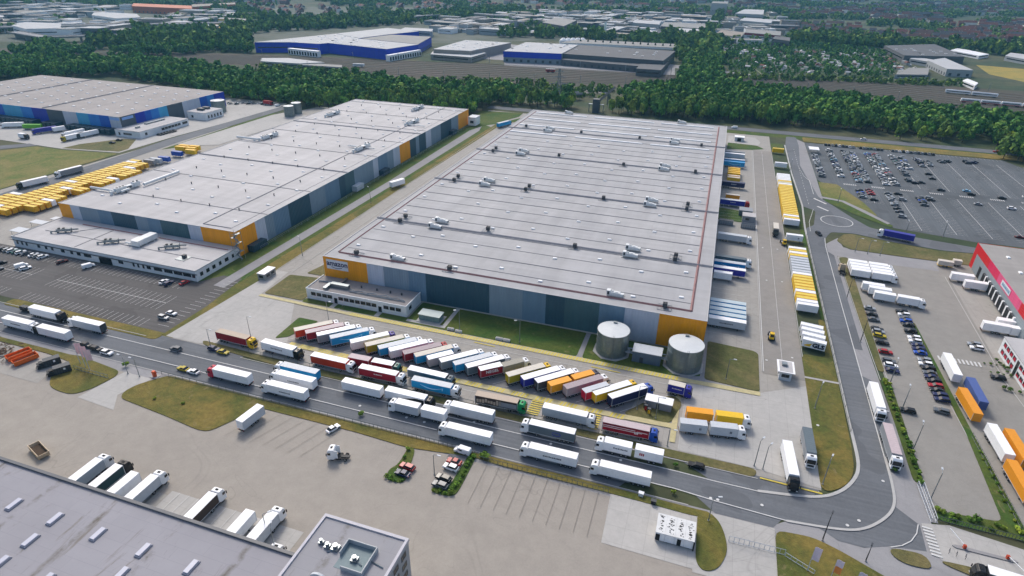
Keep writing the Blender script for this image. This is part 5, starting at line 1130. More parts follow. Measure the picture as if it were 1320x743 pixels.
# ---- service road traffic
semi(182.6, 128, -90, 'grey roofed lorry with black cab driving down the service road', grey, cream, P['black']) if False else rigid(182.6, 127.5, -91, 'cream roofed lorry with black cab driving down the service road', P['taupe'], cream, P['black'], 8.4)
def terminal_tractor(x, y, rz, label):
    t = empty('yard_tractor', (x, y, VZ), R(rz), label, 'yard tractor')
    ob('chassis', MB().box(-2.9, 2.9, -.9, .9, .5, 1.05), t, (chas,)); wheels(t, (-1.9, 1.7), 1.0, .5)
    c = ob('cab', MB().prism([(0.8, 1.05), (.8, 3.0), (2.3, 3.0), (2.75, 1.8), (2.9, 1.05)], -.85, .65), t, (P['yellow'],)); ob('windscreen', MB().box(2.45, 2.72, -.7, .5, 1.9, 2.7), c, (glass,)); ob('side_window', MB().box(1.0, 2.1, -.88, -.84, 1.9, 2.8), c, (glass,))
    ob('fifth_wheel', MB().cyl((-1.6, 0, 1.05), .6, .15, 12), t, (black,)); ob('beacon', MB().cyl((1.4, 0, 3.0), .12, .25, 8), c, (P['amber'],)); ob('deck', MB().box(-.6, .7, -.8, .8, 1.05, 1.5), t, (white,)); return t
terminal_tractor(177.1, 19.5, -90, 'small yellow yard tractor alone on the service road near the tanks'); terminal_tractor(186, 113.5, -80, 'small yellow black yard tractor beside the body column')
# ---- roundabout lorry
semi(241.5, 139.8, 166, 'blue lorry with white cab entering the roundabout', P['indigo'], P['indigo'], white, ()) 
# ---- red hall yard
for i, y in enumerate((95.2, 91.8, 88.6, 85.6)):
    road_train(220.3, y, -1.5, 'white twin box lorry, '+('farthest', 'second', 'third', 'nearest')[i]+' of four parked by the corner hedge strip', whitep, whitep, cab=white, gap=.7, group='twin box lorries in the east yard')
for i, (x, y) in enumerate(((219, 72.6), (221, 69.4))): trailer(x, y, -4, ('white box trailer rearmost in front of the car rows', 'white box trailer just behind the twin box lorry by the car rows')[i], L=8.2)
road_train(226.3, 64.8, -4, 'white twin box lorry parked directly behind the car rows', whitep, whitep, gap=.9)
for i, (x, y, r) in enumerate(((258, 96.6, -3), (261.4, 90, -2))): trailer(x, y, r, ('farther', 'nearer')[i]+' white box trailer at the far docks of the red banded hall', L=8.4)
trailer(257.6, 52.4, -3, 'white box trailer standing off the docks left of its twin', L=8.6); trailer(266.2, 51.6, -3, 'white box trailer touching the docks beside its twin', L=8.6); trailer(263.6, 57, -3, 'white box trailer behind the pair near the office', L=8.6)
trailer(233.9, 16.4, -90, 'long white trailer beside the zebra crossing'); 
def long_container(x, y, rz, label, c):
    t = trailer(x, y, rz, label, c, c); return t
long_container(237.3, 2.6, -90, 'dull blue container trailer right of the orange one', P['contblue']); long_container(233.5, -4.6, -87, 'orange container trailer left of the dull blue one', P['contorange'])
long_container(236.4, -21.8, -88, 'long white trailer with the orange container to its right', whitep); long_container(240.4, -22.8, -88, 'orange container trailer right of the long white trailer', P['contorange']); long_container(236.4, -37.5, -88, 'orange lorry trailer with white front at the right edge', P['contorange'])
_x, _y = G(1300, 741, 4); semi(_x+3, _y-.6, 174, 'white roofed lorry at the bottom right corner by the barrier', dgrey, whitep, P['black'])
# ---- near yard
for i, (x, side, cb, sh, l) in enumerate(((4.6, lgrey, white, 0, 'white lorry leftmost at the docks of the near building'), (11.3, P['dteal'], P['black'], 0, 'dark green sided lorry with black cab at the near docks'), (17.4, whitep, None, -.6, 'white trailer without cab between two lorries at the near docks'), (23, lgrey, white, .2, 'white lorry fourth from the left at the near docks'),
        (41.2, P['brown'], white, .3, 'white lorry with brown printed side at the near docks'), (53.6, whitep, None, -1.2, 'plain white trailer beside the last white lorry at the near docks'), (59.2, lgrey, white, .2, 'white lorry with dark side details nearest the office block'))):
    if cb: semi(x, -118.4+sh, 90, l, side, whitep, cb)
    else: trailer(x, -118.4+sh, 90, l, side, whitep)
rigid(65.8, -122.6, 90, 'small white van lorry half hidden by the office block', whitep, whitep, white, 4.4)
trailer(29.4, -83.2, 83, 'uncoupled white trailer at the corner of the lawn', lgrey, whitep, L=8.2, rear=white)
tt = empty('tractor_unit', (61.2, -87.2, VZ), R(195), 'white tractor unit without trailer on the near yard', 'lorry cab'); tractor(tt, 2.8, white)
tt = empty('tractor_unit', (209.4, 88.5, VZ), R(92), 'white tractor unit with cream cab roof at the edge of the east road', 'lorry cab'); tractor(tt, 2.8, P['beige'])
# ================================================================== cars
CARS = []
CP = {'white': P['white'], 'silver': P['silver'], 'grey': P['grey'], 'black': P['black'], 'dark blue': P['navy'], 'red': P['red'], 'yellow': P['olive'], 'blue': P['blue'], 'light blue': P['lblue'], 'dark red': P['dkred'], 'green': P['teal']}
def car_mb(kind):
    """returns lower body profile and cabin profile (x forward)"""
    if kind == 'van': return [(-2.4, .3), (2.4, .3), (2.45, .95), (1.7, 1.15), (1.1, 1.95), (-2.3, 2.0), (-2.45, 1.7)], [(.98, 1.2), (.98, 1.92), (1.55, 1.2)], 2.0
    if kind == 'suv': return [(-2.15, .35), (2.15, .35), (2.2, .85), (2.1, 1.02), (-2.15, 1.1), (-2.2, .9)], [(-2.05, 1.0), (1.1, 1.0), (.35, 1.62), (-1.75, 1.66)], 1.66
    if kind == 'estate': return [(-2.25, .28), (2.2, .28), (2.25, .65), (2.1, .86), (-2.2, .95), (-2.3, .7)], [(-2.15, .88), (1.05, .84), (.3, 1.42), (-1.75, 1.44)], 1.44
    return [(-2.1, .28), (2.1, .28), (2.15, .65), (2.0, .84), (-2.0, .92), (-2.15, .75)], [(-1.75, .86), (1.0, .82), (.3, 1.38), (-1.05, 1.40)], 1.40
def car_meshes(kind):
    def f():
        lo, cb, h = car_mb(kind); b = MB().prism(lo, -.88, .88)
        body = _blank(b, 'body', 1, .07)
        g = MB(); n = len(cb); yb, yt = .82, .66
        if kind == 'van': g.prism(cb, -.8, .8); g.box(-.2, .85, -.895, -.88, 1.25, 1.75); g.box(-.2, .85, .88, .895, 1.25, 1.75)
        else:
            vs = []
            for s in (-1, 1):
                for (x, z) in cb: vs.append((x, s*(yb if z < 1.2 else yt), z))
            g.add(vs, [tuple(range(n))[::-1], tuple(range(n, 2*n))]+[(i, (i+1) % n, n+(i+1) % n, n+i) for i in range(n)])
        gl = _blank(g, 'windows', 1, .03)
        r = MB()
        if kind != 'van':
            xa, xb = cb[3][0]+.05, cb[2][0]-.05; r.box(xa, xb, -.67, .67, h-.03, h+.04)
        else: r.box(-2.2, 1.0, -.8, .8, 1.97, 2.03)
        rf = _blank(r, 'roof', 1, .02)
        return body, gl, rf
    return cached(('car', kind), f)
def car_whole(kind):
    def f():
        lo, cb, h = car_mb(kind); m = MB().prism(lo, -.88, .88, 0); n = len(cb)
        if kind == 'van': m.prism(cb, -.8, .8, 1)
        else:
            vs = [(x, s*(.82 if z < 1.2 else .66), z) for s in (-1, 1) for (x, z) in cb]
            m.add(vs, [tuple(range(n))[::-1], tuple(range(n, 2*n))]+[(i, (i+1) % n, n+(i+1) % n, n+i) for i in range(n)], 1)
            m.box(cb[3][0]+.05, cb[2][0]-.05, -.66, .66, h-.03, h+.04, 0)
        for x in (-1.35, 1.35):
            for s in (-1, 1): m.cyl((x, s*.82-.11, .33), .33, .22, 10, 'y', 1)
        return _blank(m, 'parked_car', 2, 0)
    return cached(('carw', kind), f)
def make_car(x, y, rz, col, kind, label, group, near):
    c = CP[col]
    if near:
        t = empty('parked_car', (x, y, VZ), R(rz), label, 'car', group); b, g_, r_ = car_meshes(kind)
        bo = ob('body', b, t, [c]); ob('windows', g_, t, [glass]); ob('roof', r_, t, [c]); wheels(t, (-1.35, 1.35), .8, .33, .2)
        for s in (-1, 1): simple_part('headlight', ('chl',), lambda: MB().box(-.04, .03, -.17, .17, .6, .75), bo, [headl], loc=(2.13, s*.62, .0)); simple_part('tail_light', ('ctl',), lambda: MB().box(-.03, .03, -.14, .14, .7, .85), bo, [redlamp], loc=(-2.17, s*.66, 0))
    else:
        t = ob('parked_car', car_whole(kind), None, [c, glass], (x, y, VZ), R(rz)); tag(t, label, 'car', group)
    return t
ordn = ['first', 'second', 'third', 'fourth', 'fifth', 'sixth', 'seventh', 'eighth', 'ninth', 'tenth', 'eleventh', 'twelfth', 'thirteenth', 'fourteenth', 'fifteenth', 'sixteenth', 'seventeenth', 'eighteenth', 'nineteenth', 'twentieth']+['%d.' % i for i in range(21, 60)]
def car(x, y, rz, col, kind, label, group=None): CARS.append([x, y, rz, col, kind, label, group])
rc = random.Random(3)
def rcol(): return rc.choices(['white', 'silver', 'grey', 'black', 'dark blue', 'red', 'light blue', 'blue', 'green', 'dark red'], [11, 34, 22, 24, 7, 1.2, 3, 2, .6, 1.2])[0]
def rkind(): return rc.choices(['hatch', 'estate', 'suv'], [5, 4, 3])[0]
def row(x, y0, y1, rz, where, dens=1.0, pitch=2.5, skipnear=0):
    n = int(abs(y1-y0)/pitch); 
    for i in range(n):
        t = i/n
        if rc.random() > dens: continue
        col = rcol(); y = y0+(y1-y0)*t
        car(x+rc.uniform(-.25, .25), y+rc.uniform(-.12, .12), rz+rc.choice((0, 180)), col, rkind(), '%s car, %s from near end in %s' % (col, ordn[i], where), 'cars in big car park')
row(216.2, 239.5, 296, 0, 'the leftmost row of big car park', .95)
row(228, 244, 313, 0, 'the second row of big car park', .97)
row(237.7, 236, 313, 0, 'the third row of big car park', .96); row(243.1, 237, 314, 0, 'the fourth row of big car park', .93)
row(253.4, 236, 313, 0, 'the fifth row of big car park', .96); row(258.9, 237, 314, 0, 'the sixth row of big car park', .95)
row(269.6, 266, 313, 0, 'the seventh row of big car park', .95); row(275, 280, 314, 0, 'the eighth row of big car park', .9)
row(285.4, 290, 312, 0, 'the ninth row of big car park', .85); row(290.8, 294, 310, 0, 'the tenth row of big car park', .9)
row(234.9, 204, 219, 0, 'the short left row below the crossing lane', .9); row(250.6, 196, 219, 0, 'the middle row below the crossing lane', .85); row(250.6, 176, 192, 0, 'the lower middle row by the roundabout', .6); row(267.3, 201.5, 217, 0, 'the short right row below the crossing lane', .9)
for i in range(31):
    if rc.random() < .93: col = rcol(); car(227.2+i*2.42, 327.2, 90, col, rkind(), '%s car, %s from the left in the top edge row' % (col, ordn[i]), 'cars in big car park')
for i, (x, y, c) in enumerate(((300.5, 309.6, 'black'), (301, 306.5, 'grey'), (304.6, 309, 'black'), (306, 312, 'grey'), (317.5, 313.9, 'black'), (318.2, 310.6, 'black'), (321.6, 313, 'dark blue'), (323.5, 315.5, 'black'), (284.6, 270.6, 'black'), (284.4, 260.5, 'black'), (283.6, 236, 'black'), (298.4, 239.9, 'light blue'), (299, 233.2, 'black'), (314.9, 232.5, 'black'), (297.5, 214.6, 'silver'), (313.7, 213.1, 'white'), (302.1, 164.8, 'dark red'), (268.8, 252, 'black'), (271.5, 246, 'black'), (269, 249, 'grey'), (275.4, 248.4, 'black'), (240.7, 219.5, 'dark red'), (240.8, 215.4, 'red'), (240.9, 211.8, 'red'), (240.6, 201, 'black'), (256.4, 218, 'black'), (256.6, 207, 'silver'), (272.6, 216.6, 'silver'), (272.8, 212.8, 'black'), (330, 240, 'white'), (269.8, 262.6, 'grey'), (325, 196, 'grey'))):
    car(x, y, 0, c, rkind(), c+' car '+('in the top group, sparse half' if y > 300 else 'scattered in the sparse half')+' of big car park, '+ordn[i]+' of these', 'cars in big car park')
eg = 'cars in the east yard rows'
L1 = [(55.8, 'silver'), (50.8, 'black'), (46.5, 'grey'), (38.9, 'black'), (36.8, 'silver'), (34.0, 'yellow'), (29, 'black'), (22.6, 'red'), (16.6, 'grey'), (13.6, 'white'), (10.6, 'dark blue')]
for i, (y, c) in enumerate(L1): car(215.6, y, (i*7 % 5)-2, c, ('suv' if c == 'white' else rkind()), '%s car, %s from far end in the left row of the east yard' % (c, ordn[i]), eg)
L2 = ['black', 'white', 'grey', 'blue', 'black', None, 'black', None, 'white', 'white', 'dark blue', 'dark blue', 'blue', None, 'silver', 'white', 'black', 'grey', 'dark blue', 'black', 'red', 'black', 'dark blue', 'dark blue']
y = 56.8
for i, c in enumerate(L2):
    if c: car(227.3+(i*5 % 3)*.15, y, 180+(i % 3)-1, c, ('suv' if c == 'white' else rkind()), '%s car, %s from far end in the right row of the east yard' % (c, ordn[i]), eg)
    y -= 2.55
car(215.8, -11.6, 175, 'black', 'estate', 'black car alone in the empty lower east yard next to the hedge'); car(225.8, -8.4, 170, 'grey', 'estate', 'dark grey car alone near the divider verge of the east yard')
for c in CARS[-2:]: c[3] = c[3]
car(247.6, 36.5, 178, 'white', 'suv', 'white car nearer of two before the red windowed office'); car(247.4, 39, 178, 'silver', 'suv', 'silver car farther of two before the red windowed office'); car(248.8, 18.2, 176, 'black', 'estate', 'black car between the low hedges by the red windowed office')
car(204, 133, -70, 'black', 'estate', 'dark car driving out of the roundabout')
car(-32.7+12, -60.4, 178, 'grey', 'suv', 'dark grey car driving left past the west car park corner')
car(-8.6, -56.9+1.1, 0, 'dark blue', 'estate', 'dark blue car parked at the left end of the yard verge'); car(-4.2, -57.4+1, 0, 'yellow', 'hatch', 'beige yellow car parked behind the dark blue one at the verge')
car(-15.3, -67.4, 178, 'yellow', 'hatch', 'yellow green car in front of a white one in the road'); car(-11, -67.9, 178, 'white', 'hatch', 'white car behind the yellow green one in the road')
CARS[-2][0] = -9.6; CARS[-1][0] = -5.2; CARS[-2][1] = -68.8; CARS[-1][1] = -69
car(-51.6, -69, 0, 'black', 'suv', 'black car, left one of three in line before the flags'); car(-46.4, -69.6, 0, 'black', 'suv', 'black car, middle one of three in line before the flags'); car(-41.2, -70, 0, 'white', 'estate', 'white car, right one of three in line before the flags')
car(-94.6, -58.2, 0, 'black', 'van', 'dark van parked behind the black cabbed lorry')
for i, (x, c) in enumerate(((-158, 'black'), (-155.2, 'silver'), (-152.6, 'white'), (-149.8, 'green'), (-147.2, 'white'), (-143.8, 'grey'), (-139.2, 'white'), (-136.4, 'silver'), (-133.6, 'white'))): car(x, -21.6, 72+90*0, c, rkind(), '%s car, %s from the left in the row before the white office' % (c, ordn[i]), 'cars before the white office')
car(-121, -22.4, 72, 'dark red', 'estate', 'dark red car alone in a bay before the white office'); car(-106, -22, 66, 'white', 'van', 'white van parked before the dark doors of the white office')
car(-64.2, -22.2, 88, 'white', 'hatch', 'white car left of a dark one at the right end of the office bays'); car(-61.2, -22.6, 88, 'dark blue', 'estate', 'dark car between the white and the red car by the office corner'); car(-55.6, -20, 78, 'red', 'hatch', 'bright red car at the right end of the office bays')
car(-133, -31.8, 68, 'white', 'van', 'white van beside a white car in the middle of the west car park'); car(-129.6, -32.6, 66, 'white', 'estate', 'white car beside a white van in the middle of the west car park'); car(-144.5, -32.5, 66, 'black', 'estate', 'black car at the left frame edge of the west car park'); car(-139.5, -37.5, 66, 'grey', 'estate', 'dark grey car just right of the left frame edge of the west car park')
car(-41.4, -45.2, 0, 'silver', 'suv', 'silver car nearer the road at the right edge bays of the west car park'); car(-41.2, -41.6, 0, 'white', 'hatch', 'white car farther from the road at the right edge bays of the west car park')
car(53.4, -77.8, 70, 'white', 'hatch', 'white car in the near yard beside the long verge'); car(80.8, -84.4, 172, 'red', 'estate', 'red car by the left planted island'); car(80.8, -87, 175, 'dark blue', 'hatch', 'dark blue car with light roof next to the red one at the left island')
car(92, -78.4, 175, 'red', 'hatch', 'dark red car behind a white one at the right island'); car(92, -80.8, 174, 'white', 'suv', 'white car in front of a red one at the right island'); car(91.7, -84.9, 172, 'black', 'estate', 'black car, farther of two dark ones at the right island'); car(91.8, -87.4, 173, 'grey', 'estate', 'dark grey car, nearer of two dark ones at the right island')
car(92.6, -73.9, 175, 'grey', 'van', 'small grey white van at the tip of the right island')
CARS[-1][3] = 'white'
car(155, -57.9, 176, 'black', 'estate', 'black car parked alone in the lay by near the road bend')
for i, (x, y) in enumerate(((-268.6, 135.4), (-270.2, 142.7))): car(x, y, 25, 'black', 'hatch', ('nearer', 'farther')[i]+' of two black cars on the lane corner by the blue hall annex')
for i in range(6): car(-255.6+.2*i, 165.5+2.6*i, 10, 'black', 'hatch', 'black car, %s of six in the row beside the far annex' % ordn[i], 'cars beside the far annex')
for i, (x, y) in enumerate(((-288, 279), (-285, 277), (-282, 281), (-279, 278), (-276.5, 284), (-273, 289), (-270, 283), (-266, 286), (-262, 289), (-257, 287), (-252, 286))): car(x, y, 60, ('black', 'silver', 'white')[i % 3], 'hatch', '%s car, %s from the left in the small car park behind the blue hall' % (('black', 'silver', 'white')[i % 3], ordn[i]), 'cars behind the blue hall')
rigid(-252, 287, 0, 'red lorry parked behind the blue hall at the edge of the woods', P['red'], P['red'], P['red'], 7); car(-240, 286, 70, 'white', 'van', 'white van right of the red lorry by the woods')
for i, (x, y, c, k, l) in enumerate(((160, 358, 'white', 'van', 'white van on the road behind the central hall'), (258, 357, 'white', 'estate', 'white car on the road behind big car park'), (348, 354, 'red', 'hatch', 'red car on the road at the far right edge'))): car(x, y, 180, c, k, l)
cxy = (CAM.x, CAM.y)
CARS.sort(key=lambda c: (c[0]-cxy[0])**2+(c[1]-cxy[1])**2)
for i, c in enumerate(CARS[:300]): make_car(*c, near=(math.hypot(c[0]-cxy[0], c[1]-cxy[1]) < 300))
if len(CARS) > 300:
    mb = MB(); cs = list(CP.values())
    for c in CARS[300:]:
        me = car_whole(c[4]); a = R(c[2]); ci = list(CP).index(c[3]); b = len(mb.v)
        for v in me.vertices: mb.v.append((c[0]+v.co.x*math.cos(a)-v.co.y*math.sin(a), c[1]+v.co.x*math.sin(a)+v.co.y*math.cos(a), v.co.z+VZ))
        for p in me.polygons: mb.f.append(tuple(b+i for i in p.vertices)); mb.m.append(ci if p.material_index == 0 else len(cs))
    tag(ob('parked_cars', mb, mats=tuple(cs)+(glass,)), 'distant mixed parked cars in the far rows of big car park', 'cars', kind='stuff')

# ================================================================== street furniture
def lamp(x, y, h, rz, label, dark=False, arm=1.6, group=None):
    t = empty('street_lamp', (x, y, .1), R(rz), label, 'street lamp', group); m = mat('dark pole', '#2c2f33', .5) if dark else steel
    ob('pole', MB().bar((0, 0, 0), (0, 0, h), .22, w2=.12), t, (m,)); ob('arm', MB().bar((0, 0, h-.05), (arm, 0, h+.15), .1), t, (m,))
    ob('lamp_head', MB().box(arm-.5, arm+.5, -.2, .2, h+.12, h+.28), t, (dgrey if dark else lgrey,)); ob('base', MB().cyl((0, 0, 0), .25, .3, 8), t, (concm,))
L_ = [((1161.5, 531), 9, 80, 'tall lamp at the hedge end in the lower east yard', 0), ((1177, 580), 9, 80, 'tall lamp beside the hedge below the alone black car', 0), ((1199.5, 643.5), 9, 80, 'tall lamp in the empty lower east yard near the twin barrier posts', 0),
  ((972, 601), 9, 60, 'lamp at the road side edge of the pale yard, left of the exit', 0), ((1050, 527), 9, 70, 'lamp at the top of the grass between yard and bend', 0), ((1060, 625), 9, 70, 'lamp in the grass nearest the road bend', 0), ((983, 605), 8, 60, 'lamp right beside the exit gate post', 0),
  ((1060, 697), 8, 70, 'dark lamp on the pavement below the bend', 1), ((1115.5, 724), 4, 70, 'short dark lamp on the lower pavement', 1), ((592.6, 428), 9, 200, 'lamp on the front lawn beside the plant kiosk', 0), ((669.7, 441.6), 9, 200, 'lamp on the middle of the front lawn', 0),
  ((272.5, 450), 8, 0, 'lamp at the left end of the dry yard verge', 0), ((323, 433), 8, 0, 'lamp behind the red yellow cabbed lorry', 0), ((423.6, 412.7), 8, 0, 'lamp behind the first slanted lorries', 0), ((821, 528.4), 9, 0, 'lamp on the lawn island beside the site cabin', 0), ((935.5, 489), 8, 0, 'lamp on the dry lawn right of the tanks', 0),
  ((1091.5, 384), 8, 70, 'lamp on the pavement beside the white tractor unit', 1), ((1109, 441), 9, 70, 'lamp at the hedge strip by the yellow car', 1), ((1102, 325), 7, 0, 'left of three thin lamps behind the twin box lorries', 0), ((1118, 328), 7, 0, 'middle of three thin lamps behind the twin box lorries', 0), ((1134, 330), 7, 0, 'right of three thin lamps behind the twin box lorries', 0),
  ((1147, 495), 9, 80, 'lamp at the lower end of the left car row in the east yard', 0), ((560, 612), 7, 0, 'lamp at the left planted island', 0), ((1215, 306), 8, 90, 'lamp at the lane beyond the blue lorry', 0), ((913, 672), 8, 20, 'lamp in the grass island by the sliding gate', 0), ((300, 297), 1, 0, 'x', 0),
  ((390, 330), 9, 150, 'lamp in the grass between left hall and lane', 0), ((478, 262), 9, 150, 'farther lamp in the grass between left hall and lane', 0), ((845, 540), 8, 0, 'lamp at the kerb below the crimson striped lorry', 0), ((860, 575), 6, 0, 'lamp in the verge right of the striped lorry', 0),
  ((345, 690), 7, 40, 'lamp standing on the near yard left of the office block', 0), ((1018, 222), 8, 90, 'lamp on the left kerb of the road north of the roundabout', 0), ((1080, 262), 8, 90, 'lamp in the meadow triangle by the roundabout', 0), ((1166, 305), 8, 90, 'lamp at the corner of the big car park lane', 0), ((180, 486), 7, 180, 'lamp on the paved entry right of the flags', 0), ((165, 482), 7, 180, 'second lamp on the paved entry right of the flags', 0)]
for (p, h, rz, l, d) in L_:
    if l == 'x': continue
    x, y = G(*p); lamp(x, y, h, rz, l, d)
lamp(65, -119, 9, 120, 'lamp leaning over the docks between last lorry and office block') 
# flags
fcol = [mat('flag pinkish', '#e8c6ca', .8), mat('flag lilac white', '#ece0f2', .8), mat('flag orange', '#f09a50', .8)]
def flag(x, y, h, rz, label, cols, fh=4.2):
    t = empty('flag', (x, y, .1), R(rz), label, 'flag'); ob('pole', MB().bar((0, 0, 0), (0, 0, h), .16, w2=.08), t, (lgrey,))
    n = 8; mb = MB(); 
    for i in range(n):
        for k in range(2):
            x0, x1 = 1.7*i/n, 1.7*(i+1)/n; f = lambda q: .18*math.sin(q*3.2)
            za, zb = (h-fh, h-fh*.5) if k else (h-fh*.5, h-.05)
            mb.add([(x0, f(x0), za-x0*.25), (x1, f(x1), za-x1*.25), (x1, f(x1), zb-x1*.25), (x0, f(x0), zb-x0*.25), (x0, f(x0)+.03, za-x0*.25), (x1, f(x1)+.03, za-x1*.25), (x1, f(x1)+.03, zb-x1*.25), (x0, f(x0)+.03, zb-x0*.25)], [(0, 1, 2, 3), (7, 6, 5, 4), (0, 4, 5, 1), (3, 2, 6, 7)], k)
    ob('cloth', mb, t, (cols[0], cols[-1]))
flag(-44.6, -77.4, 8, 62, 'leftmost of three pinkish flags on the verge beside the road', fcol[:1]); flag(-41.3, -78.2, 8, 62, 'middle of three pinkish flags on the verge beside the road', fcol[:1]); flag(-38.2, -79.2, 8, 62, 'rightmost of three pinkish flags on the verge beside the road', fcol[:1])
flag(181.2, -83.2, 8, 15, 'lilac white flag on the lower right lawn', fcol[1:2]); flag(185.4, -85.2, 8, 15, 'lilac and orange flag on the lower right lawn', fcol[1:3]); flag(189.6, -87, 8, 15, 'lilac flag cut by the bottom edge on the lower right lawn', fcol[1:2])
# gates, fences
def lattice(name, p, q, h, label, cat, m=steel, n=10, x=False):
    t = MB(); p = Vector((*p, .2)); q = Vector((*q, .2)); z = Vector((0, 0, h))
    t.bar(p+z, q+z, .12); t.bar(p+z*.1, q+z*.1, .12)
    for i in range(n+1):
        a = p.lerp(q, i/n); t.bar(a, a+z, .09)
        if x and i < n: t.bar(a, p.lerp(q, (i+1)/n)+z, .06)
    return tag(ob(name, t, mats=(m,)), label, cat)
lattice('sliding_gate', (164, -80.6), (176.5, -80.4), 1.8, 'long pale sliding gate across the lower right entry', 'gate', lgrey, 11)
lattice('sliding_gate', (176.6, -80.6), (182.6, -83.6), 1.2, 'slanted gate guide rail on the lawn beside the sliding gate', 'gate rail', lgrey, 5)
lattice('sliding_gate', (-43.7, -80.4), (-28.7, -80.6), 1.4, 'grey sliding gate lying along the left verge', 'gate', steel, 9)
lattice('fence', (211.5, -45), (211.8, -58), 1.4, 'left of two short pale fences at the lower hedge end', 'fence', lgrey, 12); lattice('fence', (212.8, -45), (213.0, -57.6), 1.4, 'right of two short pale fences at the lower hedge end', 'fence', lgrey, 12)
for i, (p, q, l) in enumerate((((-14, -73.4), (60, -73.2), 'mesh fence along the long lawn beside the road'), ((60, -73.3), (96, -73.1), 'mesh fence above the parked car islands'), ((98, -75.2), (134, -75.2), 'mesh fence above the empty truck bays'), ((4, -53.3), (132, -53.6), 'mesh fence on the yard verge between lorries and road'), ((231.4, -18), (232.6, -56), 'mesh fence along the lower divider verge'), ((213.8, -56.8), (232, -57.2), 'mesh fence below the lower east yard hedge'), ((197.6, -28), (197.8, 128), 'mesh fence beside the east road'))):
    lattice('fence', p, q, 1.5, l, 'fence', mat('fence grey', '#5f6663', .6), 26)
for i, (x, a) in enumerate(((217.3, 60), (226.1, -40))):
    t = empty('barrier', (x, -64.2, .15), 0, ('left', 'right')[i]+' red footed barrier on the narrow island at the east entrance', 'barrier')
    ob('housing', MB().box(-.3, .3, -.3, .3, 0, 1.1), t, (mat('barrier red', '#b5401c', .5),)); o = ob('boom', MB().box(0, 4.8, -.06, .06, .85, 1.0), t, (white,)); o.rotation_euler.z = R(120 if i == 0 else -70); o.rotation_euler.y = R(-8)
sheet('traffic_island', [(214.8, -64.2), (215.6, -63.7), (227.8, -64.0), (228.2, -64.6), (227.4, -64.9), (215.4, -64.7)], Z4, m_pave, .12)
for i, (x, y) in enumerate(((213.6, -66.6), (215, -67), (216.8, -67.2))):
    r = MB(); r.bar((-.5, 0, 0), (-.5, 0, 1.0), .07); r.bar((.5, 0, 0), (.5, 0, 1.0), .07); r.bar((-.5, 0, 1), (.5, 0, 1), .07); tag(ob('guard_rail', r, mats=(dgrey,), loc=(x, y, .15), rz=R(70)), ('first', 'second', 'third')[i]+' small hoop rail left of the entrance barriers', 'rail')
# wheel bollards pairs on front lawn and others
for i, p in enumerate(((581, 426), (591, 429), (643.5, 438.5), (653, 440.5))):
    x, y = G(*p); t = empty('concrete_block', (x, y, .1), 0, ('left', 'right', 'left', 'right')[i]+' block of the '+('left' if i < 2 else 'right')+' pale pair at the lawn edge', 'block'); ob('body', MB().box(-1.3, 1.3, -.5, .5, 0, .9).mesh('block', (lgrey,), bevel=.08), t); ob('cover', MB().box(-1.1, 1.1, -.4, .4, .9, .98), t, (concm,))
# skips and press containers on the left
def skip(x, y, rz, label, c, L=6.4, h=1.7, debris=None):
    t = empty('skip', (x, y, .1), R(rz), label, 'skip'); w_ = 1.25; m = MB()
    m.prism([(-L/2, .2), (L/2, .2), (L/2+.4, h), (L/2+.25, h), (L/2-.1, .35), (-L/2+.1, .35), (-L/2-.25, h), (-L/2-.4, h)], -w_, w_); m.box(-L/2-.35, L/2+.35, -w_-.1, -w_, .25, h+.05); m.box(-L/2-.35, L/2+.35, w_, w_+.1, .25, h+.05)
    ob('body', m, t, (c,)); rb = MB(); [rb.box(-L/2+.5+i*(L-1)/6, -L/2+.62+i*(L-1)/6, s*w_*1.08-.05, s*w_*1.08+.05, .3, h) for i in range(7) for s in (-1, 1)]; ob('rib', rb, t, (c,)); ob('rim', MB().box(-L/2-.42, L/2+.42, -w_-.14, -w_+.02, h+.05, h+.14).box(-L/2-.42, L/2+.42, w_-.02, w_+.14, h+.05, h+.14), t, (c,))
    if debris: ob('load', MB().poly([(-L/2+.4, -w_+.1), (L/2-.5, -w_+.1), (L/2-.3, w_-.1), (-L/2+.3, w_-.1)], .4, .95), t, (debris,))
    return t
wood = mat('scrap wood', '#7b6450', .9, .4, 2)
skip(-67.3, -81.2, 72, 'orange open skip, left of two', P['rust'], debris=mat('rubble', '#b07a52', .9, .3, 2)); skip(-62.8, -82.4, 72, 'orange open skip with pale load, right of two', P['rust'], debris=wood)
skip(-17.2, -112.6, -28+10, 'beige open skip alone on the near yard', P['beige'], 6.2, 1.6, mat('dark load', '#4a3c2e', .9, .3, 2))
def press(x, y, rz, label):
    t = empty('press_container', (x, y, .1), R(rz), label, 'press container'); ob('body', MB().box(-1.4, 3.3, -1.2, 1.2, .2, 2.5), t, (P['dgrey'],)); ob('press', MB().box(-3.3, -1.4, -1.1, 1.1, .2, 1.6).box(-2.6, -1.6, -.9, .9, 1.6, 2.1), t, (chas,)); rb = MB(); [rb.box(-1.2+i*.7, -1.1+i*.7, s*1.24-.04, s*1.24+.04, .2, 2.5) for i in range(7) for s in (-1, 1)]; ob('rib', rb, t, (chas,)); ob('hook', MB().bar((-3.6, -.3, .5), (-3.6, .3, .5), .15).bar((-3.6, 0, .5), (-3.3, 0, 1.2), .12), t, (chas,)); ob('label_plate', MB().box(1.2, 1.8, -1.3, -1.285, 1.3, 2.0), t, (whitep,))
press(-53.4, -81.4, 60, 'dark press container, nearer the orange skips'); press(-46.3, -83.4, 58, 'dark press container, nearer the verge')
m = MB(); rr = random.Random(2)
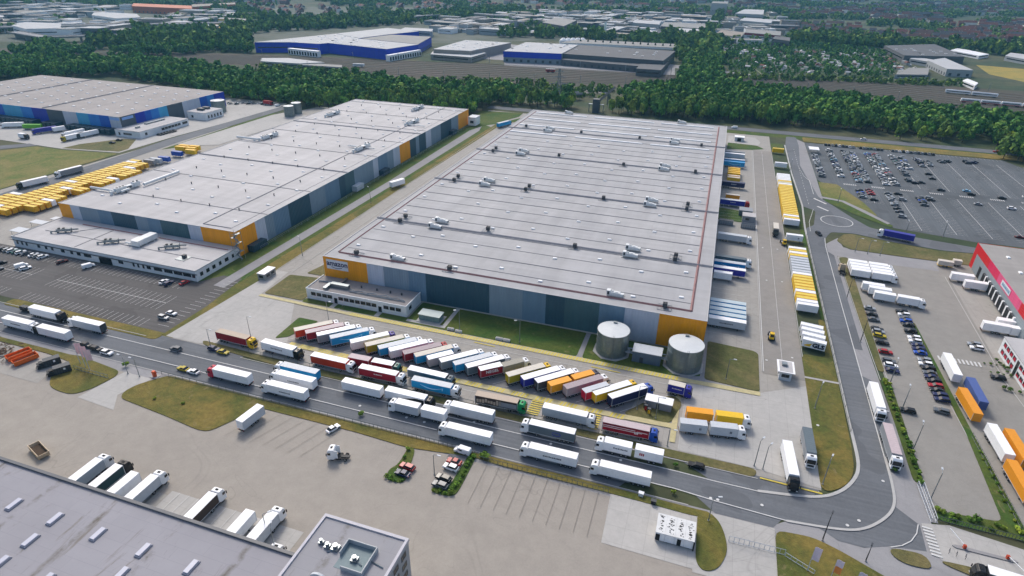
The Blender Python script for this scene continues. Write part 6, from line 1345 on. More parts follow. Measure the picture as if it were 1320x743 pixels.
for i in range(170):
    a = rr.uniform(0, 6.28); x, y = -77+rr.gauss(0, 4.2), -82+rr.gauss(0, 2.6); l = rr.uniform(.6, 1.8); z = rr.uniform(.2, 1.3)*math.exp(-((x+77)**2)/60)
    m.bar((x, y, z+.2), (x+l*math.cos(a), y+l*math.sin(a), z+rr.uniform(0, .5)), rr.uniform(.08, .3))
tag(ob('scrap_heap', m, mats=(wood,)), 'brown heap of scrap timber behind the orange skips', 'scrap heap', kind='stuff')
# machines beside near roof edge
for i, (x, y, c, l) in enumerate(((-14, -120.5, 'yellow', 'yellow small machine at the near roof edge'), (-8.2, -119.6, 'blue', 'blue small machine at the near roof edge'), (-6.4, -121, 'mgrey', 'grey platform frame right of the blue machine'))):
    t = empty('lift_platform', (x, y, .1), R(-8), l, 'work platform'); ob('base', MB().box(-2.4, 2.4, -.7, .7, .4, 1.2), t, (P[c],)); ob('arm', MB().bar((-2, 0, 1.2), (2.3, 0, 1.7), .3), t, (P[c],)); ob('basket', MB().box(2, 3.1, -.5, .5, 1.2, 1.3).bar((2, -.5, 1.3), (2, -.5, 2.2), .06).bar((3.1, .5, 1.3), (3.1, .5, 2.2), .06), t, (steel,)); wheels(t, (-1.6, 1.6), .7, .4, .25)
# stack of white containers by the gate
st_ = empty('container_stack_shed', (151.6, -83, .1), 0, 'block of white roofed storage units with speckled dirt by the sliding gate', 'storage units')
for i in range(4): 
    u = ob('unit', MB().box(-4.5+i*2.26, -4.5+i*2.26+2.2, -3, 3, .3, 2.7), st_, (whitep,)); ob('roof', MB().box(-4.5+i*2.26-.02, -4.5+i*2.26+2.22, -3.05, 3.05, 2.7, 2.85), u, (mat('speckled roof', '#d6d8d8', .6, .1),)); 
    dm_ = MB(); [dm_.cb(-3.4+i*2.26+rr.gauss(0, .3), rr.uniform(-2.6, 2.6), 2.855, rr.uniform(.12, .4), rr.uniform(.1, .3), .03) for _ in range(26)]; ob('leaf_litter', dm_, u, (black,))
ob('door', MB().box(-4.4, -3.4, -3.1, -3.0, .3, 2.3).box(.6, 1.5, -3.1, -3.0, .3, 2.3).box(4.3, 4.6, -3.3, -2.2, .0, 2.6), st_, (black,))
for i, p in enumerate(((826, 640), (842, 650))):
    x, y = G(*p); t = empty('utility_box', (x, y, .1), R(-5), ('pale post box near the speckled white storage units', 'small dark box near the speckled white storage units')[i], 'utility box'); ob('body', MB().box(-.6, .6, -.4, .4, 0, 1.2), t, ((lgrey, black)[i],)); ob('cap', MB().box(-.7, .7, -.5, .5, 1.2, 1.3), t, ((whitep, dgrey)[i],))
x, y = G(200, 486); t = empty('hydrant_post', (x, y, .1), 0, 'orange red pump post on the tip of the long lawn', 'pump'); ob('body', MB().box(-.5, .5, -.4, .4, 0, 2.2), t, (P['orange'],)); ob('arm', MB().bar((-1.2, 0, 1.2), (1.2, 0, 1.8), .2), t, (P['orange'],)); ob('base', MB().box(-1.3, 1.3, -1, 1, 0, .12), t, (concm,))
for i, (px, py, l) in enumerate(((1217, 344, 'cream open trailer with yellow chassis on the dry verge'), (1232, 343, 'small cream trailer beside the yellow chassis one'))):
    x, y = G(px, py); t = empty('small_trailer', (x, y, .15), R(-4), l, 'trailer'); L = 6 if i == 0 else 3.4; ob('body', MB().box(-L/2, L/2, -1.2, 1.2, .9, 2.9), t, (cream,)); ob('frame', MB().box(-L/2, L/2, -1, 1, .5, .9), t, (P['yellow'] if i == 0 else grey,)); wheels(t, (-.6, .7), 1, .42)
# white charging canopy in the big car park
t = empty('canopy_shelter', (216.2, 301.5, .1), 0, 'white flat canopy at the far end of the leftmost car row', 'shelter'); ob('roof', MB().box(-3.4, 3.4, -4.4, 4.4, 3.0, 3.25), t, (whitep,)); [ob('post', MB().box(a-.1, a+.1, b-.1, b+.1, 0, 3.0), t, (steel,)) for a in (-3, 3) for b in (-4, 4)]
t = empty('site_cabin', (164, 317, .1), 0, 'white boxy cabin on the pale yard behind the right hall corner', 'site cabin'); ob('wall', MB().box(-3.4, 3.4, -2.6, 2.6, 0, 3.0), t, (lgrey,)); ob('roof', MB().box(-3.7, 3.7, -2.9, 2.9, 3.0, 3.3), t, (whitep,)); ob('door', MB().box(-1.4, 1.4, -2.7, -2.6, 0, 2.5), t, (black,))
t = empty('service_building', (-47.3, 288.8, .1), 0, 'white service block at the far end of the left hall', 'plant building'); ob('wall', MB().box(-3.4, 3.4, -5, 5, 0, 6.5), t, (whitep,)); ob('vent', MB().box(-1.5, 1.5, -5.1, -5, 2, 4), t, (dgrey,)); ob('roof', MB().box(-3.6, 3.6, -5.2, 5.2, 6.5, 6.8), t, (lgrey,))
# delineators / manholes
mh = MB()
for p in ((1054, 549), (925, 645), (916, 643), (982, 652), (1107, 672), (1092, 678), (1144, 531), (1138, 621), (464, 524), (524, 539), (611, 545), (547, 545), (710, 573), (800, 594), (988, 362), (1008, 364), (983, 320), (1002, 322), (988, 465), (1021, 462)):
    x, y = G(*p); mh.cyl((x, y, .19), .42, .04, 10)
tag(ob('manhole_covers', mh, mats=(m_line,)), kind='structure')

# ================================================================== vegetation
leafm = mat('foliage', (1.2, 1.08, .82), .85, kind='leaf', spec=.15); leaf2 = mat('foliage bright', (1.7, 1.5, .85), .85, kind='leaf', spec=.15); bark = mat('bark', '#4a3f33', .9, .2)
def crown_arrays(n, seed, squash=1.0, leaf=.9, lobes=7):
    """unit crown of radius about 1: leaf quads spread over several lobes"""
    r = np.random.RandomState(seed); C = []
    for i in range(lobes):
        a = r.uniform(0, 6.28); d = r.uniform(.15, .62); C.append((d*math.cos(a), d*math.sin(a), r.uniform(-.45, .55)*squash, r.uniform(.38, .58)))
    C.append((0, 0, .25*squash, .62)); C = np.array(C)
    k = r.randint(0, len(C), n); u = r.normal(size=(n, 3)); u /= np.linalg.norm(u, axis=1)[:, None]; u[:, 2] = np.abs(u[:, 2])*np.where(r.rand(n) < .78, 1, -1)
    rad = C[k, 3]*r.uniform(.72, 1.06, n); p = C[k, :3]+u*rad[:, None]
    nrm = u+r.normal(scale=.35, size=(n, 3)); nrm /= np.linalg.norm(nrm, axis=1)[:, None]
    t = np.cross(nrm, r.normal(size=(n, 3))); t /= np.linalg.norm(t, axis=1)[:, None]; b = np.cross(nrm, t)
    s = leaf*r.uniform(.6, 1.2, n)[:, None]
    V = np.stack([p-t*s-b*s*.8, p+t*s*.9-b*s, p+t*s+b*s*.8, p-t*s*.8+b*s], 1)
    return V     # n,4,3
def mesh_quads(name, V, m):
    V = np.ascontiguousarray(V.reshape(-1, 3), dtype=np.float32); nv = len(V); nf = nv//4
    me = bpy.data.meshes.new(name); me.vertices.add(nv); me.vertices.foreach_set('co', V.ravel()); me.loops.add(nv); me.loops.foreach_set('vertex_index', np.arange(nv, dtype=np.int32))
    me.polygons.add(nf); me.polygons.foreach_set('loop_start', np.arange(0, nv, 4, dtype=np.int32)); me.update(calc_edges=True); me.materials.append(m); return me
SPEC = []
for i in range(9):
    R0 = (4.6, 5.4, 4.0, 6.0, 5.0, 3.4, 4.4, 5.8, 3.8)[i]; HH = (14, 16, 13, 17, 15, 15, 12, 18, 16)[i]; sq = (1.1, 1.2, 1.3, 1.1, 1.2, 1.9, 1.1, 1.3, 1.8)[i]
    V = crown_arrays(430, 40+i, 1.0, .15)*np.array([R0, R0, HH*.46]); V[..., 2] += HH*.55
    cm = mesh_quads('crown', V, leaf2 if i in (2, 6) else leafm)
    tm = MB(); tm.cyl((0, 0, 0), .34, HH*.62, 8, r2=.16)
    for a in range(5): tm.bar((0, 0, HH*(.3+.06*a)), (R0*.5*math.cos(a*1.3), R0*.5*math.sin(a*1.3), HH*(.55+.06*a)), .22, w2=.08)
    SPEC.append((cm, tm.mesh('trunk', (bark,)), R0, HH))
def big_tree(x, y, k, s, rz, label, group):
    t = empty('tree', (x, y, 0), rz, label, 'tree', group); t.scale = (s, s, s); ob('trunk', SPEC[k][1], t); ob('crown', SPEC[k][0], t); return t
TREES = []
F1 = [(-260, 118), (0, 104), (150, 99), (293, 128), (380, 138), (455, 142), (600, 150), (640, 152), (672, 150), (700, 139), (735, 143), (752, 130), (748, 124), (650, 120), (560, 119), (500, 110), (440, 104), (330, 105), (280, 95), (200, 84), (60, 84), (0, 80), (-260, 84)]
F2 = [(790, 152), (940, 158), (1100, 170), (1276, 184), (1290, 206), (1420, 220), (1420, 180), (1320, 164), (1130, 140), (1000, 124), (940, 117), (870, 119), (800, 122), (786, 128)]
F3 = [(868, 112), (930, 114), (928, 80), (925, 62), (905, 58), (884, 80)]
F4 = [(0, 73), (60, 78), (150, 77), (250, 78), (330, 84), (325, 66), (300, 62), (250, 66), (200, 70), (150, 60), (0, 55)]
gx, gy = np.meshgrid(np.arange(-1500, 900, 7.6), np.arange(230, 1100, 7.6)); gx = gx.ravel()+rng.uniform(-2.8, 2.8, gx.size); gy = gy.ravel()+rng.uniform(-2.8, 2.8, gy.size)
ppx, ppy = PX(np.stack([gx, gy, np.zeros_like(gx)], 1))
front = (np.stack([gx, gy, np.zeros_like(gx)], 1)-np.array(CAM)) @ np.array(FW) > 10
nzl = np.sin(gx*.031+1.3)*np.cos(gy*.037)+np.sin(gx*.013-gy*.017)
ok = np.zeros(gx.shape, bool)
for F in (F1, F2, F3): ok |= inpoly(ppx, ppy, F)
ok |= inpoly(ppx, ppy, F4) & (nzl > .75)
inhall = ((gx > -62) & (gx < 170) & (gy < 372)) | ((gx > -520) & (gx < -180) & (gy < 292)) | ((gx > -175) & (gx < -20) & (gy < 303)) | ((gx > 150) & (gy < 372) & (gx < 352)) | ((np.abs(gx-8) < 60) & (gy > 392) & (gy < 436) & (gx > -70)) | ((np.abs(gx-35) < 14) & (gy < 470) & (gy > 366))
ok &= front & ~inhall
fx, fy = gx[ok], gy[ok]
dist = np.hypot(fx-CAM.x, fy-CAM.y); vis = (ppx[ok] > -10) & (ppx[ok] < 1330)
order = np.argsort(np.where(vis, dist, dist+1e5)); near_i = order[:285]; far_i = order[285:]
for n_, i in enumerate(near_i):
    k = rng.randint(0, 9); lab = 'broadleaf tree at the woods edge '+('right of the central hall along the back road' if fx[i] > 150 else 'behind the central and left halls' if fx[i] > -200 else 'behind the far blue hall')
    big_tree(fx[i], fy[i], k, rng.uniform(.8, 1.15), rng.uniform(0, 6.28), lab, 'trees at the wood edge '+('right' if fx[i] > 150 else 'middle' if fx[i] > -200 else 'left'))
print('forest', len(fx))
def forest(name, xs, ys, nq, leaf, label, smin=.8, smax=1.2, Rm=5.2, Hm=14, hs=None, nvar=8, m=None):
    chunks = []; xs = np.asarray(xs); ys = np.asarray(ys); kk = rng.randint(0, nvar, len(xs))
    for v in range(nvar):
        V = crown_arrays(nq, 200+v+nq, 1.15+.1*(v % 3), leaf, 6); V = V.reshape(-1, 3); ids = np.where(kk == v)[0]
        if not len(ids): continue
        a = rng.uniform(0, 6.28, len(ids)); s = rng.uniform(smin, smax, len(ids)); h = rng.uniform(.85, 1.2, len(ids))
        c, d = np.cos(a), np.sin(a); X = V[None, :, 0]*c[:, None]-V[None, :, 1]*d[:, None]; Y = V[None, :, 0]*d[:, None]+V[None, :, 1]*c[:, None]
        Z = V[None, :, 2]*h[:, None]*1.05
        H0 = Hm*s*h*.5
        out = np.stack([X*(Rm*s)[:, None]+xs[ids][:, None], Y*(Rm*s)[:, None]+ys[ids][:, None], Z*(Rm*s)[:, None]+H0[:, None]], -1)
        chunks.append(out.reshape(-1, 4, 3))
    V = np.concatenate(chunks); o = ob(name, mesh_quads(name, V, m or leafm)); tag(o, label, 'trees', kind='stuff'); return o
forest('woodland', fx[far_i], fy[far_i], 150, .2, 'dense green woodland belt behind the halls')
# bushes and hedges: leafy clumps along strips
olive = mat('foliage olive', (1.25, 1.0, .5), .85, kind='leaf', spec=.15)
BM = [mesh_quads('bush', crown_arrays(150, 90+i, .7, .16, 5)*np.array([1.3, 1.3, .9])+np.array([0, 0, .8]), olive) for i in range(4)]
def bush(x, y, s, label, group):
    o = ob('bush', BM[rng.randint(0, 4)], loc=(x, y, .12), rz=rng.uniform(0, 6)); o.scale = (s, s, s*rng.uniform(.7, 1.1)); tag(o, label, 'bush', group)
def hedge(p, q, step, label, group, s=1.0, j=.5):
    n = max(1, int(math.hypot(q[0]-p[0], q[1]-p[1])/step))
    for i in range(n+1):
        t = i/n; bush(p[0]+(q[0]-p[0])*t+rng.uniform(-j, j), p[1]+(q[1]-p[1])*t+rng.uniform(-j, j), s*rng.uniform(.6, 1.2), label, group)
hedge((212.2, 3), (212.6, -44), 2.0, 'low green bush in the hedge strip beside the two parked lorries', 'bushes in the hedge strip by the bend', .9)
hedge((214.5, -54.5), (231, -54.8), 1.9, 'low green bush in the hedge below the empty east yard', 'bushes below the empty east yard', 1.0, .9); hedge((231.4, -25), (232, -54), 3.2, 'low green bush along the divider verge of the east yard', 'bushes on the divider verge', .6)
hedge((77, -89.3), (81.4, -89.2), 1.4, 'low bush at the tip of the left planted island', 'bushes on the left planted island', .7, .3); hedge((78.2, -78), (79, -86.5), 2.2, 'brownish bush on the left planted island', 'bushes along the left planted island', .7, .5)
hedge((90.6, -89.4), (95.6, -89), 1.3, 'low bush at the tip of the right planted island', 'bushes on the right planted island', .7, .3); hedge((95.6, -87.5), (96, -74.5), 1.8, 'green bush along the right planted island', 'bushes along the right planted island', .7, .3); bush(99.2, -73.8, 1.4, 'dark green bush at the top of the right island', None)
hedge((252.6, 31), (253.4, 24), 2, 'bush in front of the red windowed office', 'bushes before the red windowed office', .8); hedge((247.5, 27.2), (253, 27), 1.6, 'bush in the upper low hedge between office bays', 'upper hedge between office bays', .55, .2); hedge((247.8, 21.8), (253.4, 21.4), 1.6, 'bush in the lower low hedge between office bays', 'lower hedge between office bays', .55, .2); hedge((249, 12.5), (256, 11.5), 1.5, 'bush below the red windowed office', 'bushes below the red windowed office', .9, .6)
hedge((101.5, -124), (108, -121), 2.2, 'low bush on the lawn beside the office block', 'bushes beside the office block', 1.0, 1.2)
for p, s in (((163, 473), 1), ((200, 515), .6), ((237, 521), .6), ((490, 512), .9), ((870, 601), .7), ((868, 637), .7), ((466, 536), .9), ((1152, 608), .8)):
    x, y = G(*p); bush(x, y, s, 'small solitary bush at the verge beside the road', 'solitary bushes along the road')
sheet('lawn', [(96.9, -117), (108, -117.5), (108.8, -130), (96.9, -130)], Z4, m_green, .1)
# trees at the far right car park corner
for i, (p, k) in enumerate((((1293, 205), 3), ((1305, 198), 1), ((1284, 190), 4), ((1318, 210), 7), ((1160, 180), 0), ((1187, 181), 2), ((1215, 182), 3), ((1240, 184), 6))):
    x, y = G(*p); big_tree(x, y, k, 1.0, i, 'large rounded tree standing forward at the right end of the woods' if i < 4 else 'tree standing forward of the woods beside the back road', 'forward trees at the wood edge right' if i < 4 else 'forward trees beside the back road')

# ================================================================== background buildings
FOOT = []
def pbld(pts, h, wall, roof, label, cat='building', name='warehouse_building', z0=0, strips=0, band=None, doors=None):
    q = [G(x, y, h) for x, y in pts]
    A = sum(q[i][0]*q[(i+1) % len(q)][1]-q[(i+1) % len(q)][0]*q[i][1] for i in range(len(q)))
    if A < 0: q = q[::-1]
    cx = sum(p[0] for p in q)/len(q); cy = sum(p[1] for p in q)/len(q)
    FOOT.append((cx, cy, max(math.hypot(p[0]-cx, p[1]-cy) for p in q), q))
    t = empty(name, (cx, cy, 0), 0, label, cat); q = [(x-cx, y-cy) for x, y in q]
    ob('wall', MB().poly(q, 0, h-.4), t, (wall,)); rf = ob('roof', MB().poly([(x*1.005, y*1.005) for x, y in q], h-.4, h), t, (roof,))
    e = sorted(range(len(q)), key=lambda i: (q[i][1]+q[(i+1) % len(q)][1]))[:2]
    for i in e:      # openings on the walls that face the camera
        a, b = Vector((*q[i], 0)), Vector((*q[(i+1) % len(q)], 0)); d = b-a; L = d.length
        if L < 12: continue
        d.normalize(); n_ = Vector((d.y, -d.x, 0)); m_ = int(min(14, L//9)); an = math.atan2(d.y, d.x)
        if doors:
            for k in range(m_): c = a+d*(L*(k+.5)/m_); ob('dock_door', MB().cb(c.x, c.y, 1, 3.2, .5, 3.2, a=an), t, (dgrey,))
        else: c = a+d*(L*.5); ob('window_band', MB().cb(c.x, c.y, h*.45, L*.86, .3, 1.4, a=an), t, (glass,))
        if band:
            mb = MB(); bz = band[1]; c0, c1 = a+n_*.3, b+n_*.3; mb.add([(c0.x, c0.y, bz[0]), (c1.x, c1.y, bz[0]), (c1.x, c1.y, bz[1]), (c0.x, c0.y, bz[1]), (a.x, a.y, bz[0]), (b.x, b.y, bz[0]), (b.x, b.y, bz[1]), (a.x, a.y, bz[1])], [(0, 1, 2, 3), (0, 4, 5, 1), (3, 2, 6, 7), (0, 3, 7, 4), (1, 5, 6, 2)]); ob('wall_band', mb, t, (band[0],))
    if strips:
        xs_ = [p[0] for p in q]; ys_ = [p[1] for p in q]; sm2 = MB(); qq = [(x*.9, y*.9) for x, y in q]
        for i in range(260):
            x, y = rr.uniform(min(xs_), max(xs_)), rr.uniform(min(ys_), max(ys_))
            if inpoly([x], [y], qq)[0] and len(sm2.f) < strips*6: sm2.cb(round(x/12)*12, round(y/9)*9, h, 3.5, 2, .6)
        ob('skylights', sm2, rf, (m_sky,))
    return t
wb, wg_, wt, wd = pan('#0b2fc4'), mat('bg wall pale', '#a9acae', .7, .1), mat('bg wall tan', '#9a938a', .7, .1), mat('bg wall dark', '#5e5f63', .7, .1)
rl, rg2, rdk = mat('bg roof light', '#b4b6b8', .8, .08, .05), mat('bg roof grey', '#8c8c8a', .8, .1, .05), mat('bg roof dark', '#5c5d60', .8, .12, .05); rtan = mat('bg roof tan', '#8f877c', .8, .1, .05); wor = mat('bg wall orange', '#b8633a', .7); wye = mat('bg wall yellow', '#c9a52a', .6); wdr = mat('bg wall dark red', '#8a2f3c', .7); rred = mat('clay tile roof', '#6e4238', .85, .15, .5); rred2 = mat('brown tile roof', '#5a423a', .85, .15, .5); rgr = mat('slate roof', '#4b4d52', .8, .15, .5)
pbld([(328, 54.5), (373, 54.5), (412, 56.6), (423, 55.5), (498, 63.4), (539, 57.5), (463, 50), (434, 43.5)], 14, wb, rl, 'large bright blue warehouse with white roof beyond the woods', 'warehouse', strips=40)
pbld([(463, 49.5), (500, 44.5), (556, 47.6), (539, 57)], 13.6, wb, rg2, 'blue walled grey roofed wing behind the large blue warehouse', 'warehouse', doors=1)
pbld([(434, 43.4), (500, 36.2), (540, 40.5), (501, 44.4), (463, 49.3)], 14.4, wb, rl, 'rear blue wing with white roof of the far blue complex', 'warehouse')
t = empty('loading_dock_block', (0, 0, 0), 0, 'white loading block with black doors on the front of the blue warehouse', 'loading dock')
for (pa, pb) in (((374, 70), (412, 74)), ((500, 79.5), (541, 72))):
    a, b = Vector((*G(*pa), 0)), Vector((*G(*pb), 0)); d = (b-a); L = d.length; d.normalize(); n_ = Vector((d.y, -d.x, 0)); a += n_*3
    mb = MB(); c0, c1, c2_, c3 = a, b+n_*3, b-n_*3, a-n_*6; mb.poly([(c0.x, c0.y), (c1.x, c1.y), (c2_.x, c2_.y), (c3.x, c3.y)], 0, 8); ob('wall', mb, t, (whitep,)); k2 = int(L//5)
    for k in range(k2): c = a.lerp(b+n_*3, (k+.5)/k2)+n_*.1; ob('dock_door', MB().cb(c.x, c.y, 1, 2.6, .4, 4.5, a=math.atan2(d.y, d.x)), t, (black,))
pbld([(515, 38.6), (557, 40.6), (558, 37.5), (522, 35.6)], 10, wg_, rl, 'pale long shed directly behind the far blue complex')
pbld([(558.5, 63.4), (607, 65.8), (658.7, 55.2), (600, 51.8)], 12, wt, rl, 'tan walled warehouse with white roof between the blue buildings', 'warehouse', strips=20)
pbld([(555, 70), (607, 74), (627, 68.4), (608, 66.2), (560, 64.4)], 7, wt, rl, 'lower front wing of the tan walled warehouse', 'warehouse')
b2_ = pbld([(649, 66), (724, 69.3), (745.5, 58), (678, 54.5)], 14, mat('bg wall blue grey', '#7f8a94', .6), rl, 'white roofed warehouse with blue upper front and small white sign', 'warehouse', strips=20, doors=1, band=(wb, (6.5, 13.7)))
a, b = Vector((*G(653, 71, 9), 9)), Vector((*G(666, 71.6, 9), 9)); d = b-a; n_ = Vector((d.y, -d.x, 0)).normalized()*.5
_q = b2_.location; _mb = MB().add([tuple(a+n_*3-_q+Vector((0, 0, 0))), tuple(b+n_*3-_q), tuple(b+n_*3-_q+Vector((0, 0, 3))), tuple(a+n_*3-_q+Vector((0, 0, 3)))], [(0, 1, 2, 3)]).add([tuple(a-_q), tuple(b-_q), tuple(b-_q+Vector((0, 0, 3))), tuple(a-_q+Vector((0, 0, 3)))], [(0, 1, 2, 3)]); ob('sign', _mb, b2_, (mat('sign blue white', '#6f9be0'),))
pbld([(724.3, 69.3), (855, 78.4), (870.5, 66), (745.8, 58)], 13, wd, rdk, 'wide dark grey warehouse attached to the blue fronted one', 'warehouse', strips=10)
pbld([(724, 77), (853, 88), (862, 80), (728, 71)], 7.5, wd, rdk, 'low front wing of the wide dark grey warehouse', 'warehouse', doors=1)
pbld([(820, 88.5), (852, 90.6), (858, 84), (826, 82.5)], 8.5, wd, rdk, 'square dark block at the right end of the dark warehouse')
pbld([(722, 55.2), (760, 56.5), (880, 62.4), (882, 57.4), (745, 51)], 8, whitep, rg2, 'long white walled hall with evenly spaced dark pines before it', 'warehouse')
for i in range(5):
    x, y = G(726+i*6.2, 56.2); t = tag(ob('storage_dome', MB().cyl((0, 0, 0), 7, 5, 16, r2=6.4).cyl((0, 0, 5), 6.4, 3.5, 16, r2=2.5), mats=(whitep,), loc=(x, y, 0)), 'white domed tent, %s of five from the left beyond the dark warehouse' % ordn[i], 'dome')
x, y = G(779, 50); t = empty('chimney', (x, y, 0), 0, 'white industrial chimney standing in the distant works', 'chimney'); ob('shaft', MB().cyl((0, 0, 0), 2.6, 27, 14, r2=1.8), t, (whitep,)); ob('rim', MB().cyl((0, 0, 27), 2.0, .8, 14), t, (lgrey,)); ob('base', MB().box(-4, 4, -4, 4, 0, 4), t, (wg_,))
pbld([(1140, 59), (1166, 71.6), (1243.6, 73.2), (1205, 57)], 10, wd, rdk, 'dark flat roofed hall with white roof lights near the allotments', 'warehouse', strips=14)
pbld([(1196, 78), (1221, 89), (1255, 90.7), (1218, 74.8)], 9, wg_, rl, 'white roofed depot hall beside the railway at upper right', 'warehouse', doors=1); pbld([(1173, 75.5), (1199, 80), (1203, 77), (1180, 73.6)], 7, wg_, rl, 'small white annex between dark hall and depot hall'); pbld([(1154, 96), (1196, 96.5), (1198, 88), (1172, 87.5)], 5, wg_, rg2, 'low pale green roofed sheds left of the depot hall'); pbld([(1241, 104), (1257, 110.5), (1261, 107), (1247, 101.5)], 5, whitep, whitep, 'small white shed beside the railway tracks')
pbld([(1225, 65), (1262, 72), (1275, 70), (1235, 62)], 5, whitep, whitep, 'long white roofed shed row behind the dark flat hall'); pbld([(1296, 72), (1340, 80), (1350, 74), (1303, 68)], 7, wg_, rl, 'white shed at the upper right frame edge')
pbld([(336, 79), (386, 82), (418, 80.5), (372, 75), (337, 75)], 6, wg_, rl, 'white railway sheds left before the blue warehouse'); pbld([(386, 83.5), (440, 87), (441, 84), (388, 80.8)], 5, wg_, rg2, 'low pale railway shed right of the white ones')
pbld([(170, 8), (247, 11.5), (247, 7.6), (172, 4.4)], 14, wor, wor, 'long orange building at the top left', 'warehouse', doors=1); pbld([(248, 9), (303, 5.6), (303, 3.4), (247, 6)], 12, wor, rtan, 'second orange long building at the top', 'warehouse')
pbld([(281, 24.5), (335, 28), (331, 25.4), (284, 22.4)], 12, whitep, rg2, 'pale building with yellow upper band at the top left', 'warehouse', band=(wye, (9, 11.7))); pbld([(262, 35), (290, 36.5), (292, 33), (266, 31.5)], 4, wye, wye, 'low yellow building in front of the yellow banded one')
pbld([(118, 19.5), (150, 24), (181, 22.5), (176, 18), (122, 15.5)], 10, whitep, rl, 'long white shed in the far left business district', 'warehouse'); pbld([(15, 33), (33, 37.5), (78, 36.6), (78, 30.2), (32, 28.6)], 12, whitep, rl, 'curved white office block in the far left business district'); pbld([(200, 30), (262, 37.5), (282, 33), (234, 26.5)], 8, wg_, rl, 'wide white roofed hall below the yellow banded building', 'warehouse')
pbld([(699, 29), (727, 33.8), (744, 26), (716, 22.6)], 16, wd, rg2, 'tall grey block in the distant works behind the blue fronted warehouse', 'factory'); pbld([(816, 29.4), (850, 31.8), (852, 27.4), (818, 26)], 14, wg_, rl, 'white box hall in the distant works', 'factory'); pbld([(852, 34), (908, 37), (912, 31), (856, 28.6)], 10, wd, rg2, 'long brown grey factory in the distant works', 'factory'); pbld([(872, 41), (905, 43), (908, 38), (874, 36.5)], 9, wg_, rl, 'lower white factory hall at right of the distant works', 'factory')
pbld([(917, 4), (938, 5), (938.5, 2.4), (919, 2)], 34, wg_, rg2, 'pale high rise block on the horizon', 'high rise', doors=None); pbld([(948, 17.4), (984, 19), (985, 13), (960, 12)], 14, wg_, rl, 'white school like block above the allotments', 'building'); pbld([(953, 26.5), (994, 29.8), (996, 25.6), (960, 23)], 12, wg_, rl, 'long white hall in the group above the allotments', 'building'); pbld([(960, 42), (1006, 46), (1007, 40.6), (962, 37.5)], 12, whitep, rg2, 'white block with dark red band above the allotments', 'building', band=(wdr, (8, 11.5))); pbld([(922, 44), (955, 48), (960, 42), (930, 38.6)], 9, wg_, rtan, 'pale stepped block left of the red banded block', 'building'); pbld([(996, 50), (1018, 53), (1019, 48.6), (999, 46.6)], 12, wd, rdk, 'dark block at the right of the group above the allotments', 'building')
def clear(x, y, r):
    return all(math.hypot(x-f[0], y-f[1]) > f[2]*.9+r for f in FOOT)
# random sheds of the business districts
ZA = [(-60, 52), (60, 48), (130, 46), (200, 42), (262, 33), (330, 24), (250, 12), (-60, 8)]; ZB = [(560, 42), (560, 30), (690, 17), (925, 22), (905, 50), (880, 50), (730, 46), (640, 46)]; ZG = [(930, 60), (1015, 54), (1020, 30), (1000, 18), (940, 18), (915, 40)]
cnt = 0
cols_w = [('pale', wg_), ('white', whitep), ('tan', wt), ('dark', wd)]; cols_r = [('light roofed', rl), ('grey roofed', rg2), ('dark roofed', rdk), ('tan roofed', rtan)]
for (Z, n_, where) in ((ZA, 190, 'far left business district'), (ZB, 190, 'distant works area'), (ZG, 26, 'cluster above the allotments')):
    made = 0
    for _ in range(6000):
        if made >= n_: break
        px, py = rr.uniform(min(p[0] for p in Z), max(p[0] for p in Z)), rr.uniform(min(p[1] for p in Z), max(p[1] for p in Z))
        if not inpoly([px], [py], Z)[0]: continue
        x, y = G(px, py); lx, ly, h = rr.uniform(18, 62), rr.uniform(14, 34), rr.uniform(5, 12)
        if not clear(x, y, lx*.38): continue
        a = rr.choice((0, 90))+{'f': 12, 'd': -6, 'c': 10}[where[0]]+rr.uniform(-4, 4); wn_, wm = rr.choice(cols_w); rn_, rm = rr.choice(cols_r)
        FOOT.append((x, y, lx*.5, None)); made += 1
        t = empty('industrial_shed', (x, y, 0), R(a), '%s walled %s shed in the %s' % (wn_, rn_, where), 'shed', '%s walled %s sheds in the %s' % (wn_, rn_, where))
        ob('wall', MB().box(-lx/2, lx/2, -ly/2, ly/2, 0, h), t, (wm,)); rf = ob('roof', MB().box(-lx/2-.3, lx/2+.3, -ly/2-.3, ly/2+.3, h, h+.5), t, (rm,))
        [ob('window_band', MB().box(-lx/2+2, lx/2-2, s_*ly/2-.1, s_*ly/2+.1, h*.5, h*.5+1.2), t, (glass,)) for s_ in (-1, 1)]
        if rr.random() < .5: ob('skylights', MB().box(-lx*.35, lx*.35, -1, 1, h+.5, h+1.3), rf, (m_sky,))
# houses
def house_mesh(kind):
    w_, d, h, rh = ((10, 9, 6, 4), (12, 10, 8, 4.5), (26, 11, 9, 4.5), (9, 8, 5, 4))[kind]
    m = MB(); m.box(-w_/2, w_/2, -d/2, d/2, 0, h, 0); m.prism([(-.01, 0), (0, 0)], 0, 1) if False else None
    o_ = .5; m.add([(-w_/2-o_, -d/2-o_, h), (w_/2+o_, -d/2-o_, h), (w_/2+o_, d/2+o_, h), (-w_/2-o_, d/2+o_, h), (-w_/2-o_, 0, h+rh), (w_/2+o_, 0, h+rh)], [(0, 1, 5, 4), (2, 3, 4, 5), (0, 4, 3), (1, 2, 5), (3, 2, 1, 0)], 1)
    for i in range(int(w_//3)):
        for z in range(int(h//2.8)): x = -w_/2+1.6+i*3; m.box(x-.5, x+.5, -d/2-.06, -d/2-.001, 1+z*2.7, 2.4+z*2.7, 2); m.box(x-.5, x+.5, d/2+.001, d/2+.06, 1+z*2.7, 2.4+z*2.7, 2)
    m.box(w_*.2, w_*.2+.8, .5, 1.3, h+rh*.4, h+rh+.8, 0)
    return m
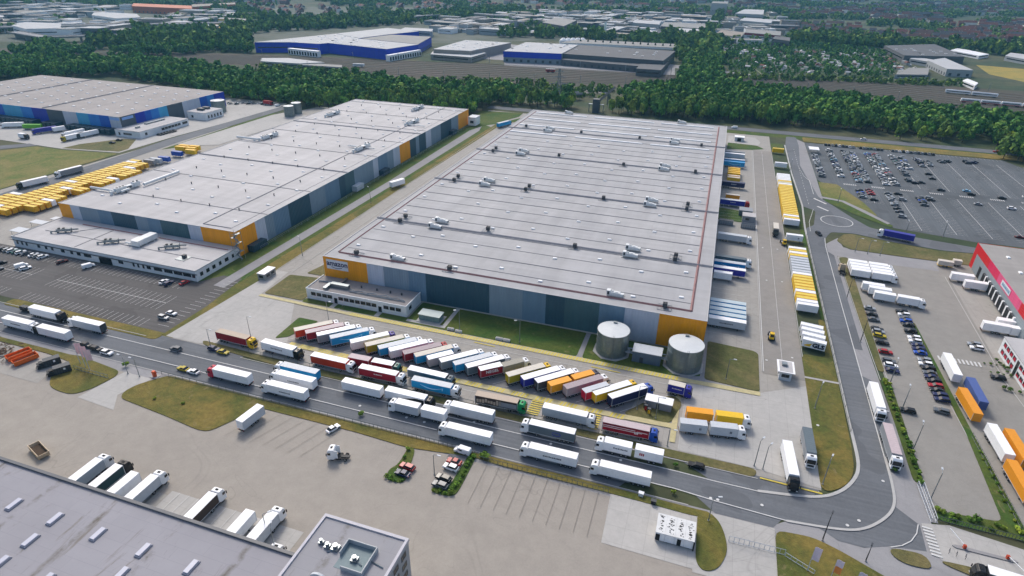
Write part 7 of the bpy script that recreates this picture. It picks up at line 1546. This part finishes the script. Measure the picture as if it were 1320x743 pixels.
HM = [cached(('house', k), lambda k=k: _blank(house_mesh(k), 'house', 3, 0)) for k in range(4)]
HS = []
ZC = [(1012, 50), (1060, 48), (1140, 56), (1230, 62), (1420, 72), (1420, -14), (1000, -14), (1012, 20)]; ZD = [(330, 24), (440, 28), (520, 22), (700, 13), (700, -14), (-60, -14), (-60, 4), (300, 9)]; ZE = [(700, 15), (930, 20), (1010, 16), (1010, -14), (700, -14)]
for Z, n_, rows in ((ZC, 900, 'right'), (ZD, 520, 'left'), (ZE, 260, 'middle')):
    made = 0
    for _ in range(20000):
        if made >= n_: break
        px, py = rr.uniform(min(p[0] for p in Z), max(p[0] for p in Z)), rr.uniform(min(p[1] for p in Z), max(p[1] for p in Z))
        if not inpoly([px], [py], Z)[0]: continue
        x, y = G(px, py); den = math.sin(x*.009+1)*math.cos(y*.008)+.5*math.sin(x*.021-y*.013)
        if den < -.15 or y > 3600: continue
        if not clear(x, y, 8): continue
        a0 = 25*math.sin(x*.003)+30*math.cos(y*.0024)
        nrow = rr.choice((1, 2, 3, 4)); 
        for k in range(nrow):
            xx, yy_ = x+k*17*math.cos(R(a0)), y+k*17*math.sin(R(a0)); HS.append((xx, yy_, a0+rr.uniform(-3, 3), rr.choice((0, 0, 1, 1, 2, 3)), rr.randint(0, 3), rr.randint(0, 2), rows)); made += 1
        FOOT.append((x+nrow*8*math.cos(R(a0)), y+nrow*8*math.sin(R(a0)), nrow*8, None))
wl = [('white', mat('house white', '#e3e2de', .8)), ('cream', mat('house cream', '#cfc6b2', .8)), ('grey', mat('house grey', '#a5a3a0', .8)), ('brick', mat('house brick', '#7a5548', .85))]
rfl = [('red', rred), ('brown', rred2), ('slate', rgr)]
HS.sort(key=lambda q: math.hypot(q[0]-CAM.x, q[1]-CAM.y))
for q in HS[:300]:
    o = ob('house', HM[q[3]], None, [wl[q[4]][1], rfl[q[5]][1], glass], (q[0], q[1], 0), R(q[2])); kd = ('small', 'tall', 'long terraced', 'tiny')[q[3]]
    tag(o, '%s %s house with %s gabled roof in the %s part of the distant town' % (kd, wl[q[4]][0], rfl[q[5]][0], q[6]), 'house', '%s %s houses with %s roofs, %s part of town' % (kd, wl[q[4]][0], rfl[q[5]][0], q[6]))
mb = MB()
for q in HS[300:]:
    me = HM[q[3]]; a = R(q[2]); b_ = len(mb.v); c, d = math.cos(a), math.sin(a)
    for v in me.vertices: mb.v.append((q[0]+v.co.x*c-v.co.y*d, q[1]+v.co.x*d+v.co.y*c, v.co.z))
    for p in me.polygons:
        if p.material_index == 2: continue
        mb.f.append(tuple(b_+i for i in p.vertices)); mb.m.append(q[4] if p.material_index == 0 else 4+q[5])
tag(ob('houses', mb, mats=tuple([w_[1] for w_ in wl]+[r_[1] for r_ in rfl])), 'many tiny houses of the most distant town', 'houses', kind='stuff')
# allotment gardens
ZH = [(925, 62), (1012, 54), (1136, 66), (1160, 84), (1150, 100), (1010, 98), (940, 92)]
made = 0; HX = []
hut = _blank(MB().box(-2.2, 2.2, -1.8, 1.8, 0, 2.4, 0).add([(-2.5, -2.1, 2.4), (2.5, -2.1, 2.4), (2.5, 2.1, 2.4), (-2.5, 2.1, 2.4), (-2.5, 0, 3.5), (2.5, 0, 3.5)], [(0, 1, 5, 4), (2, 3, 4, 5), (0, 4, 3), (1, 2, 5)], 1), 'garden_hut', 2, 0)
sheet('gardens', gp(*ZH), .04, mat('garden ground', '#35501f', .95, kind='grass', col2='#2c3f22'))
for k in range(9):
    a, b = G(935+k*26, 62+k*1.2), G(985+k*24, 98-k*.3); n_ = 14
    pth = MB(); strip(pth, [a, b], 1.4, 0); tag(ob('path', pth, mats=(mat('garden path', '#7f8168', .9),)), kind='structure')
    for i in range(n_):
        t_ = (i+.5)/n_
        for s_ in (-1, 1):
            if rr.random() < .3: continue
            x, y = a[0]+(b[0]-a[0])*t_+s_*rr.uniform(7, 13), a[1]+(b[1]-a[1])*t_+rr.uniform(-3, 3); HX.append((x, y)); ri_ = rr.randint(0, 2)
            o = ob('garden_hut', hut, None, [wl[rr.randint(0, 2)][1], (rl, rred, rg2)[ri_]], (x, y, 0), rr.uniform(0, 3)); s2 = rr.uniform(.9, 1.5); o.scale = (s2, s2, s2); rn2 = ('pale', 'reddish', 'grey')[ri_]; tag(o, 'tiny garden hut with %s roof in the allotments' % rn2, 'garden hut', 'garden huts with %s roofs' % rn2)
# scattered far trees
N_ = 60000; sx = rng.uniform(-30, 1350, N_); sy = rng.uniform(-26, 84, N_)
# sample uniformly on the ground
ax = rng.uniform(-2600, 2200, 120000); ay = rng.uniform(480, 4200, 120000)
P3 = np.stack([ax, ay, np.zeros_like(ax)], 1); dep = (P3-np.array(CAM)) @ np.array(FW); qx, qy = PX(P3)
keep = (dep > 10) & (qx > -60) & (qx < 1380) & (qy < 84) & (qy > -16)
RAIL = [(-300, 88), (190, 78), (330, 88), (560, 106), (760, 114), (1000, 118), (1320, 156), (1600, 192), (1600, 146), (1320, 114), (1160, 104), (1010, 100), (870, 96), (640, 80), (470, 74), (330, 68), (100, 62), (-300, 56)]
den = np.sin(ax*.0062+.7)*np.cos(ay*.0071)+.7*np.sin(ax*.017+ay*.011)+.5*np.sin(ay*.023-ax*.019)
thr = np.full(ax.shape, -.55)
for Z in (ZA, ZB, ZG): thr[inpoly(qx, qy, Z)] = .45
for Z in (ZC, ZD, ZE): thr[inpoly(qx, qy, Z)] = .0
thr[inpoly(qx, qy, [(1015, 48), (1190, 56), (1240, 60), (1240, 66), (1140, 64), (1012, 56)])] = -9
thr[inpoly(qx, qy, [(1240, 62), (1400, 74), (1400, 62), (1230, 54)])] = -9
thr[inpoly(qx, qy, [(880, 60), (930, 62), (925, 30), (880, 44)])] = -9
thr[inpoly(qx, qy, [(190, 66), (330, 64), (330, 36), (200, 44)])] = -.6
keep &= ~inpoly(qx, qy, [(322, 44), (560, 30), (566, 84), (500, 94), (322, 84)]) & ~inpoly(qx, qy, RAIL) & ~inpoly(qx, qy, [(556, 76), (650, 90), (870, 100), (872, 62), (745, 50), (600, 48), (540, 60), (330, 84), (320, 50), (440, 40), (556, 36)]) & ~inpoly(qx, qy, [(1130, 112), (1330, 118), (1500, 100), (1400, 84), (1258, 78), (1210, 56), (1140, 58)])
ingard = inpoly(qx, qy, ZH); keep &= (den > thr) | (ingard & (rng.rand(len(ax)) < .95))
keep &= rng.rand(len(ax)) < np.where(ay > 2400, .75, .95)
ax, ay, ingard = ax[keep], ay[keep], ingard[keep]
for f in FOOT:
    if f[3] is None:
        m_ = (np.hypot(ax-f[0], ay-f[1]) > f[2]+3)
    else:
        m_ = (np.hypot(ax-f[0], ay-f[1]) > f[2]*.8)
    ax, ay, ingard = ax[m_], ay[m_], ingard[m_]
print('far trees', len(ax), 'houses', len(HS))
_P = PX(np.stack([ax, ay, np.zeros_like(ax)], 1)); town = np.zeros(len(ax), bool)
for Z in (ZC, ZD, ZE, ZA, ZB, ZG): town |= inpoly(_P[0], _P[1], Z)
forest('distant_trees', ax[~ingard & ~town], ay[~ingard & ~town], 44, .33, 'trees in groves between the railway and the town', .75, 1.5, 6.2, 13)
forest('town_trees', ax[town], ay[town], 36, .34, 'trees scattered through the distant town', .55, 1.15, 5.6, 9.5)
_gx = rng.uniform(100, 520, 9000); _gy = rng.uniform(600, 1250, 9000); _gp = PX(np.stack([_gx, _gy, np.zeros_like(_gx)], 1)); _k = inpoly(_gp[0], _gp[1], ZH) & (rng.rand(9000) < .42)
forest('garden_trees', np.concatenate([ax[ingard], _gx[_k]]), np.concatenate([ay[ingard], _gy[_k]]), 36, .3, 'small fruit trees in the allotments', .22, .62, 5.5, 9)
hx = []; hy = []
for i in range(190): px = 1015+i*1.2; x, y = G(px, 56+i*.055); hx += [x, x+6]; hy += [y, y+9]
forest('tree_row', hx, hy, 60, .3, 'dense tree row behind the allotments', .9, 1.3, 6, 13)
for i in range(13):
    x, y = G(748+i*9.6, 60+i*.55); tag(ob('pine_tree', MB().cyl((0, 0, 0), .4, 3, 6).cyl((0, 0, 2.5), 3.4, 5, 9, r2=1.8).cyl((0, 0, 6), 2.6, 6, 9, r2=.1), mats=(mat('dark needles', '#20301f', .9, .4, 1.2),), loc=(x, y, 0)), 'small dark conifer before the long white walled hall', 'conifer', 'conifers before the long white hall')
# railway scrub
SX = rng.uniform(-900, 700, 26000); SY = rng.uniform(380, 800, 26000); sp_ = PX(np.stack([SX, SY, np.zeros_like(SX)], 1)); sd = np.sin(SX*.05)*np.cos(SY*.09)+np.sin(SX*.021+SY*.033)
BL_ = [(330, 86), (560, 102), (760, 110), (1000, 114), (1160, 132), (1320, 152), (1400, 164), (1400, 172), (1320, 164), (1130, 141), (1000, 124), (786, 128), (745, 126), (560, 119), (440, 104), (330, 104)]
sk2 = (inpoly(sp_[0], sp_[1], BL_) & (sd > -.4)) | (inpoly(sp_[0], sp_[1], [(930, 97), (1150, 104), (1240, 108), (1240, 112), (1150, 109), (930, 102)]))
forest('railway_scrub', SX[sk2], SY[sk2], 40, .3, 'low scrub and young trees along the railway', .25, .75, 4.5, 7)
# railway
RU = [(-100, 64), (330, 72), (640, 82), (870, 97), (1010, 102), (1160, 109), (1320, 122), (1420, 130)]; RL = [(-100, 76), (330, 84), (560, 101), (760, 109), (1000, 113), (1160, 130), (1320, 150), (1420, 163)]
def along(L, t):
    x = L[0][0]+(L[-1][0]-L[0][0])*t
    for a, b in zip(L[:-1], L[1:]):
        if a[0] <= x <= b[0]+.01: return (x, a[1]+(b[1]-a[1])*(x-a[0])/(b[0]-a[0]))
    return L[-1]
trk = MB()
for k in range(9):
    f = (k+.5)/9; pts = []
    for i in range(31):
        u, l = along(RU, i/30), along(RL, i/30); pts.append(G(u[0]*(1-f)+l[0]*f, u[1]*(1-f)+l[1]*f))
    for a, b in zip(pts[:-1], pts[1:]):
        a_, b__ = Vector((*a, 0)), Vector((*b, 0)); d = (b__-a_).normalized(); n_ = Vector((-d.y, d.x, 0))
        trk.add([(*(a_+n_*1.3).xy, .12), (*(b__+n_*1.3).xy, .12), (*(b__-n_*1.3).xy, .12), (*(a_-n_*1.3).xy, .12)], [(0, 1, 2, 3)], 0)
        for s_ in (-.72, .72): trk.bar((*(a_+n_*s_).xy, .25), (*(b__+n_*s_).xy, .25), .16, 1)
tag(ob('railway_tracks', trk, mats=(mat('sleeper ballast', '#4a423b', .95), mat('rail steel', '#8a8078', .4))), kind='structure')
for i in range(26):
    for r_ in (0.0, 1.0):
        t_ = (i+.5)/26; u, l = along(RU, t_), along(RL, t_); p = u if r_ == 0 else l; x, y = G(*p)
        if r_ == 1 and (p[0] < 300 or p[0] > 1180): continue
        t = empty('catenary_mast', (x, y, 0), 0, 'slim steel catenary mast in the row along the %s side of the railway' % ('far', 'near')[int(r_)], 'mast', 'catenary masts on the %s side' % ('far', 'near')[int(r_)]); ob('pole', MB().bar((0, 0, 0), (0, 0, 9), .35), t, (steel,)); ob('arm', MB().bar((0, 0, 8), (0, 3 if r_ else -3, 8.6), .2), t, (steel,))
def train(pa, pb, n, label, wall, stripe):
    a, b = Vector((*G(*pa), 0)), Vector((*G(*pb), 0)); d = b-a; L = d.length/n; rz = math.atan2(d.y, d.x)
    t = empty('train', a, rz, label, 'train')
    for i in range(n):
        c = ob('carriage', MB().box(i*L+.4, (i+1)*L-.4, -1.5, 1.5, 1.1, 4.0).mesh('carriage', (wall,), bevel=.2), t); [ob('window_band', MB().box(i*L+1.6, (i+1)*L-1.6, s_*1.5-.04, s_*1.5+.04, 2.3, 3.1), c, (glass,)) for s_ in (-1, 1)]; ob('roof', MB().box(i*L+.6, (i+1)*L-.6, -1.2, 1.2, 4.0, 4.25), c, (lgrey,)); ob('bogie', MB().box(i*L+2, i*L+5, -1.2, 1.2, .3, 1.1).box((i+1)*L-5, (i+1)*L-2, -1.2, 1.2, .3, 1.1), c, (chas,))
        if stripe: ob('stripe', MB().box(i*L+.5, (i+1)*L-.5, -1.545, -1.505, 1.2, 1.9), c, (stripe,))
train((1217, 120), (1286, 126.5), 2, 'white train with dark windows on the upper railway track', whitep, None); train((1237, 132), (1400, 146), 6, 'red and white train running out of the right frame edge', whitep, P['red'])
train((703, 93.4), (716, 94), 1, 'red wagon on the tracks before the dark warehouse', P['red'], None); train((455, 86.5), (470, 87), 1, 'white wagon on the tracks beside the railway shed', whitep, None)
# bridges, pylon, conveyor
def viaduct(pts, z, w_, label, par=True):
    t = empty('viaduct', (0, 0, 0), 0, label, 'bridge'); q = [Vector((*G(*p), 0)) for p in pts]
    dk_ = MB(); rl_ = MB(); pr_ = MB()
    for a, b in zip(q[:-1], q[1:]):
        d = (b-a).normalized(); n_ = Vector((-d.y, d.x, 0))*w_/2; dk_.poly([(a-n_).xy[:], (b-n_).xy[:], (b+n_).xy[:], (a+n_).xy[:]], z-1.2, z)
        for s_ in (-1, 1): rl_.bar((*(a+n_*s_).xy, z+.5), (*(b+n_*s_).xy, z+.5), .9)
        k = max(1, int((b-a).length//28))
        for i in range(k): c = a.lerp(b, (i+.5)/k); ob('pier', MB().cb(c.x, c.y, 0, 2, w_*.7, z-1.2, a=math.atan2(d.y, d.x)), t, (concm,))
    ob('deck', dk_, t, (m_pave,)); ob('parapet', rl_, t, (concm,)); return t
viaduct([(20, 48), (60, 55), (150, 52.5), (190, 50)], 8, 18, 'wide concrete road bridge at the left beyond the woods'); viaduct([(195, 68), (235, 64.5), (283, 61)], 7, 11, 'narrower road bridge left of the blue warehouse'); viaduct([(-120, 46), (100, 40), (250, 37), (400, 34.5), (470, 31.5), (525, 27.5), (565, 24)], 9, 26, 'long elevated motorway in front of the distant town'); viaduct([(690, 133.5), (748, 128)], 6, 7, 'small road bridge between the trees behind the central hall')
x, y = G(719.5, 133); t = empty('pylon', (x, y, 0), R(15), 'grey lattice power pylon in the trees behind the central hall', 'pylon'); pm = MB()
for s_ in (-1, 1):
    for q_ in (-1, 1): pm.bar((s_*3, q_*3, 0), (s_*.5, q_*.5, 32), .35)
for i in range(10):
    z0, z1 = i*3.2, (i+1)*3.2; r0, r1 = 3-2.5*z0/32, 3-2.5*z1/32
    for q_ in (-1, 1): pm.bar((-r0, q_*r0, z0), (r1, q_*r1, z1), .18); pm.bar((r0, q_*r0, z0), (-r1, q_*r1, z1), .18)
ob('mast', pm, t, (steel,))
for z, w_ in ((18, 9), (24, 7), (29, 4)): ob('cross_arm', MB().bar((-w_, 0, z), (0, 0, z+1.2), .3).bar((w_, 0, z), (0, 0, z+1.2), .3).bar((-w_, 0, z), (w_, 0, z), .3), t, (steel,))
a = Vector((*G(768, 145), 0)); t = empty('conveyor_bridge', a, 0, 'rusty inclined conveyor gantry rising into the trees behind the central hall', 'conveyor'); c = Vector((*G(789, 134), 0))-a
ob('gallery', MB().bar((0, 0, 8), (c.x, c.y+6, 14), 2.2), t, (mat('weathered steel', '#4a4d4b', .7, .2),)); ob('tower', MB().box(-3, 3, -3, 3, 0, 12), t, (dgrey,)); ob('leg', MB().bar((c.x*.5, c.y*.5+15, 0), (c.x*.5, c.y*.5+15, 14), .8).bar((c.x*.5+4, c.y*.5+15, 0), (c.x*.5, c.y*.5+15, 14), .6), t, (steel,)); ob('platform', MB().box(-7, 7, -1.5, 1.5, 7, 7.4).box(-6.8, -6.4, -1, 1, 0, 7).box(6.4, 6.8, -1, 1, 0, 7), t, (steel,))
# ================================================================== haze
hz = ob('haze', MB().box(-5200, 5200, -1000, 7400, -1, 140)); tag(hz, kind='stuff')
hm = bpy.data.materials.new('haze'); hm.use_nodes = True; n = hm.node_tree; n.nodes.clear(); ho = n.nodes.new('ShaderNodeOutputMaterial'); pv = n.nodes.new('ShaderNodeVolumePrincipled')
pv.inputs['Color'].default_value = (.20, .55, .85, 1); pv.inputs['Density'].default_value = .00010; pv.inputs['Anisotropy'].default_value = .2; n.links.new(pv.outputs[0], ho.inputs['Volume']); hz.data.materials.append(hm)
tag(hz, 'thin bluish haze over the whole site', 'haze')
